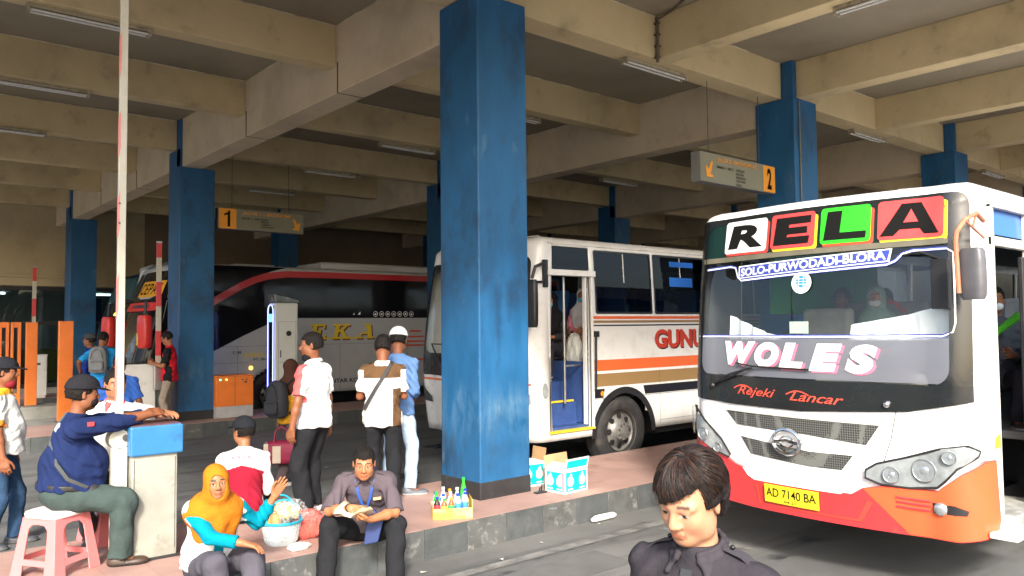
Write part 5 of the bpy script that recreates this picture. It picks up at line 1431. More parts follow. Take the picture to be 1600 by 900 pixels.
    if hair == 'hijab':
        hcol = haircol
        def hjpost(p, d):
            q = (p-hc)@Mh/s
            face = np.sqrt(((q[:, 0]-.10)/.085)**2+(q[:, 1]/.060)**2+((q[:, 2]+.02)/.088)**2)-1
            d = np.maximum(d, -face*.055*s)
            qt = (p-nb)@Mt/s; low = np.clip(-(qt[:, 2]+.01)/.12, 0, 1)
            return d+.0028*wr(p, 1.2)+low*.0075*np.sin(np.arctan2(qt[:, 1], qt[:, 0]+.02)*8+qt[:, 2]*14+1.5*np.sin(qt[:, 2]*20))
        fw = F_*.0
        HP = [Ell(hd(-.012, 0, .028), A(.112, .092, .104)*s, Mh, k=.03), Ell(hd(.005, 0, -.05), A(.090, .085, .095)*s, Mh, k=.03),
              Cap(hc-Mh[:, 2]*.09*s-Mh[:, 0]*.01, nb-U_*.04*s, .085*s, .125*s, k=.05), Ell(nb-U_*.10*s+F_*.01, A(.150, .212, .155)*s, Mt, k=.05),
              Ell(nb-U_*.23*s+F_*.055, A(.125, .15, .14)*s, Mt, k=.06, cut=None)]
        implicit('head_scarf', HP, gr, M_cloth, t, hcol, hjpost)
    if mask is not None:
        dz = -.055 if not maskdown else -.105; dx = .052 if not maskdown else .045
        mp_ = [Ell(hd(dx, 0, dz), A(.051, .066*wide, .046)*s, Mh, cut=[(hd(.012, 0, 0), -Mh[:, 0])])]
        implicit('face_mask', mp_, gr*.8, M_cloth, t, mask)
    # ---- shirt
    if shirt is not None:
        b = bulk
        S_ = [Ell(nb-U_*.17*s+F_*.005*s, A(.120*b**.5, .166*b**.4, .17)*s, Mt, k=.05), Ell(mid-Mp[:, 2]*.02*s+F_*(.01+belly*.5), A(.118*b+belly*.7, .152*b, .19)*s, Mp, k=.06),
              Ell(pel+Mp[:, 2]*.0*s+Mp[:, 0]*belly*.5, A(.138*b+belly*.5, (.182 if hem > 0 else .165)*b, .30)*s, Mp, k=.05),
              Cap(sh[0]-L_*.03*s, sh[1]+L_*.03*s, .052*s, k=.05), Cap(nb-U_*.012*s, sh[0], .052*s, .050*s, k=.04), Cap(nb-U_*.012*s, sh[1], .052*s, .050*s, k=.04), Cap(nb-U_*.05*s, nb+U_*.018*s+F_*.01, .070*s, .062*s, k=.02)]
        hemp = pel-Mp[:, 2]*hem*s
        for i in (0, 1):
            full = sleeve > 1
            e1 = sh[i]+(el[i]-sh[i])*min(sleeve, 1.)
            dd = unit(el[i]-sh[i])
            if full:
                e2 = el[i]+(wrs[i]-el[i])*(sleeve-1); d2 = unit(wrs[i]-el[i])
                S_ += [Cap(sh[i], el[i], .054*s*b**.5*armr, .050*s*armr, k=.035), Cap(el[i], e2+d2*.05, .050*s*armr, .040*s*armr, k=.02, cut=[(e2, d2)])]
            else:
                S_ += [Cap(sh[i], e1+dd*.08, .055*s*b**.5*armr, .066*s*armr, k=.045, cut=[(e1, dd)])]
        cuts = [(hemp, -Mp[:, 2])]
        if not (hc[2] < 0): cuts.append((nb+U_*.028*s, U_))
        inner = [Cap(nb-U_*.02*s+F_*.01, nb+U_*.12*s+F_*.02*s, .056*s, .058*s)]
        def spost(p, d):
            q = (p-nb)@Mt/s
            for c, n in cuts[:1]: d = np.maximum(d, (p-c)@n)
            far = (np.abs(q[:, 1]) < .11)
            d = np.where(far, np.maximum(d, (p-cuts[-1][0])@cuts[-1][1]), d)
            lowz = np.clip(-q[:, 2]-.02, 0, .6)
            amp = .0052*(.4+1.6*np.clip(lowz/.4, 0, 1))
            d = d+amp*wr(p, .62)*(1 if True else 0)
            # drag folds radiating from the armpits and over the waist
            d += .0050*np.sin((q[:, 2]*2.2+np.abs(q[:, 1])*1.6+q[:, 0])*34+2*np.sin(q[:, 1]*17))*np.clip(np.abs(q[:, 1])*6, .2, 1)
            return d
        sc_col = shirt
        if callable(shirt): sc_col = lambda V: shirt((V-nb)@Mt/s, V)
        if armcol is not None:
            base_ = sc_col
            def sc_col(V, base_=base_):
                c = base_(V) if callable(base_) else np.tile(A(base_), (len(V), 1)).astype(float)
                for i in (0, 1):
                    a0 = sh[i]+(el[i]-sh[i])*.12
                    for a_, b_ in ((a0, el[i]), (el[i], wrs[i])): c[Cap(a_, b_, .064*s*armr).d(V) < 0] = A(armcol)
                return c
        implicit('shirt', S_, res*1.05, M_cloth, t, sc_col, spost)
        if collar is not None:
            cc = nb+U_*.020*s+F_*.008*s
            pts = []
            for k in range(13):
                a_ = math.radians(28+304*k/12)
                pts.append(cc+F_*(math.cos(a_)*.070*s)+L_*(math.sin(a_)*.068*s)-U_*(.016*math.cos(a_))*s)
            CP = [Cap(pts[k]+U_*.006, pts[k+1]+U_*.006, .0075*s, k=.006) for k in range(12)]+[Cap(pts[k]-U_*.012+unit(pts[k]-cc)*.008, pts[k+1]-U_*.012+unit(pts[k+1]-cc)*.008, .0075*s, k=.01) for k in range(12)]
            for k, sg in ((0, 1), (12, -1)):
                tip = pts[k]+F_*.018*s-U_*.050*s+L_*sg*.030*s
                CP += [Cap(pts[k], tip, .009*s, .0045*s, k=.008), Cap(pts[k+(1 if k == 0 else -1)]-U_*.012, tip, .008*s, .004*s, k=.012), Cap(pts[k+(2 if k == 0 else -2)]-U_*.015, tip, .008*s, .004*s, k=.012)]
            implicit('collar', CP, min(res, .006), M_cloth, t, collar)
    # ---- trousers
    if trousers is not None and not nolegs:
        b = bulk
        top = pel+Mp[:, 2]*.07*s
        Tp = [Ell(pel-Mp[:, 2]*.0*s, A(.118*b, .150*b, .125)*s, Mp, k=.05, cut=[(top, Mp[:, 2])])]
        for i in (0, 1):
            Tp += [Cap(hips[i]-A(0, 0, .0), kn[i], .088*s*min(legr, 1.06)*b**.5, .066*s*legr, k=.03)]
            dn = unit(an[i]-kn[i]); e = an[i]-dn*(-.01 if longlegs else .10)
            Tp += [Cap(kn[i], e+dn*.05, .066*s*legr, .062*s*legr, k=.015, cut=[(e, dn)])]
        def tpost(p, d):
            z = p[:, 2]
            k_ = min(np.linalg.norm(kn[0]), 9)
            amp = .006+.005*np.exp(-((p-kn[0])**2).sum(1)/.02)+.004*np.exp(-((p-kn[1])**2).sum(1)/.02)
            return d+amp*wr(p, .7)
        implicit('trousers', Tp, res*1.1, M_cloth, t, trousers, tpost)
        if beltcol is not None:
            bl = [Ell(pel+Mp[:, 2]*.045*s+Mp[:, 0]*belly*.4, A(.126*b+belly*.5, .158*b, .4)*s, Mp, cut=[(pel+Mp[:, 2]*.065*s, Mp[:, 2]), (pel+Mp[:, 2]*.028*s, -Mp[:, 2])])]
            implicit('belt', bl, res, M_shoe, t, beltcol)
    # ---- shoes
    if shoes is not None and not nolegs:
        for i in (0, 1):
            fy = footyaw[i]; fd = A(math.cos(fy), math.sin(fy), 0); sd_ = A(-fd[1], fd[0], 0); f0 = feet[i]
            M_ = np.stack([fd, sd_, A(0, 0, 1)], 1)
            Sp = [Ell(f0+fd*.055*s+A(0, 0, .022), A(.135, .046, .030)*s, M_, k=.02, cut=None), Ell(f0-fd*.02*s+A(0, 0, .045), A(.062, .040, .050)*s, M_, k=.03), Ell(f0+fd*.125*s+A(0, 0, .024), A(.062, .045, .032)*s, M_, k=.02)]
            cutz = [(f0[2]+.002)]
            def shp(p, d, z0=f0[2]+.002): return np.maximum(d, z0-p[:, 2])
            def shc(V, z0=f0[2]):
                c = np.tile(A(shoes if not callable(shoes) else shoes(V)), (len(V), 1)) if not callable(shoes) else shoes(V)
                c = np.array(c, float); c[V[:, 2] < z0+.022] = shoesole; return c
            implicit('shoe', Sp, min(res, .008), M_shoe, t, shc, shp)
    info = dict(root=t, nb=nb, Mt=Mt, pel=pel, Mp=Mp, hc=hc, Mh=Mh, wr=wrs, el=el, sh=sh, kn=kn, an=an, s=s, mid=mid, hd=hd)
    return info
def strap(info, pts, r, col_, name='strap'):
    m = mat('strap_'+name+str(int(col_[0]*999))+str(int(col_[2]*999)), col_, .7, var=.2, scale=20)
    return build(name, MB().tube(pts, r, 8), m, info['root'], smooth=True)
def ribbon(parent, name, pts, nrm, w, material, thick=.004):
    """flat band along pts, its width across nrm x direction"""
    mb = MB(); rings = []
    for i, p in enumerate(pts):
        p = A(p); d = unit(A(pts[min(i+1, len(pts)-1)])-A(pts[max(i-1, 0)])); n = A(nrm[i]) if isinstance(nrm, list) else A(nrm)
        n = unit(n-d*(n@d)); q = np.cross(d, n)
        rings.append([Vector(p+q*w/2+n*thick/2), Vector(p-q*w/2+n*thick/2), Vector(p-q*w/2-n*thick/2), Vector(p+q*w/2-n*thick/2)])
    mb.loft(rings); return build(name, mb, material, parent, smooth=40)
# ------------------------------------------------------------------ the people in the place
D2 = math.radians
def colmix(base, *rules):
    def f(q, V):
        c = np.tile(A(base), (len(V), 1)).astype(float)
        for cond, col in rules: c[cond(q)] = A(col)
        return c
    return f
WHITE = (.74, .74, .72); BLACKT = (.016, .017, .020)

# white shirt man with red shoulder panel, mask under his chin
pa = person('standing man in white shirt with red shoulder patch and black mask under his chin', (3.44, 6.93, .265), D2(118), H=1.66, res=.0075, headyaw=.62, headpitch=.10,
            shirt=colmix(WHITE, (lambda q: (q[:, 1] > .125) & (q[:, 0] > -.035) & (q[:, 0] < .055) & (q[:, 2] > -.36), (.62, .10, .10))), hem=.06, sleeve=.78, trousers=BLACKT, legr=1.28, bulk=1.04,
            shoes=(.66, .64, .62), shoesole=(.6, .6, .6), mask=(.012, .012, .014), maskdown=True, collar=WHITE, hands=[A(.05, .27, .82), A(.02, -.27, .80)], handdir=[A(.12, -.05, -1), A(.1, .05, -1)], skin=SKIN2,
            feet=[A(.02, .10, 0), A(.10, -.13, 0)], footyaw=(.75, .6))
# brown and white shirt man seen from the back
pb = person('man seen from behind in white shirt with brown yoke and black shoulder strap', (4.12, 6.83, .265), D2(56), H=1.63, res=.0075, headyaw=-.05, headpitch=.28, bulk=1.05,
            shirt=colmix(WHITE, (lambda q: q[:, 2] > -.145, (.105, .058, .028)), (lambda q: (q[:, 1] < -.105) & (q[:, 0] < .05) & (q[:, 2] < -.25) , (.105, .058, .028)), (lambda q: (np.abs(q[:, 1]) < .075) & (q[:, 2] > -.02), WHITE), (lambda q: (np.abs(q[:, 1]) > .185) & (q[:, 2] < -.06), WHITE)),
            hem=.09, sleeve=.72, trousers=BLACKT, legr=1.15, shoes=(.02, .02, .02), shoesole=(.05, .05, .05), hands=[A(.30, .13, 1.06), A(.30, -.10, 1.08)], curl=.6, skin=SKIN2, feet=[A(0, .09, 0), A(-.02, -.10, 0)])
M_strap = mat('black_strap', (.02, .02, .022), .7, var=.2, scale=20)
def world_pts(info, pts): return [info['nb']+info['Mt']@A(*p) for p in pts]
ribbon(pb['root'], 'shoulder_strap', world_pts(pb, [(.03, -.10, .012), (-.055, -.085, .0), (-.125, -.03, -.10), (-.140, .05, -.22), (-.145, .12, -.34), (-.11, .175, -.44)]), A(-1, 0, .1), .035, M_strap)
# white cap man behind him
pc2 = person('man in plain white cap and blue shirt, half hidden behind another man', (4.50, 7.16, .265), D2(30), H=1.69, res=.009, headyaw=.3, headpitch=.2, shirt=(.10, .19, .38), sleeve=1.8, hem=.05, trousers=(.38, .50, .62), longlegs=True,
             shoes=(.10, .11, .13), shoesole=(.62, .62, .60), hair='cap', cap=(.74, .74, .72), mask=(.25, .48, .60), hands=[A(.22, .10, 1.05), A(.20, -.10, 1.0)], feet=[A(-.06, .10, 0), A(.02, -.13, 0)], skin=SKIN2, footyaw=(.1, -1.0))
# woman with bags walking on the lane behind the first man
pw = person('woman in brown scarf and mustard sleeves carrying a bag on the lane', (4.50, 9.75, 0), D2(20), H=1.56, res=.010, hair='hijab', haircol=(.065, .028, .020), shirt=(.60, .30, .02), sleeve=1.85, hem=.05, trousers=(.085, .065, .068), legr=1.25, fem=True,
            shoes=(.45, .45, .45), hands=[A(.10, .30, .74), A(.02, -.28, .74)], elpole=[A(-1, .5, -.1), A(-1, -.5, -.1)], feet=[A(.22, .10, 0), A(-.24, -.08, 0)])
# the eater on the kerb
ea = person('man in grey-purple shirt sitting on the kerb eating from a paper wrap', (3.20, 5.58, 0), D2(233), H=1.70, res=.0058, hipz=.37, pelvis=(-.30, 0), lean=.60, slump=.035, headpitch=.22, headyaw=.10, skin=lin(170, 112, 78), bulk=1.0,
            shirt=(.092, .074, .088), sleeve=.98, hem=-.02, trousers=BLACKT, legr=1.12, feet=[A(.18, .25, 0), A(.16, -.28, 0)], kneepole=[A(.9, .45, .6), A(.9, -.45, .6)], collar=(.092, .074, .088),
            hands=[A(.26, .075, .56), A(.25, -.07, .65)], elpole=[A(-.2, 1, -.7), A(-.2, -1, -.7)], handdir=[A(.35, -.85, .25), A(.45, .7, -.35)], palm=[A(-.2, .1, 1), A(-.6, 0, -.6)], curls=(.45, .75), shoes=(.10, .11, .12), shoesole=(.2, .2, .2))
M_lan = mat('lanyard_blue', (.02, .07, .30), .6, var=.1)
for sg in (1, -1):
    ribbon(ea['root'], 'lanyard', world_pts(ea, [(-.045, sg*.062, .035), (.06, sg*.066, -.01), (.125, sg*.050, -.10), (.150, sg*.016, -.21)]), A(1, 0, .3), .020, M_lan)
q = world_pts(ea, [(.152, 0, -.21), (.162, -.01, -.30)])
build('badge', MB().tube(q, [.010, .028], 4), M_lan, ea['root'])
q = world_pts(ea, [(.118, -.112, -.135)])[0]
ribbon(ea['root'], 'name_patch', world_pts(ea, [(.128, .065, -.150), (.120, .125, -.148)]), A(1, 0, .1), .022, mat('patch_gold', (.45, .30, .16), .6))
for sg in (1, -1):
    ribbon(ea['root'], 'epaulette', world_pts(ea, [(.0, sg*.085, .020), (.0, sg*.165, -.018)]), A(0, 0, 1), .042, mat('epaulette_cloth', (.10, .08, .095), .85))
build('wrist_band', MB().tube([ea['wr'][1]+A(*p) for p in ()] or [tuple(ea['wr'][1]*.93+ea['el'][1]*.07), tuple(ea['wr'][1]*.88+ea['el'][1]*.12)], .033, 14), M_blackp, ea['root'], smooth=True)

# woman vendor in orange scarf
hv = person('woman vendor in orange headscarf and teal sleeves sitting on the platform edge', (2.05, 5.70, .265), D2(284), H=1.58, res=.0060, hipz=.085, pelvis=(-.06, .02), lean=.40, slump=.02, twist=-.42, headyaw=-.05, headpitch=.02, headroll=.03, fem=True, bulk=1.16, belly=.03,
            hair='hijab', haircol=(.50, .155, .012), skin=lin(158, 105, 72), shirt=colmix(WHITE, (lambda q: (np.abs(q[:, 1]-.02) < .035) & (q[:, 0] > 0), lin(0, 128, 150))),
            armcol=lin(0, 128, 150), sleeve=1.78, hem=.02, trousers=(.075, .072, .09), legr=1.3, feet=[A(.46, .02, -.265), A(.36, -.16, -.265)], kneepole=[A(.5, .2, 1), A(.5, -.2, 1)], shoes=(.06, .05, .05),
            hands=[A(.20, .38, .52), A(.40, -.02, .30)], elpole=[A(-.2, 1, -1), A(-.3, -1, -.6)], handdir=[A(.25, .45, .85), A(.65, .65, -.25)], palm=[A(.9, -.3, -.1), A(0, 0, -1)], curls=(.12, .35))
# capped man sitting with his back to us
pg = person('man in dark cap and crimson jacket with white shoulders, back turned', (2.83, 7.12, .265), D2(62), H=1.70, res=.0075, hipz=.10, pelvis=(0, 0), lean=.33, headyaw=.75, headpitch=.02, bulk=1.02, skin=SKIN,
            hair='cap', cap=(.014, .016, .020), capbrim=1, sleeve=1.9, hem=.06, shirt=colmix((.27, .012, .03), (lambda q: q[:, 2] > -.155-.25*np.abs(q[:, 1]), WHITE), (lambda q: (np.abs(q[:, 1]) > .175) & (q[:, 0] > -.02), WHITE)),
            trousers=BLACKT, feet=[A(.46, .12, -.265), A(.48, -.12, -.265)], kneepole=[A(.5, .2, 1), A(.5, -.2, 1)], hands=[A(.34, .12, .34), A(.34, -.10, .34)])
M_pinkt = mat('jacket_letters', (.55, .05, .10), .7)
fn = lambda u_, z_, o_: Vector(pg['nb']+pg['Mt']@A(-math.sqrt(max(.0182-(u_*.45)**2, 0.0))-.012-o_, -u_, z_))
mapped('jacket_letters', text_fit('RAYA', -.085, .085, -.112, -.080, bold=.03, space=1.3), fn, M_pinkt, pg['root'], off=.012, step=.03)
# big man on the pink stool
fm = person('heavy man in navy shirt and black cap sitting on the pink stool', (1.31, 6.63, .265), D2(-10), H=1.70, res=.0065, hipz=.565, pelvis=(-.02, 0), lean=.20, headyaw=.12, headpitch=.05, bulk=1.26, belly=.11, armr=1.22, legr=1.30,
            hair='cap', cap=(.016, .016, .020), capbrim=1, skin=SKIN2, shirt=colmix((.012, .022, .078), (lambda q: (q[:, 0] < -.09) & (q[:, 1] < .06) & (q[:, 1] > -.085) & (q[:, 2] > -.105+.1*q[:, 1]) & (q[:, 2] < -.055), (.55, .60, .68))), armcol=(.012, .022, .078), sleeve=1.80, hem=-.02, beltcol=(.015, .013, .012),
            trousers=(.048, .070, .066), feet=[A(.40, .14, 0), A(.36, -.13, 0)], kneepole=[A(1, .25, .4), A(1, -.25, .4)], hands=[A(.64, .07, 1.085), A(.60, -.02, 1.10)], elpole=[A(0, .8, -1), A(0, -.8, -.8)],
            handdir=[A(.9, -.35, .12), A(.85, .45, .15)], palm=[A(-.2, 0, -1), A(0, .6, -.8)], curls=(.25, .30), mask=(.020, .016, .016), shoes=(.05, .03, .02), shoesole=(.02, .02, .02))
ribbon(fm['root'], 'bag_strap', [fm['nb']+fm['Mt']@A(*p) for p in ((.05, .085, .015), (-.06, .075, .012), (-.118, .02, -.09), (-.128, -.075, -.21), (-.060, -.178, -.33), (.03, -.222, -.42), (.17, -.20, -.47))], A(-.9, -.5, .1), .035, mat('grey_strap', (.075, .085, .08), .7))
hbm = MB(); c_ = fm['nb']+fm['Mt']@A(.20, -.15, -.50)
hbm.sphere(c_, (.07, .05, .055), 12, 8)
build('waist_bag', hbm, M_strap, fm['root'], smooth=True)
ribbon(fm['root'], 'sandal_strap', [tuple(fm['an'][1]+A(.02+.0, -.045, -.045)), tuple(fm['an'][1]+A(.06, -.01, -.005)), tuple(fm['an'][1]+A(.05, .04, -.04))], A(0, 0, 1), .02, M_strap)
build('sleeve_badge', MB().box(-.002, .002, -.022, .022, -.015, .015, Matrix.Translation(Vector(fm['sh'][1]*.6+fm['el'][1]*.4)+Vector((-.005, -.075, .03))) @ Matrix.Rotation(PI/2, 4, 'Z')), mat('badge_red', (.6, .03, .03), .5), fm['root'])
# man opposite him
mo = person('man in white shirt facing us, one forearm on the blue topped post', (1.80, 7.28, .265), D2(255), H=1.66, res=.0075, hipz=.60, pelvis=(-.02, 0), lean=.10, headyaw=.25, headpitch=.14, skin=lin(165, 112, 80), shirt=WHITE, sleeve=.8, collar=(.7, .1, .1), hem=.0, trousers=(.06, .075, .08),
            feet=[A(.16, .17, 0), A(.10, -.16, 0)], kneepole=[A(1, .3, .2), A(1, -.3, .2)], hands=[A(.62, .42, 1.08), A(.30, -.22, .66)], elpole=[A(.2, 1, -.5), A(-.4, -1, -.3)], handdir=[A(.7, .6, .0), None], palm=[A(0, 0, -1), None], shoes=(.05, .05, .06))
# man at the left edge
ml = person('man in white and orange polo shirt and black cap at the left edge', (1.20, 8.80, 0), D2(-22), H=1.70, res=.0080, headyaw=.05, headpitch=.02, bulk=1.12, belly=.04, skin=SKIN2, hair='cap', cap=colmix((.016, .017, .022))(np.zeros((1, 3)), np.zeros((1, 3)))[0],
            shirt=colmix(WHITE, (lambda q: q[:, 2] > -.030, (.72, .38, .03)), (lambda q: (q[:, 0] < -.06) & (q[:, 2] > -.30) & (q[:, 2] < -.24), (.72, .28, .03)), (lambda q: (q[:, 1] < -.20) & (q[:, 2] < -.235) , (.70, .22, .03))), sleeve=.85, hem=.03,
            trousers=(.030, .065, .13), beltcol=(.012, .012, .014), mask=(.22, .02, .03), maskdown=True, shoes=(.05, .055, .065), shoesole=(.12, .12, .12), hands=[A(.02, .29, .76), A(.10, -.28, .80)], feet=[A(.10, .12, 0), A(-.08, -.12, 0)])
ml['root'].children
# people further off
pk = person('man in royal blue short sleeved shirt behind the white pole, back turned', (2.86, 11.35, 0), D2(68), H=1.64, res=.011, shirt=(.045, .14, .52), sleeve=.85, hem=.08, trousers=(.03, .03, .04), hands=[A(.02, .28, .78), A(.06, -.30, .80)], skin=SKIN2, haircol=(.03, .012, .008), bulk=1.08)
pbp = person('man in bright blue shirt wearing a grey backpack on the second platform', (3.66, 15.7, .265), D2(62), H=1.66, res=.012, shirt=(.02, .26, .62), sleeve=.9, hem=.06, trousers=(.02, .03, .12), hands=[A(.02, .36, 1.0), A(.2, -.12, .95)], headpitch=.25, headyaw=-.5, skin=SKIN2)
pbn = person('man in navy overalls and dark cap beside the backpack wearer', (3.62, 16.35, .265), D2(150), H=1.62, res=.012, shirt=(.012, .03, .20), sleeve=1.7, hem=.08, trousers=(.012, .025, .16), hair='cap', cap=(.05, .055, .06), skin=SKIN2)
prv = person('man in red vest over black shirt reading his phone by the shaded blue column', (4.68, 15.20, .265), D2(150), H=1.66, res=.010, shirt=colmix((.015, .015, .018), (lambda q: np.abs(q[:, 1]) < .150, (.60, .020, .035))), armcol=(.015, .015, .018), sleeve=.8, hem=.09, trousers=(.30, .25, .20), headpitch=.40, skin=SKIN,
             hands=[A(.28, .08, 1.12), A(.28, -.08, 1.12)], legr=1.0, curls=(.7, .7), shoes=(.03, .03, .03))
build('spectacles', MB().tube([prv['hd'](.088, .05, .006), prv['hd'](.10, .03, .004), prv['hd'](.10, -.03, .004), prv['hd'](.088, -.05, .006), prv['hd'](0, -.078, .008)], .003, 5).tube([prv['hd'](.088, .05, .006), prv['hd'](0, .078, .008)], .003, 5), M_blackp, prv['root'])
tag(build('phone', MB().box(-.035, .035, -.004, .004, -.07, .07, Matrix.Translation(Vector((4.68+math.cos(D2(150))*.345, 15.20+math.sin(D2(150))*.345, .265+1.17))) @ Matrix.Rotation(D2(60), 4, 'Z') @ Matrix.Rotation(.5, 4, 'X')), M_blackp, bevel=.003), 'dark phone held by the man in the red vest', 'phone')
# woman in the foreground, head and shoulders in view
fg = person('short haired woman in black uniform shirt looking down, in front of the bus', (1.915, 1.40, 0), D2(188), H=1.625, res=.0048, lean=.10, headpitch=.40, headyaw=-.06, headroll=-.08, bulk=1.02, fem=False, skin=lin(188, 138, 108), hair='bob', haircol=(.014, .010, .010), shirt=(.036, .033, .040), collar=(.044, .040, .048), sleeve=.9, hem=.08,
            trousers=(.02, .02, .024), brow=1)
# layered strands over the foreground woman's hair: thin tapered ribbons following the head
def strands():
    rr = random.Random(3); mb = MB(); mb2 = MB()
    hd = fg['hd']
    for k in range(6500):
        # start near the crown, parting a little off centre, sweep down and forward
        th = rr.uniform(-PI, PI); r0 = rr.uniform(.0, 1.0)
        el0 = PI/2 - r0*1.15
        rad = lambda e: (.113+rr.uniform(-.002, .004))
        pts = []
        n = 9; ln = rr.uniform(.55, 1.15)*(1.15 if abs(th) < 1 else 1.0)
        sweep = rr.uniform(.2, .75)*(1 if th > -.7 else -.6)*(1 if abs(th) < 2.4 else .3)
        off = rr.choice((rr.uniform(.002, .012), rr.uniform(.004, .016), rr.uniform(.01, .026)))
        end_e = (-.55 if abs(th) > 1.9 else (-.02 if abs(th) > .95 else .20+.34*th+.16*rr.random()))
        ok = True
        for i in range(n):
            t = i/(n-1); e = el0 - ln*t*1.1; a = th + sweep*t
            if e < end_e: break
            lift = off*.8 + .012*math.sin(t*PI)
            x = math.cos(e)*math.cos(a); y = math.cos(e)*math.sin(a); z = math.sin(e)
            p = hd(-.018+x*(.099+lift*.8), y*(.078+lift*.75), .029+z*(.093+lift*.8) - (.012 if e < 0 else 0))
            pts.append(Vector(p))
        if len(pts) < 4: continue
        w0 = rr.uniform(.0006, .0015); m_ = len(pts)
        (mb2 if rr.random() < .20 and th > -1.6 else mb).tube(pts, [w0*(1-.75*(i/(m_-1))**1.5) for i in range(m_)], 3, cap=False)
    M1 = mat('hair_strand_black', (.020, .015, .014), .42, var=.3, scale=40, spec=.35)
    M2 = mat('hair_strand_brown', (.075, .032, .018), .38, var=.3, scale=40, spec=.35)
    build('hair_strands', mb, M1, fg['root'], smooth='all', normals=False); build('hair_highlights', mb2, M2, fg['root'], smooth='all', normals=False)
strands()
M_btn = mat('button_black', (.01, .01, .012), .3)
for sg in (1, -1):
    ribbon(fg['root'], 'epaulette', world_pts(fg, [(.0, sg*.080, .018), (.0, sg*.130, .004), (.0, sg*.175, -.028)]), A(0, 0, 1), .045, mat('epaulette_black', (.042, .038, .046), .85, bump=.2))
    build('epaulette_button', MB().sphere(world_pts(fg, [(.0, sg*.098, .022)])[0], .007), M_btn, fg['root'], smooth=True)
for z in (-.10, -.18, -.26): build('shirt_button', MB().sphere(world_pts(fg, [(.142, .0, z)])[0], .006), M_btn, fg['root'], smooth=True)
ribbon(fg['root'], 'shirt_placket', world_pts(fg, [(.085, 0, -.03), (.125, 0, -.10), (.142, 0, -.20), (.142, 0, -.34)]), A(1, 0, 0), .034, mat('placket_black', (.030, .034, .040), .85))

# passengers, seen through doors and glass
def rider(label, loc, rotz, **k):
    d = dict(H=1.62, res=.013, hipz=.45, feet=[A(.30, .1, .05), A(.30, -.1, .05)], hands=[A(.28, .12, .62), A(.28, -.12, .62)], trousers=(.03, .03, .04), shoes=(.03, .03, .03))
    d.update(k); return person(label, loc, rotz, group=None, **d)
rider('passenger in pale green head cover and white mask behind the letter bus windscreen', (7.82, 3.66, 1.12), D2(195), hair='hijab', haircol=(.24, .36, .30), mask=(.72, .74, .74), shirt=(.30, .40, .60), sleeve=1.8, skin=SKIN3)
rider('masked passenger in dark grey jacket at the doorway of the letter bus', (7.72, 2.58, 1.06), D2(205), mask=(.72, .75, .75), shirt=(.06, .065, .08), sleeve=1.8, hands=[A(.22, .10, .66), A(.25, -.10, .60)])
tag(build('green_umbrella', MB().tube([(7.38, 2.62, 1.78), (7.46, 2.30, 2.06)], [.022, .034], 8), mat('vivid_green', (.10, .62, .03), .5), smooth=True), 'rolled bright green umbrella held in the bus doorway', 'umbrella')
rider('dim passenger in a pale shirt left of the green head cover, letter bus', (8.05, 4.12, 1.12), D2(182), shirt=(.40, .42, .44), sleeve=.8, skin=SKIN2)
rider('dim passenger in brown near the middle of the letter bus windscreen', (8.65, 3.95, 1.12), D2(178), shirt=(.20, .12, .09), skin=SKIN2)
rider('passenger in black scarf and blue mask just inside the striped bus door', (7.78, 8.28, 1.22), D2(200), hair='hijab', haircol=(.012, .012, .014), mask=(.10, .45, .60), shirt=(.03, .03, .035), sleeve=1.8)
rider('passenger in pink top and pale scarf with blue mask, striped bus front seat', (8.36, 8.22, 1.30), D2(200), hair='hijab', haircol=(.52, .50, .52), mask=(.10, .45, .60), shirt=(.62, .22, .30), sleeve=1.7, trousers=(.30, .14, .05))
rider('dim passenger in light blue at the striped bus window', (9.05, 8.2, 1.38), D2(182), shirt=(.08, .30, .42), skin=SKIN2)
rider('dim passenger in white at the second window of the striped bus', (10.2, 8.2, 1.38), D2(182), shirt=(.42, .44, .46), skin=SKIN2)
# ------------------------------------------------------------------ barrier post and boom on the near platform
def rw_boom(mb_w, mb_r, mb_all, x, y, z0, z1, wx, wy, seg, lean=0.):
    z = z0; k = 0
    while z < z1:
        e = min(z+seg, z1); (mb_r if k % 2 else mb_w).box(x-wx/2, x+wx/2, y-wy/2, y+wy/2, z, e); z = e; k += 1
M_boomw = mat('boom_white', (.47, .45, .38), .45, var=.08, scale=6, dirt=(.38, .35, .26, .6), dscale=4, dth=(.5, .7))
M_boomr = mat('boom_red', (.55, .05, .055), .45, var=.15, scale=6)
M_cabst = mat('post_steel_plate', (.33, .33, .285), .55, metal=.1, var=.18, scale=3, dirt=(.15, .15, .12, .7), dscale=3.5, dth=(.5, .7), dirt2=(.10, .10, .085, .6), d2scale=9, d2th=(.60, .72))
M_cabblue = mat('post_blue', (.03, .165, .38), .4, var=.1, scale=5, dirt=(.03, .05, .08, .6), dscale=6, dth=(.58, .75))
bp = thing('barrier_post', 'grey steel barrier post with blue top box, beside the seated heavy man', 'barrier', (1.88, 6.6, .265))
build('cabinet', MB().box(-.165, .165, -.17, .19, .0, .80), M_cabst, bp, bevel=.008)
build('cabinet_door_seam', MB().box(-.150, -.146, -.1725, -.170, .06, .76).box(.146, .150, -.1725, -.170, .06, .76), M_dsteel, bp)
build('plinth', MB().box(-.18, .18, -.185, .2, -.0, .02), M_black, bp)
build('top_box', MB().box(-.185, .20, -.20, .20, .79, 1.01), M_cabblue, bp, bevel=.012)
build('top_plate', MB().box(-.17, .185, -.185, .185, 1.01, 1.018), mat('worn_maroon_top', (.13, .055, .05), .6, var=.3, scale=8, dirt=(.02, .08, .2, .7), dscale=7), bp)
bm_ = thing('barrier_boom', 'tall white barrier boom with faded red edge stripes, raised upright left of the post', 'barrier', (1.645, 6.52, .265))
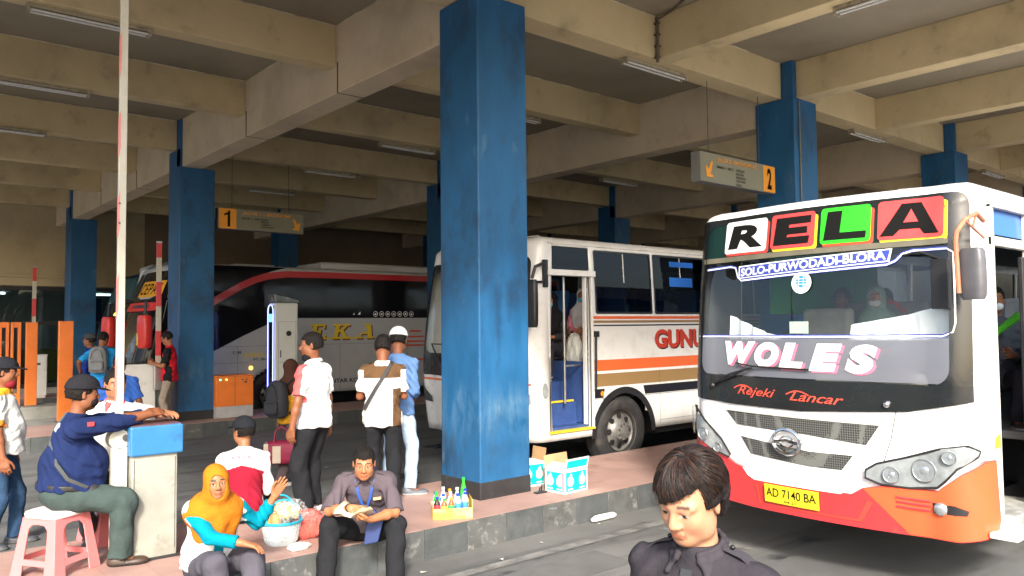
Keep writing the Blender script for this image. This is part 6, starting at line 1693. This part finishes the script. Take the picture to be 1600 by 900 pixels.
build('boom_arm', MB().box(-.028, .028, -.016, .016, .02, 4.9), M_boomw, bm_, bevel=.004)
z = 1.2
M_faded = mat('boom_faded_red', (.62, .22, .20), .5, var=.2, scale=6)
while z < 4.8:
    build('red_stripe', MB().add([(-.0292, -.0175, z), (-.018, -.0175, z+.07), (-.018, -.0175, z+.36), (-.0292, -.0175, z+.31), (-.0292, .0165, z+.31), (-.0292, .0165, z)], [(0, 1, 2, 3), (0, 3, 4, 5)]), M_faded, bm_); z += .62
build('boom_hub', MB().cyl((.0, -.03, .92), (.0, .09, .92), .075, n=16).box(-.03, .09, .0, .06, .86, .98).box(-.055, .055, -.03, .03, .0, .86), M_boomw, bm_, bevel=.005)
build('hub_bolt', MB().cyl((.04, -.045, .93), (.04, -.02, .93), .025, n=10).cyl((-.02, -.022, 2.55), (-.02, -.016, 2.55), .008, n=8).cyl((-.02, -.022, 2.70), (-.02, -.016, 2.70), .008, n=8), M_dsteel, bm_)
# the same kind of boom further off
def far_boom(loc, label, h, wd, group=None):
    t = thing('barrier_boom', label, 'barrier', loc)
    w_, r_ = MB(), MB(); rw_boom(w_, r_, None, 0, 0, .8, h, wd, .04, .45)
    build('boom_arm', w_, M_boomw, t); build('red_band', r_, M_boomr, t)
    build('tip_cap', MB().box(-wd/2-.004, wd/2+.004, -.022, .022, h, h+.03), M_steel, t)
    build('bracket', MB().box(-wd/2-.03, wd/2+.03, -.05, .05, .62, 1.1), M_steel, t, bevel=.01)
    return t
far_boom((4.52, 15.35, .265), 'red and white raised boom in front of the left shaded column', 3.32, .085)
far_boom((3.86, 23.4, .2), 'thin red and white boom standing farthest back at the left', 3.4, .085)
def white_cabinet(loc, label, w_, d_, h_, curve=False):
    t = thing('gate_cabinet', label, 'cabinet', loc)
    build('housing', MB().box(0, w_, 0, d_, .06, h_).box(.02, w_-.02, .02, d_-.02, 0, .06), M_white, t, bevel=.02, seg=3)
    build('lid', MB().box(-.01, w_+.01, -.01, d_+.01, h_-.04, h_), M_white, t, bevel=.012)
    build('vent', MB().box(.08, .20, -.004, 0, h_-.28, h_-.22), M_dsteel, t)
    if curve: build('side_pillar', MB().prism([(w_+.02, .0), (w_+.32, .0), (w_+.32, .95), (w_+.26, 1.15), (w_+.18, 1.2), (w_+.12, 1.05), (w_+.02, .9)], .1, d_-.1), mat('pillar_grey', (.22, .25, .25), .4, metal=.2), t, bevel=.02)
    return t
white_cabinet((3.98, 15.5, .265), 'white gate cabinet behind the blue shirt man', .55, .5, 1.10, True)
white_cabinet((3.98, 24.3, .2), 'white gate cabinet by the waiting room glass', .36, .4, 1.15)
# orange posts
def orange_post(loc, label, slot=True, w_=.24, h_=2.0):
    t = thing('orange_post', label, 'post', loc, 0, 'orange steel posts on the concrete islands')
    if slot:
        build('frame', MB().box(-w_/2, -.045, -.05, .05, 0, h_).box(.045, w_/2, -.05, .05, 0, h_).box(-.045, .045, -.05, .05, 0, .3).box(-.045, .045, -.05, .05, h_-.12, h_), M_orange, t, bevel=.008)
    else: build('frame', MB().box(-w_/2, w_/2, -.06, .06, 0, h_), M_orange, t, bevel=.01)
    build('foot_plate', MB().box(-w_/2-.04, w_/2+.04, -.09, .09, 0, .012), M_dsteel, t)
    return t
orange_post((3.57, 18.2, .16), 'nearest and widest plain orange post left of the seated men', False, .26, 2.02)
orange_post((3.44, 21.1, .28), 'plain orange post with a white cabinet just behind its right edge', False, .23, 1.9)
orange_post((3.13, 21.1, .28), 'slotted orange post, third from the frame edge', True, .20, 1.9)
orange_post((2.90, 21.1, .28), 'slotted orange post, second from the frame edge', True, .19, 1.9)
# orange electrical box and LED kiosk on the second platform
ob_ = thing('control_box', 'orange two-door control box with pale base next to the shaded column', 'cabinet', (5.62, 15.45, .265))
build('housing', MB().box(0, .74, 0, .42, .22, .82), M_orange, ob_, bevel=.01)
build('base', MB().box(0.0, .74, 0.005, .42, 0, .22), mat('box_base', (.40, .41, .42), .6, var=.15, scale=6), ob_, bevel=.006)
build('door_seam', MB().box(.368, .374, -.003, 0, .23, .80).box(.01, .73, -.003, 0, .795, .80), M_dsteel, ob_)
build('green_lamp', MB().cyl((.08, 0, .74), (.08, -.02, .74), .016, n=10), mat('lamp_green', (.1, .8, .3), .3, emit=(.1, .9, .3), estr=1.5), ob_)
build('yellow_lamp', MB().cyl((.20, 0, .74), (.20, -.02, .74), .016, n=10), mat('lamp_yellow', (.9, .7, .1), .3, emit=(1, .7, .1), estr=1.5), ob_)
build('vent', MB().box(.50, .54, -.004, 0, .72, .74).box(.58, .62, -.004, 0, .72, .74).box(.56, .61, -.004, 0, .66, .70), M_dsteel, ob_)
kk = thing('kiosk', 'tall pale grey kiosk with a glowing blue edge strip and two round locks', 'kiosk', (6.80, 15.50, .265))
M_kio = mat('kiosk_grey', (.62, .65, .63), .4, var=.06, scale=3)
build('housing', MB().box(.02, .53, .0, .28, .08, 2.25), M_kio, kk, bevel=.03, seg=3)
build('display_face', MB().box(-.004, .02, .02, .26, .14, 2.19), M_blackg, kk, bevel=.01)
pts = [(-.010, .14-.125*math.cos(a_), 2.08+.13*math.sin(a_)) for a_ in [PI*k/10 for k in range(11)]] + [(-.010, .265, .25)] + [(-.010, .14+.125*math.cos(a_), .25-.13*math.sin(a_)) for a_ in [PI*k/10 for k in range(11)]]
build('light_strip', MB().tube(pts, .010, 6, closed=True), mat('led_blue', (.2, .2, .9), .3, emit=(.18, .22, 1.0), estr=2.2), kk)
build('status_light', MB().box(-.012, -.004, .08, .20, 1.86, 2.02), mat('led_cyan', (.1, .5, .9), .3, emit=(.1, .55, 1.), estr=1.2), kk)
for z in (1.62, .88): build('lock', MB().cyl((.32, 0, z), (.32, -.02, z), .055, n=18).box(.29, .35, -.024, -.018, z-.02, z+.02), M_blackp, kk)
build('lock_slot', MB().box(.14, .16, -.006, 0, 1.13, 1.28), M_blackp, kk)
build('door_seam', MB().box(.10, .48, -.003, 0, 1.86, 1.864).box(.10, .48, -.003, 0, 1.03, 1.034).box(.10, .48, -.003, 0, .26, .264).box(.10, .104, -.003, 0, .26, 1.864).box(.476, .48, -.003, 0, .26, 1.864), M_dsteel, kk)
build('rain_hood', MB().prism([(.02, 2.26), (.56, 2.26), (.52, 2.30), (.30, 2.36), (.0, 2.42)], -.03, .30), mat('hood_mirror', (.30, .33, .33), .25, metal=.6, var=.5, scale=3), kk, bevel=.006)

# ------------------------------------------------------------------ pink stools
M_pinkp = mat('pink_plastic', (.68, .20, .20), .35, var=.05, scale=3, sss=.05)
def stool(loc, rotz, label):
    t = thing('plastic_stool', label, 'stool', loc, rotz)
    n = 28
    def ring(r, z, sq=.5): return [Vector((r*math.copysign(abs(math.cos(a))**sq, math.cos(a)), r*math.copysign(abs(math.sin(a))**sq, math.sin(a)), z)) for a in [2*PI*k/n for k in range(n)]]
    build('seat', MB().loft([ring(.150, .405), ring(.165, .41), ring(.172, .43), ring(.165, .447), ring(.150, .452)]), mat('pale_seat_pad', (.78, .66, .64), .45, var=.05), t, smooth=50)
    # tapered shell with an arched opening on each side
    for k in range(4):
        M = Matrix.Rotation(k*PI/2, 4, 'Z')
        lg = MB()
        for s_ in (-1, 1):
            # leg halves as outlines in the face plane, bottom wider than top
            o = [(s_*.105, .0), (s_*.205, .0), (s_*.150, .41), (0, .41), (0, .365), (s_*.055, .36), (s_*.085, .33), (s_*.092, .28)]
            vs = []
            for (x, z) in o:
                yy = -(.205-(.055)*z/.41); vs.append(M @ Vector((x, yy, z)))
            for (x, z) in o:
                yy = -(.205-(.055)*z/.41)+.010; vs.append(M @ Vector((x*.985, yy, z)))
            m_ = len(o); fs = [tuple(range(m_)), tuple(range(2*m_-1, m_-1, -1))]+[(i, (i+1) % m_, m_+(i+1) % m_, m_+i) for i in range(m_)]
            lg.add(vs, fs)
        build('leg_panel', lg, M_pinkp, t, bevel=.004)
        yb = -(.205-.055*.10/.41)
        build('brace', MB().add([M @ Vector(p) for p in ((-.115, yb, .085), (.115, yb, .085), (.112, yb+.005, .125), (-.112, yb+.005, .125), (-.115, yb+.012, .085), (.115, yb+.012, .085), (.112, yb+.017, .125), (-.112, yb+.017, .125))],
              [(0, 1, 2, 3), (7, 6, 5, 4), (0, 4, 5, 1), (3, 2, 6, 7), (0, 3, 7, 4), (1, 5, 6, 2)]), M_pinkp, t)
    return t
stool((1.26, 6.62, .265), D2(32), 'pink plastic stool with pale seat under the heavy seated man')
stool((1.80, 7.30, .265), D2(10), 'pink plastic stool hidden behind the first one, under the man in the white shirt')

# ------------------------------------------------------------------ vendor's goods
def bottle_mesh(h, r, neck=.012): return [(0, 0), (r*.9, 0), (r, .006), (r, h*.30), (r*.93, h*.36), (r, h*.42), (r, h*.62), (r*.85, h*.72), (neck, h*.86), (neck, h*.92)]
cr = thing('bottle_crate', 'yellow cardboard tray of drinks at the foot of the big blue column', 'tray', (4.36, 6.02, .265), D2(-30))
M_ycard = mat('yellow_card', (.78, .50, .06), .6, var=.1, scale=8, dirt=(.70, .62, .40, .6), dscale=9)
cb = MB()
W_, Dp, Hh = .36, .24, .11
def wall4(mb, W_, Dp, H0, H1, t=.004, hs=None):
    hs = hs or [H0]*4
    mb.box(-W_/2, W_/2, -Dp/2, -Dp/2+t, 0, hs[0]).box(-W_/2, W_/2, Dp/2-t, Dp/2, 0, hs[1]).box(-W_/2, -W_/2+t, -Dp/2+t, Dp/2-t, 0, hs[2]).box(W_/2-t, W_/2, -Dp/2+t, Dp/2-t, 0, hs[3]).box(-W_/2, W_/2, -Dp/2, Dp/2, 0, t)
wall4(cb, W_, Dp, .10, .1, hs=[.095, .12, .10, .17])
build('tray', cb, M_ycard, cr)
pet = glass_mat('bottle_plastic', (.80, .86, .88), 1.45, rough=.05)
caps = {'blue': mat('cap_blue', (.01, .05, .50), .4), 'white': mat('cap_white', (.75, .75, .75), .4), 'green': mat('cap_green', (.02, .45, .05), .4), 'orange': mat('cap_orange', (.8, .3, .02), .4), 'red': mat('cap_red', (.6, .03, .03), .4)}
labs = {'blue': mat('label_blue', (.05, .25, .65), .5, var=.4, scale=60), 'white': mat('label_white', (.72, .76, .80), .5, var=.2, scale=60), 'green': mat('label_green', (.04, .40, .12), .5, var=.4, scale=60), 'yellow': mat('label_yellow', (.75, .60, .08), .5, var=.3, scale=60), 'red': mat('label_red', (.50, .04, .06), .5, var=.5, scale=60)}
juice = {'cola': mat('drink_cola', (.03, .01, .008), .15, spec=.6), 'tea': mat('drink_tea', (.30, .10, .02), .15, spec=.6), 'water': mat('drink_water', (.55, .62, .66), .1, spec=.6), 'green': mat('drink_green', (.03, .50, .03), .15, spec=.6)}
grid = [(-.14, -.07, 'blue', 'red', 'cola', .19), (-.14, .0, 'green', 'white', 'green', .225), (-.14, .07, 'blue', 'blue', 'water', .21), (-.075, -.07, 'green', 'yellow', 'tea', .17), (-.075, .0, 'blue', 'white', 'water', .20), (-.07, .07, 'white', 'blue', 'water', .25),
        (-.01, -.07, 'orange', 'green', 'tea', .18), (-.01, .0, 'white', 'white', 'water', .22), (-.01, .07, 'orange', 'yellow', 'tea', .23), (.055, -.07, 'blue', 'blue', 'water', .21), (.055, .0, 'blue', 'white', 'water', .20), (.06, .07, 'white', 'white', 'water', .24),
        (.12, -.06, 'blue', 'blue', 'water', .22), (.125, .01, 'blue', 'white', 'water', .24), (.12, .075, 'green', 'green', 'green', .33)]
cl_ = {'blue': 'blue cap', 'green': 'green cap', 'white': 'white cap', 'orange': 'orange cap'}
Mc = Matrix.Translation((4.36, 6.02, .265+.004)) @ Matrix.Rotation(D2(-30), 4, 'Z')
rowname = ['front row', 'middle row', 'back row']; colname = ['leftmost', 'second', 'third', 'fourth', 'rightmost']
for i, (x, y, cp_, lb_, jc, h) in enumerate(grid):
    p = Mc @ Vector((x, y, 0)); r = .029
    extra = ' tall pale green' if h > .3 else ''
    t = thing('drink_bottle', ('%s bottle of the %s in the yellow tray, with %s%s' % (colname[i//3], rowname[i % 3], cl_[cp_], extra and ', the tallest')), 'bottle', p, rnd.uniform(0, 6), 'drink bottles in the yellow tray')
    build('bottle_body', MB().lathe(bottle_mesh(h, r), 16), juice[jc], t, smooth=50)
    build('label', MB().lathe([(r+.0008, h*.36), (r+.0012, h*.38), (r+.0012, h*.60), (r+.0008, h*.62)], 16), labs[lb_], t, smooth=60)
    build('bottle_cap', MB().cyl((0, 0, h*.91), (0, 0, h), .0155, n=12), caps[cp_], t, smooth=50)
# drink cartons
M_card = mat('brown_card', (.45, .28, .14), .75, var=.1, scale=8)
M_teal = mat('print_teal', (.0, .42, .45), .5, var=.08, scale=10); M_cwhite = mat('carton_white', (.74, .76, .76), .55, var=.06, scale=6); M_cpink = mat('print_pink', (.75, .25, .30), .5)
def carton(loc, rotz, label, W_, Dp, H_, flaps):
    t = thing('carton', label, 'box', loc, rotz)
    b = MB(); wall4(b, W_, Dp, H_, H_, hs=[H_]*4); build('box_walls', b, M_cwhite, t)
    build('carton_inside', MB().box(-W_/2+.005, W_/2-.005, -Dp/2+.005, Dp/2-.005, .005, .02), M_card, t)
    fy = lambda u_, z_, o_: Vector((u_, -Dp/2-o_, z_)); fx = lambda u_, z_, o_: Vector((-W_/2-o_, -u_, z_))
    def print_face(fn, w2):
        mapped('print_panel', poly_flat([(-w2+.02, .02), (w2-.02, .02), (w2-.02, H_-.025), (-w2+.02, H_-.025)]), fn, M_teal, t, off=.001, step=1)
        n_ = 2 if w2 > .13 else 1
        for k in range(n_):
            c0 = (-w2*.5+w2*k) if n_ == 2 else 0
            pts = [(c0+.048*math.cos(a)*(1+.1*math.cos(3*a)), H_*.50+.055*math.sin(a)*(1+.08*math.cos(2*a))) for a in [2*PI*i/20 for i in range(20)]]
            mapped('print_fruit', poly_flat(pts), fn, M_cwhite, t, off=.002, step=1)
            mapped('print_leaf', poly_flat([(c0-.02, H_*.50+.055), (c0+.03, H_*.50+.05), (c0+.01, H_*.50+.085)]), fn, M_cwhite, t, off=.0025, step=1)
            for j in range(4): mapped('print_text', poly_flat([(c0-.04+.021*j, .035), (c0-.026+.021*j, .035), (c0-.026+.021*j, .05), (c0-.04+.021*j, .05)]), fn, M_cwhite, t, off=.003, step=1)
    print_face(fy, W_/2); print_face(fx, Dp/2)
    mapped('print_stripe', poly_flat([(Dp/2-.035, .02), (Dp/2-.005, .02), (Dp/2-.005, H_-.02), (Dp/2-.035, H_-.02)]), fx, M_cpink, t, off=.003, step=1)
    for (side, ang, ln, mt) in flaps:
        if side == 'f': M = Matrix.Translation((0, -Dp/2, H_)) @ Matrix.Rotation(ang, 4, 'X'); fl = MB().box(-W_/2, W_/2, -.002, .002, 0, ln, M)
        elif side == 'b': M = Matrix.Translation((0, Dp/2, H_)) @ Matrix.Rotation(ang, 4, 'X'); fl = MB().box(-W_/2, W_/2, -.002, .002, 0, ln, M)
        elif side == 'l': M = Matrix.Translation((-W_/2, 0, H_)) @ Matrix.Rotation(ang, 4, 'Y'); fl = MB().box(-.002, .002, -Dp/2, Dp/2, 0, ln, M)
        else: M = Matrix.Translation((W_/2, 0, H_)) @ Matrix.Rotation(ang, 4, 'Y'); fl = MB().box(-.002, .002, -Dp/2, Dp/2, 0, ln, M)
        f = build('flap', fl, mt, t)
        if side == 'f': mapped('flap_print', poly_flat([(-W_/2+.02, .02), (W_/2-.02, .02), (W_/2-.02, ln-.02), (-W_/2+.02, ln-.02)]), lambda u_, z_, o_, M=M: M @ Vector((u_, -.002-o_, z_)), M_teal, f, off=.001, step=1)
    return t
carton((5.93, 6.12, .265), D2(4), 'open teal and white drinks carton with its printed flap raised, right of the big column', .36, .27, .24, [('f', .25, .12, M_cwhite), ('b', -.2, .13, M_card), ('l', 1.1, .12, M_cwhite)])
carton((5.82, 6.62, .265), D2(-6), 'second teal carton behind the first, brown flap standing up against the column', .30, .24, .26, [('l', -.25, .14, M_card), ('r', .15, .14, M_card)])
cf = MB()
# packets showing in the open carton
for k in range(6): cf.box(5.80+.045*k, 5.84+.045*k, 6.04, 6.20, .29, .50+.01*(k % 2))
tag(build('drink_packets', cf, mat('packet_blue', (.02, .16, .42), .4, var=.2), bevel=.004), 'blue drink packets standing in the open teal carton', 'packets')
tag(build('bolt_stub', MB().tube([(5.60, 6.20, .27), (5.62, 6.19, .33)], .008, 6).tube([(5.66, 6.22, .27), (5.66, 6.21, .35)], .008, 6).box(5.56, 5.70, 6.17, 6.23, .268, .282), M_blackp), 'small black bolt stubs by the foot of the big blue column', 'bolts')

# snack basket, bags
bk = thing('snack_basket', 'blue rimmed white plastic basket beside the orange scarf vendor', 'basket', (2.80, 6.22, .265))
M_bw = mat('basket_white', (.62, .74, .76), .4, var=.08, scale=12); M_bb = mat('basket_blue', (.02, .42, .62), .35, var=.05)
bsk = MB(); n = 28
prof = [(.115, 0), (.125, .02), (.155, .17), (.16, .18)]
build('basket_body', MB().lathe([(.0, .004)]+prof+[(.15, .175), (.118, .012), (0, .012)], n), M_bw, bk, smooth=40)
rb = MB()
for z in (.05, .08, .11, .14): 
    r = .128+(.155-.125)*(z-.02)/.15; rb.tube([(r*math.cos(2*PI*k/28), r*math.sin(2*PI*k/28), z) for k in range(28)], .003, 5, closed=True)
for k in range(28): a = 2*PI*k/28; rb.tube([(.128*math.cos(a), .128*math.sin(a), .02), (.158*math.cos(a), .158*math.sin(a), .17)], .0025, 4)
build('basket_rib', rb, M_cwhite, bk)
build('basket_rim', MB().tube([(.162*math.cos(2*PI*k/32), .162*math.sin(2*PI*k/32), .18) for k in range(32)], .012, 8, closed=True), M_bb, bk, smooth=True)
build('basket_handle', MB().tube([(-.16*math.cos(a)*.9, .05-.02*math.sin(a), .18+.20*math.sin(a)) for a in [PI*k/14 for k in range(15)]], .007, 6).tube([(-.16*math.cos(a)*.9, -.05+.02*math.sin(a), .18+.17*math.sin(a)) for a in [PI*k/14 for k in range(15)]], .007, 6), M_bb, bk, smooth=True)
M_snack = [mat('snack_orange', (.72, .27, .03), .5, var=.2, scale=20), mat('snack_yellow', (.78, .60, .20), .5, var=.2, scale=20), mat('snack_cream', (.70, .62, .42), .55, var=.2, scale=20), mat('snack_brown', (.42, .24, .09), .6, var=.3, scale=20)]
M_bag = glass_mat('clear_bag', (.90, .92, .92), 1.5, rough=.15)
names = ['orange', 'yellow', 'cream', 'brown']
k = 0
rs_ = random.Random(5)
where = ['left front', 'front', 'right front', 'left', 'middle', 'right', 'back left', 'back', 'back right', 'top left', 'top', 'top right']
for gy in range(4):
    for gx in range(3):
        mi = k % 3 if k % 5 else 3
        t_ = MB(); x, y = -.085+.085*gx, -.08+.055*gy; z = .205+.02*(k % 3)+(.04 if gx == 1 else 0)
        M = Matrix.Translation((2.80+x, 6.22+y, .265+z)) @ Euler((rs_.uniform(-.6, .6), rs_.uniform(-.6, .6), rs_.uniform(0, 3))).to_matrix().to_4x4()
        rg = []
        for (w_, q) in ((.006, -.062), (.034, -.05), (.042, 0), (.034, .05), (.006, .062)):
            rg.append([M @ Vector((w_*math.cos(2*PI*j/10), w_*.6*math.sin(2*PI*j/10), q)) for j in range(10)])
        t_.loft(rg)
        tag(build('snack_packet', t_, M_snack[mi], smooth=True), '%s snack packet at the %s of the blue rimmed basket' % (names[mi], where[k]), 'snack', 'snack packets heaped in the basket'); k += 1
def crumple(name, label, cat, c, r, material, seed, squash=1., open_top=False):
    rr = random.Random(seed); mb = MB(); n, m = 30, 16; rings = []
    ph = [rr.uniform(0, 6) for _ in range(8)]
    for i in range(m+1):
        v_ = i/m; e = -PI/2+PI*v_; ring = []
        for k in range(n):
            a = 2*PI*k/n
            f = 1+.10*math.sin(3*a+ph[0]+2*v_)+.07*math.sin(7*a+ph[1]+9*v_)+.06*math.sin(11*a-13*v_+ph[2])+.05*rr.uniform(-1, 1)
            rad = math.cos(e)**.7*f if v_ < .97 else .02
            if open_top and v_ > .6: rad = rad*(.75+.5*(v_-.6))+.12
            ring.append(Vector((c[0]+r[0]*rad*math.cos(a), c[1]+r[1]*rad*math.sin(a), max(c[2]+r[2]*math.sin(e)*squash*(1+.08*rr.uniform(-1, 1)), .267))))
        rings.append(ring)
    mb.loft(rings, cap=not open_top)
    return tag(build(name, mb, material, smooth=30), label, cat)
def thin_plastic(name, col_, alpha=.5):
    m = bpy.data.materials.new(name); m.use_nodes = True; nt = m.node_tree; N = nt.nodes; L = nt.links; b = N['Principled BSDF']
    b.inputs['Base Color'].default_value = (*col_, 1); b.inputs['Roughness'].default_value = .22
    tr = N.new('ShaderNodeBsdfTransparent'); mx = N.new('ShaderNodeMixShader')
    no = N.new('ShaderNodeTexNoise'); no.inputs['Scale'].default_value = 14; r = N.new('ShaderNodeMapRange'); r.inputs[1].default_value = .35; r.inputs[2].default_value = .65; r.inputs[3].default_value = alpha-.2; r.inputs[4].default_value = alpha+.25
    L.new(no.outputs[0], r.inputs[0]); L.new(r.outputs[0], mx.inputs[0]); L.new(tr.outputs[0], mx.inputs[1]); L.new(b.outputs[0], mx.inputs[2]); L.new(mx.outputs[0], N['Material Output'].inputs[0])
    return m
crumple('plastic_bag', 'clear crumpled bag wrapped over the snacks in the basket', 'bag', (2.86, 6.24, .50), (.155, .15, .10), thin_plastic('clear_bag_film', (.80, .82, .82), .16), 3, open_top=True)
M_redbag = thin_plastic('red_thin_plastic', (.80, .16, .14), .6)
crumple('plastic_bag', 'translucent red plastic bag on the platform right of the snack basket', 'bag', (3.04, 6.24, .37), (.14, .13, .12), M_redbag, 9)
crumple('bag_contents', 'reddish snacks inside the translucent red bag', 'snack', (3.04, 6.24, .33), (.10, .09, .07), mat('red_snack', (.62, .20, .12), .6, var=.3, scale=30), 12)
crumple('napkin_pile', 'white crumpled tissue on the kerb in front of the basket', 'tissue', (2.82, 5.95, .285), (.09, .06, .03), M_cwhite, 21)
crumple('napkin_pile', 'small crushed white cup lid lying at the foot of the kerb', 'litter', (5.25, 5.60, .03), (.05, .03, .02), thin_plastic('thin_clear', (.5, .52, .55), .5), 22)
# litter: rolled white tube by the kerb
tag(build('white_roll', MB().tube([(5.88, 5.70, .035), (5.93, 5.705, .04), (6.18, 5.70, .04), (6.22, 5.70, .035)], [.018, .032, .032, .018], 12), M_cwhite, smooth=50), 'white rounded bottle-like roll lying on the asphalt by the kerb', 'litter')
# the eater's food
fd = thing('food_wrap', 'open brown paper wrap of rice held by the man eating on the kerb', 'food', (0, 0, 0))
R_ = Matrix.Translation((3.20, 5.62, 0)) @ Matrix.Rotation(D2(233), 4, 'Z')
pw_ = MB(); n = 18; c0 = Vector((.30, .0, .590)); vs = [R_ @ c0]; fs = []
for k in range(n):
    a = 2*PI*k/n; rr2 = .125*(1+.25*math.sin(3*a)+.1*math.sin(7*a)); vs.append(R_ @ (c0+Vector((rr2*math.cos(a), rr2*math.sin(a)*1.1, .050+.035*math.sin(2*a)+.02*math.sin(5*a)))))
for k in range(n): fs.append((0, 1+k, 1+(k+1) % n))
pw_.add(vs, fs)
build('paper', pw_, mat('wrap_paper', (.62, .52, .34), .7, var=.1, scale=20), fd, solid=.002, smooth=True)
build('rice', MB().sphere(R_ @ (c0+Vector((0, 0, .02))), (.05, .05, .025), 14, 8), mat('rice', (.72, .66, .50), .7, var=.15, scale=60, bump=.5, bscale=90), fd, smooth=True)
tag(build('blue_pouch', MB().prism([(-.05, 0), (.06, .02), (.10, .18), (.03, .27), (-.03, .15)], -.02, .02, R_ @ Matrix.Translation((.12, .08, .33)) @ Matrix.Rotation(PI/2, 4, 'Z')), mat('pouch_navy', (.02, .04, .14), .6, var=.2), bevel=.008), 'navy cloth pouch hanging at the lap of the man eating', 'pouch')
# bag carried by the woman on the lane
bg_ = thing('duffel_bag', 'maroon and cream travel bag carried by the woman on the lane', 'bag', (4.30, 9.55, .30))
M_mar = mat('bag_maroon', (.25, .012, .05), .6, var=.15, scale=10); M_crm = mat('bag_cream', (.55, .46, .36), .7, var=.1, scale=10)
rings = []
for (x, sx, sz) in ((-.19, .07, .10), (-.17, .10, .14), (0, .11, .15), (.17, .10, .14), (.19, .07, .10)):
    rings.append([Vector((x, sx*math.copysign(abs(math.cos(a))**.6, math.cos(a)), .15+sz*math.copysign(abs(math.sin(a))**.6, math.sin(a)))) for a in [2*PI*k/18 for k in range(18)]])
build('bag_body', MB().loft(rings), M_mar, bg_, smooth=45)
build('side_panel', MB().box(-.205, -.15, -.112, .112, .03, .27).box(-.10, .0, -.116, -.108, .03, .24), M_crm, bg_, bevel=.02)
for y in (-.06, .06): build('handle', MB().tube([(-.09, y, .28), (-.07, y*.5, .42), (0, 0, .47), (.07, y*.5, .42), (.09, y, .28)], .010, 6), M_mar, bg_, smooth=True)
bg_.rotation_euler = (0, 0, D2(-30))
# backpacks
def backpack(name_label, info, loc, rotz, col_, sc_=1., open_=0):
    t = thing('backpack', name_label, 'backpack', loc, rotz)
    m = mat('pack_%d' % int(col_[0]*1000), col_, .8, var=.2, scale=12)
    m2 = mat('pack_dark_%d' % int(col_[0]*1000), tuple(c*.45 for c in col_), .8, var=.2, scale=12)
    rings = []
    for (z, w_, d_) in ((0, .10, .06), (.03, .145, .09), (.20, .155, .10), (.38, .14, .085), (.45, .10, .06), (.47, .05, .03)):
        rings.append([Vector((-.10+d_*math.copysign(abs(math.cos(a))**.7, math.cos(a)), w_*math.copysign(abs(math.sin(a))**.7, math.sin(a)), z)) for a in [2*PI*k/20 for k in range(20)]])
    build('pack', MB().loft(rings), m, t, smooth=50)
    build('front_pocket', MB().box(-.235, -.18, -.11, .11, .05, .22), m, t, bevel=.03, seg=3)
    build('zip_line', MB().tube([(-.20, -.10, .25), (-.21, -.07, .38), (-.19, 0, .43), (-.21, .07, .38), (-.20, .10, .25)], .006, 6).tube([(-.237, -.09, .19), (-.24, 0, .2), (-.237, .09, .19)], .005, 6), m2, t, smooth=True)
    for s_ in (-1, 1): build('shoulder_strap', MB().tube([(-.02, s_*.09, .42), (.08, s_*.10, .48), (.16, s_*.11, .36), (.13, s_*.13, .12), (-.03, s_*.14, .06)], .016, 6), m2, t, smooth=True)
    t.scale = (sc_, sc_, sc_)
    return t
def onback(info, dz=-.44, dx=-.12): 
    M = Matrix.Translation(info['root'].location) @ Matrix.Rotation(info['root'].rotation_euler.z, 4, 'Z')
    return M @ Vector(info['nb']+A(dx, 0, dz))
backpack('grey backpack worn by the man in the bright blue shirt', pbp, onback(pbp), D2(62), (.17, .18, .19))
backpack('black backpack worn by the woman in the brown scarf', pw, onback(pw, -.46), D2(20), (.022, .024, .03))
# bags in the striped bus doorway
crumple('plastic_bag', 'white carrier bag on the floor of the striped bus doorway', 'bag', (7.98, 8.02, 1.66), (.13, .13, .22), mat('carrier_white', (.55, .57, .55), .5, var=.15), 31)
crumple('plastic_bag', 'dark bag beside the white carrier bag in the striped bus doorway', 'bag', (8.15, 7.82, 1.58), (.09, .09, .14), mat('bag_dark', (.03, .03, .04), .6, var=.2), 33)
# white sheets added behind the letter bus windscreen to paint bright reflections
cl_m = mat('white_reflection', (.84, .86, .88), .7, var=.04, scale=3)
def cloth(pts, lbl):  # no real cloth: an added white sheet standing in for a bright reflection
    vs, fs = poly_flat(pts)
    return tag(mapped('white_reflection', (vs, fs), lambda u_, z_, o_: S.fn(u_, z_, -.10-.015*math.sin(u_*40)), cl_m, None, off=0, step=.05), lbl, 'cloth')
U2 = S.uf
cloth([(U2(4.22), 1.87), (U2(3.66), 1.87), (U2(3.66), 1.90), (U2(3.80), 1.925), (U2(4.22), 2.08)], 'white painted reflection behind the left lower corner of the letter bus windscreen')
cloth([(U2(3.06), 1.87), (U2(2.34), 1.87), (U2(2.34), 2.15), (U2(2.62), 2.06), (U2(3.04), 1.99)], 'larger white painted reflection behind the right lower corner of the letter bus windscreen')
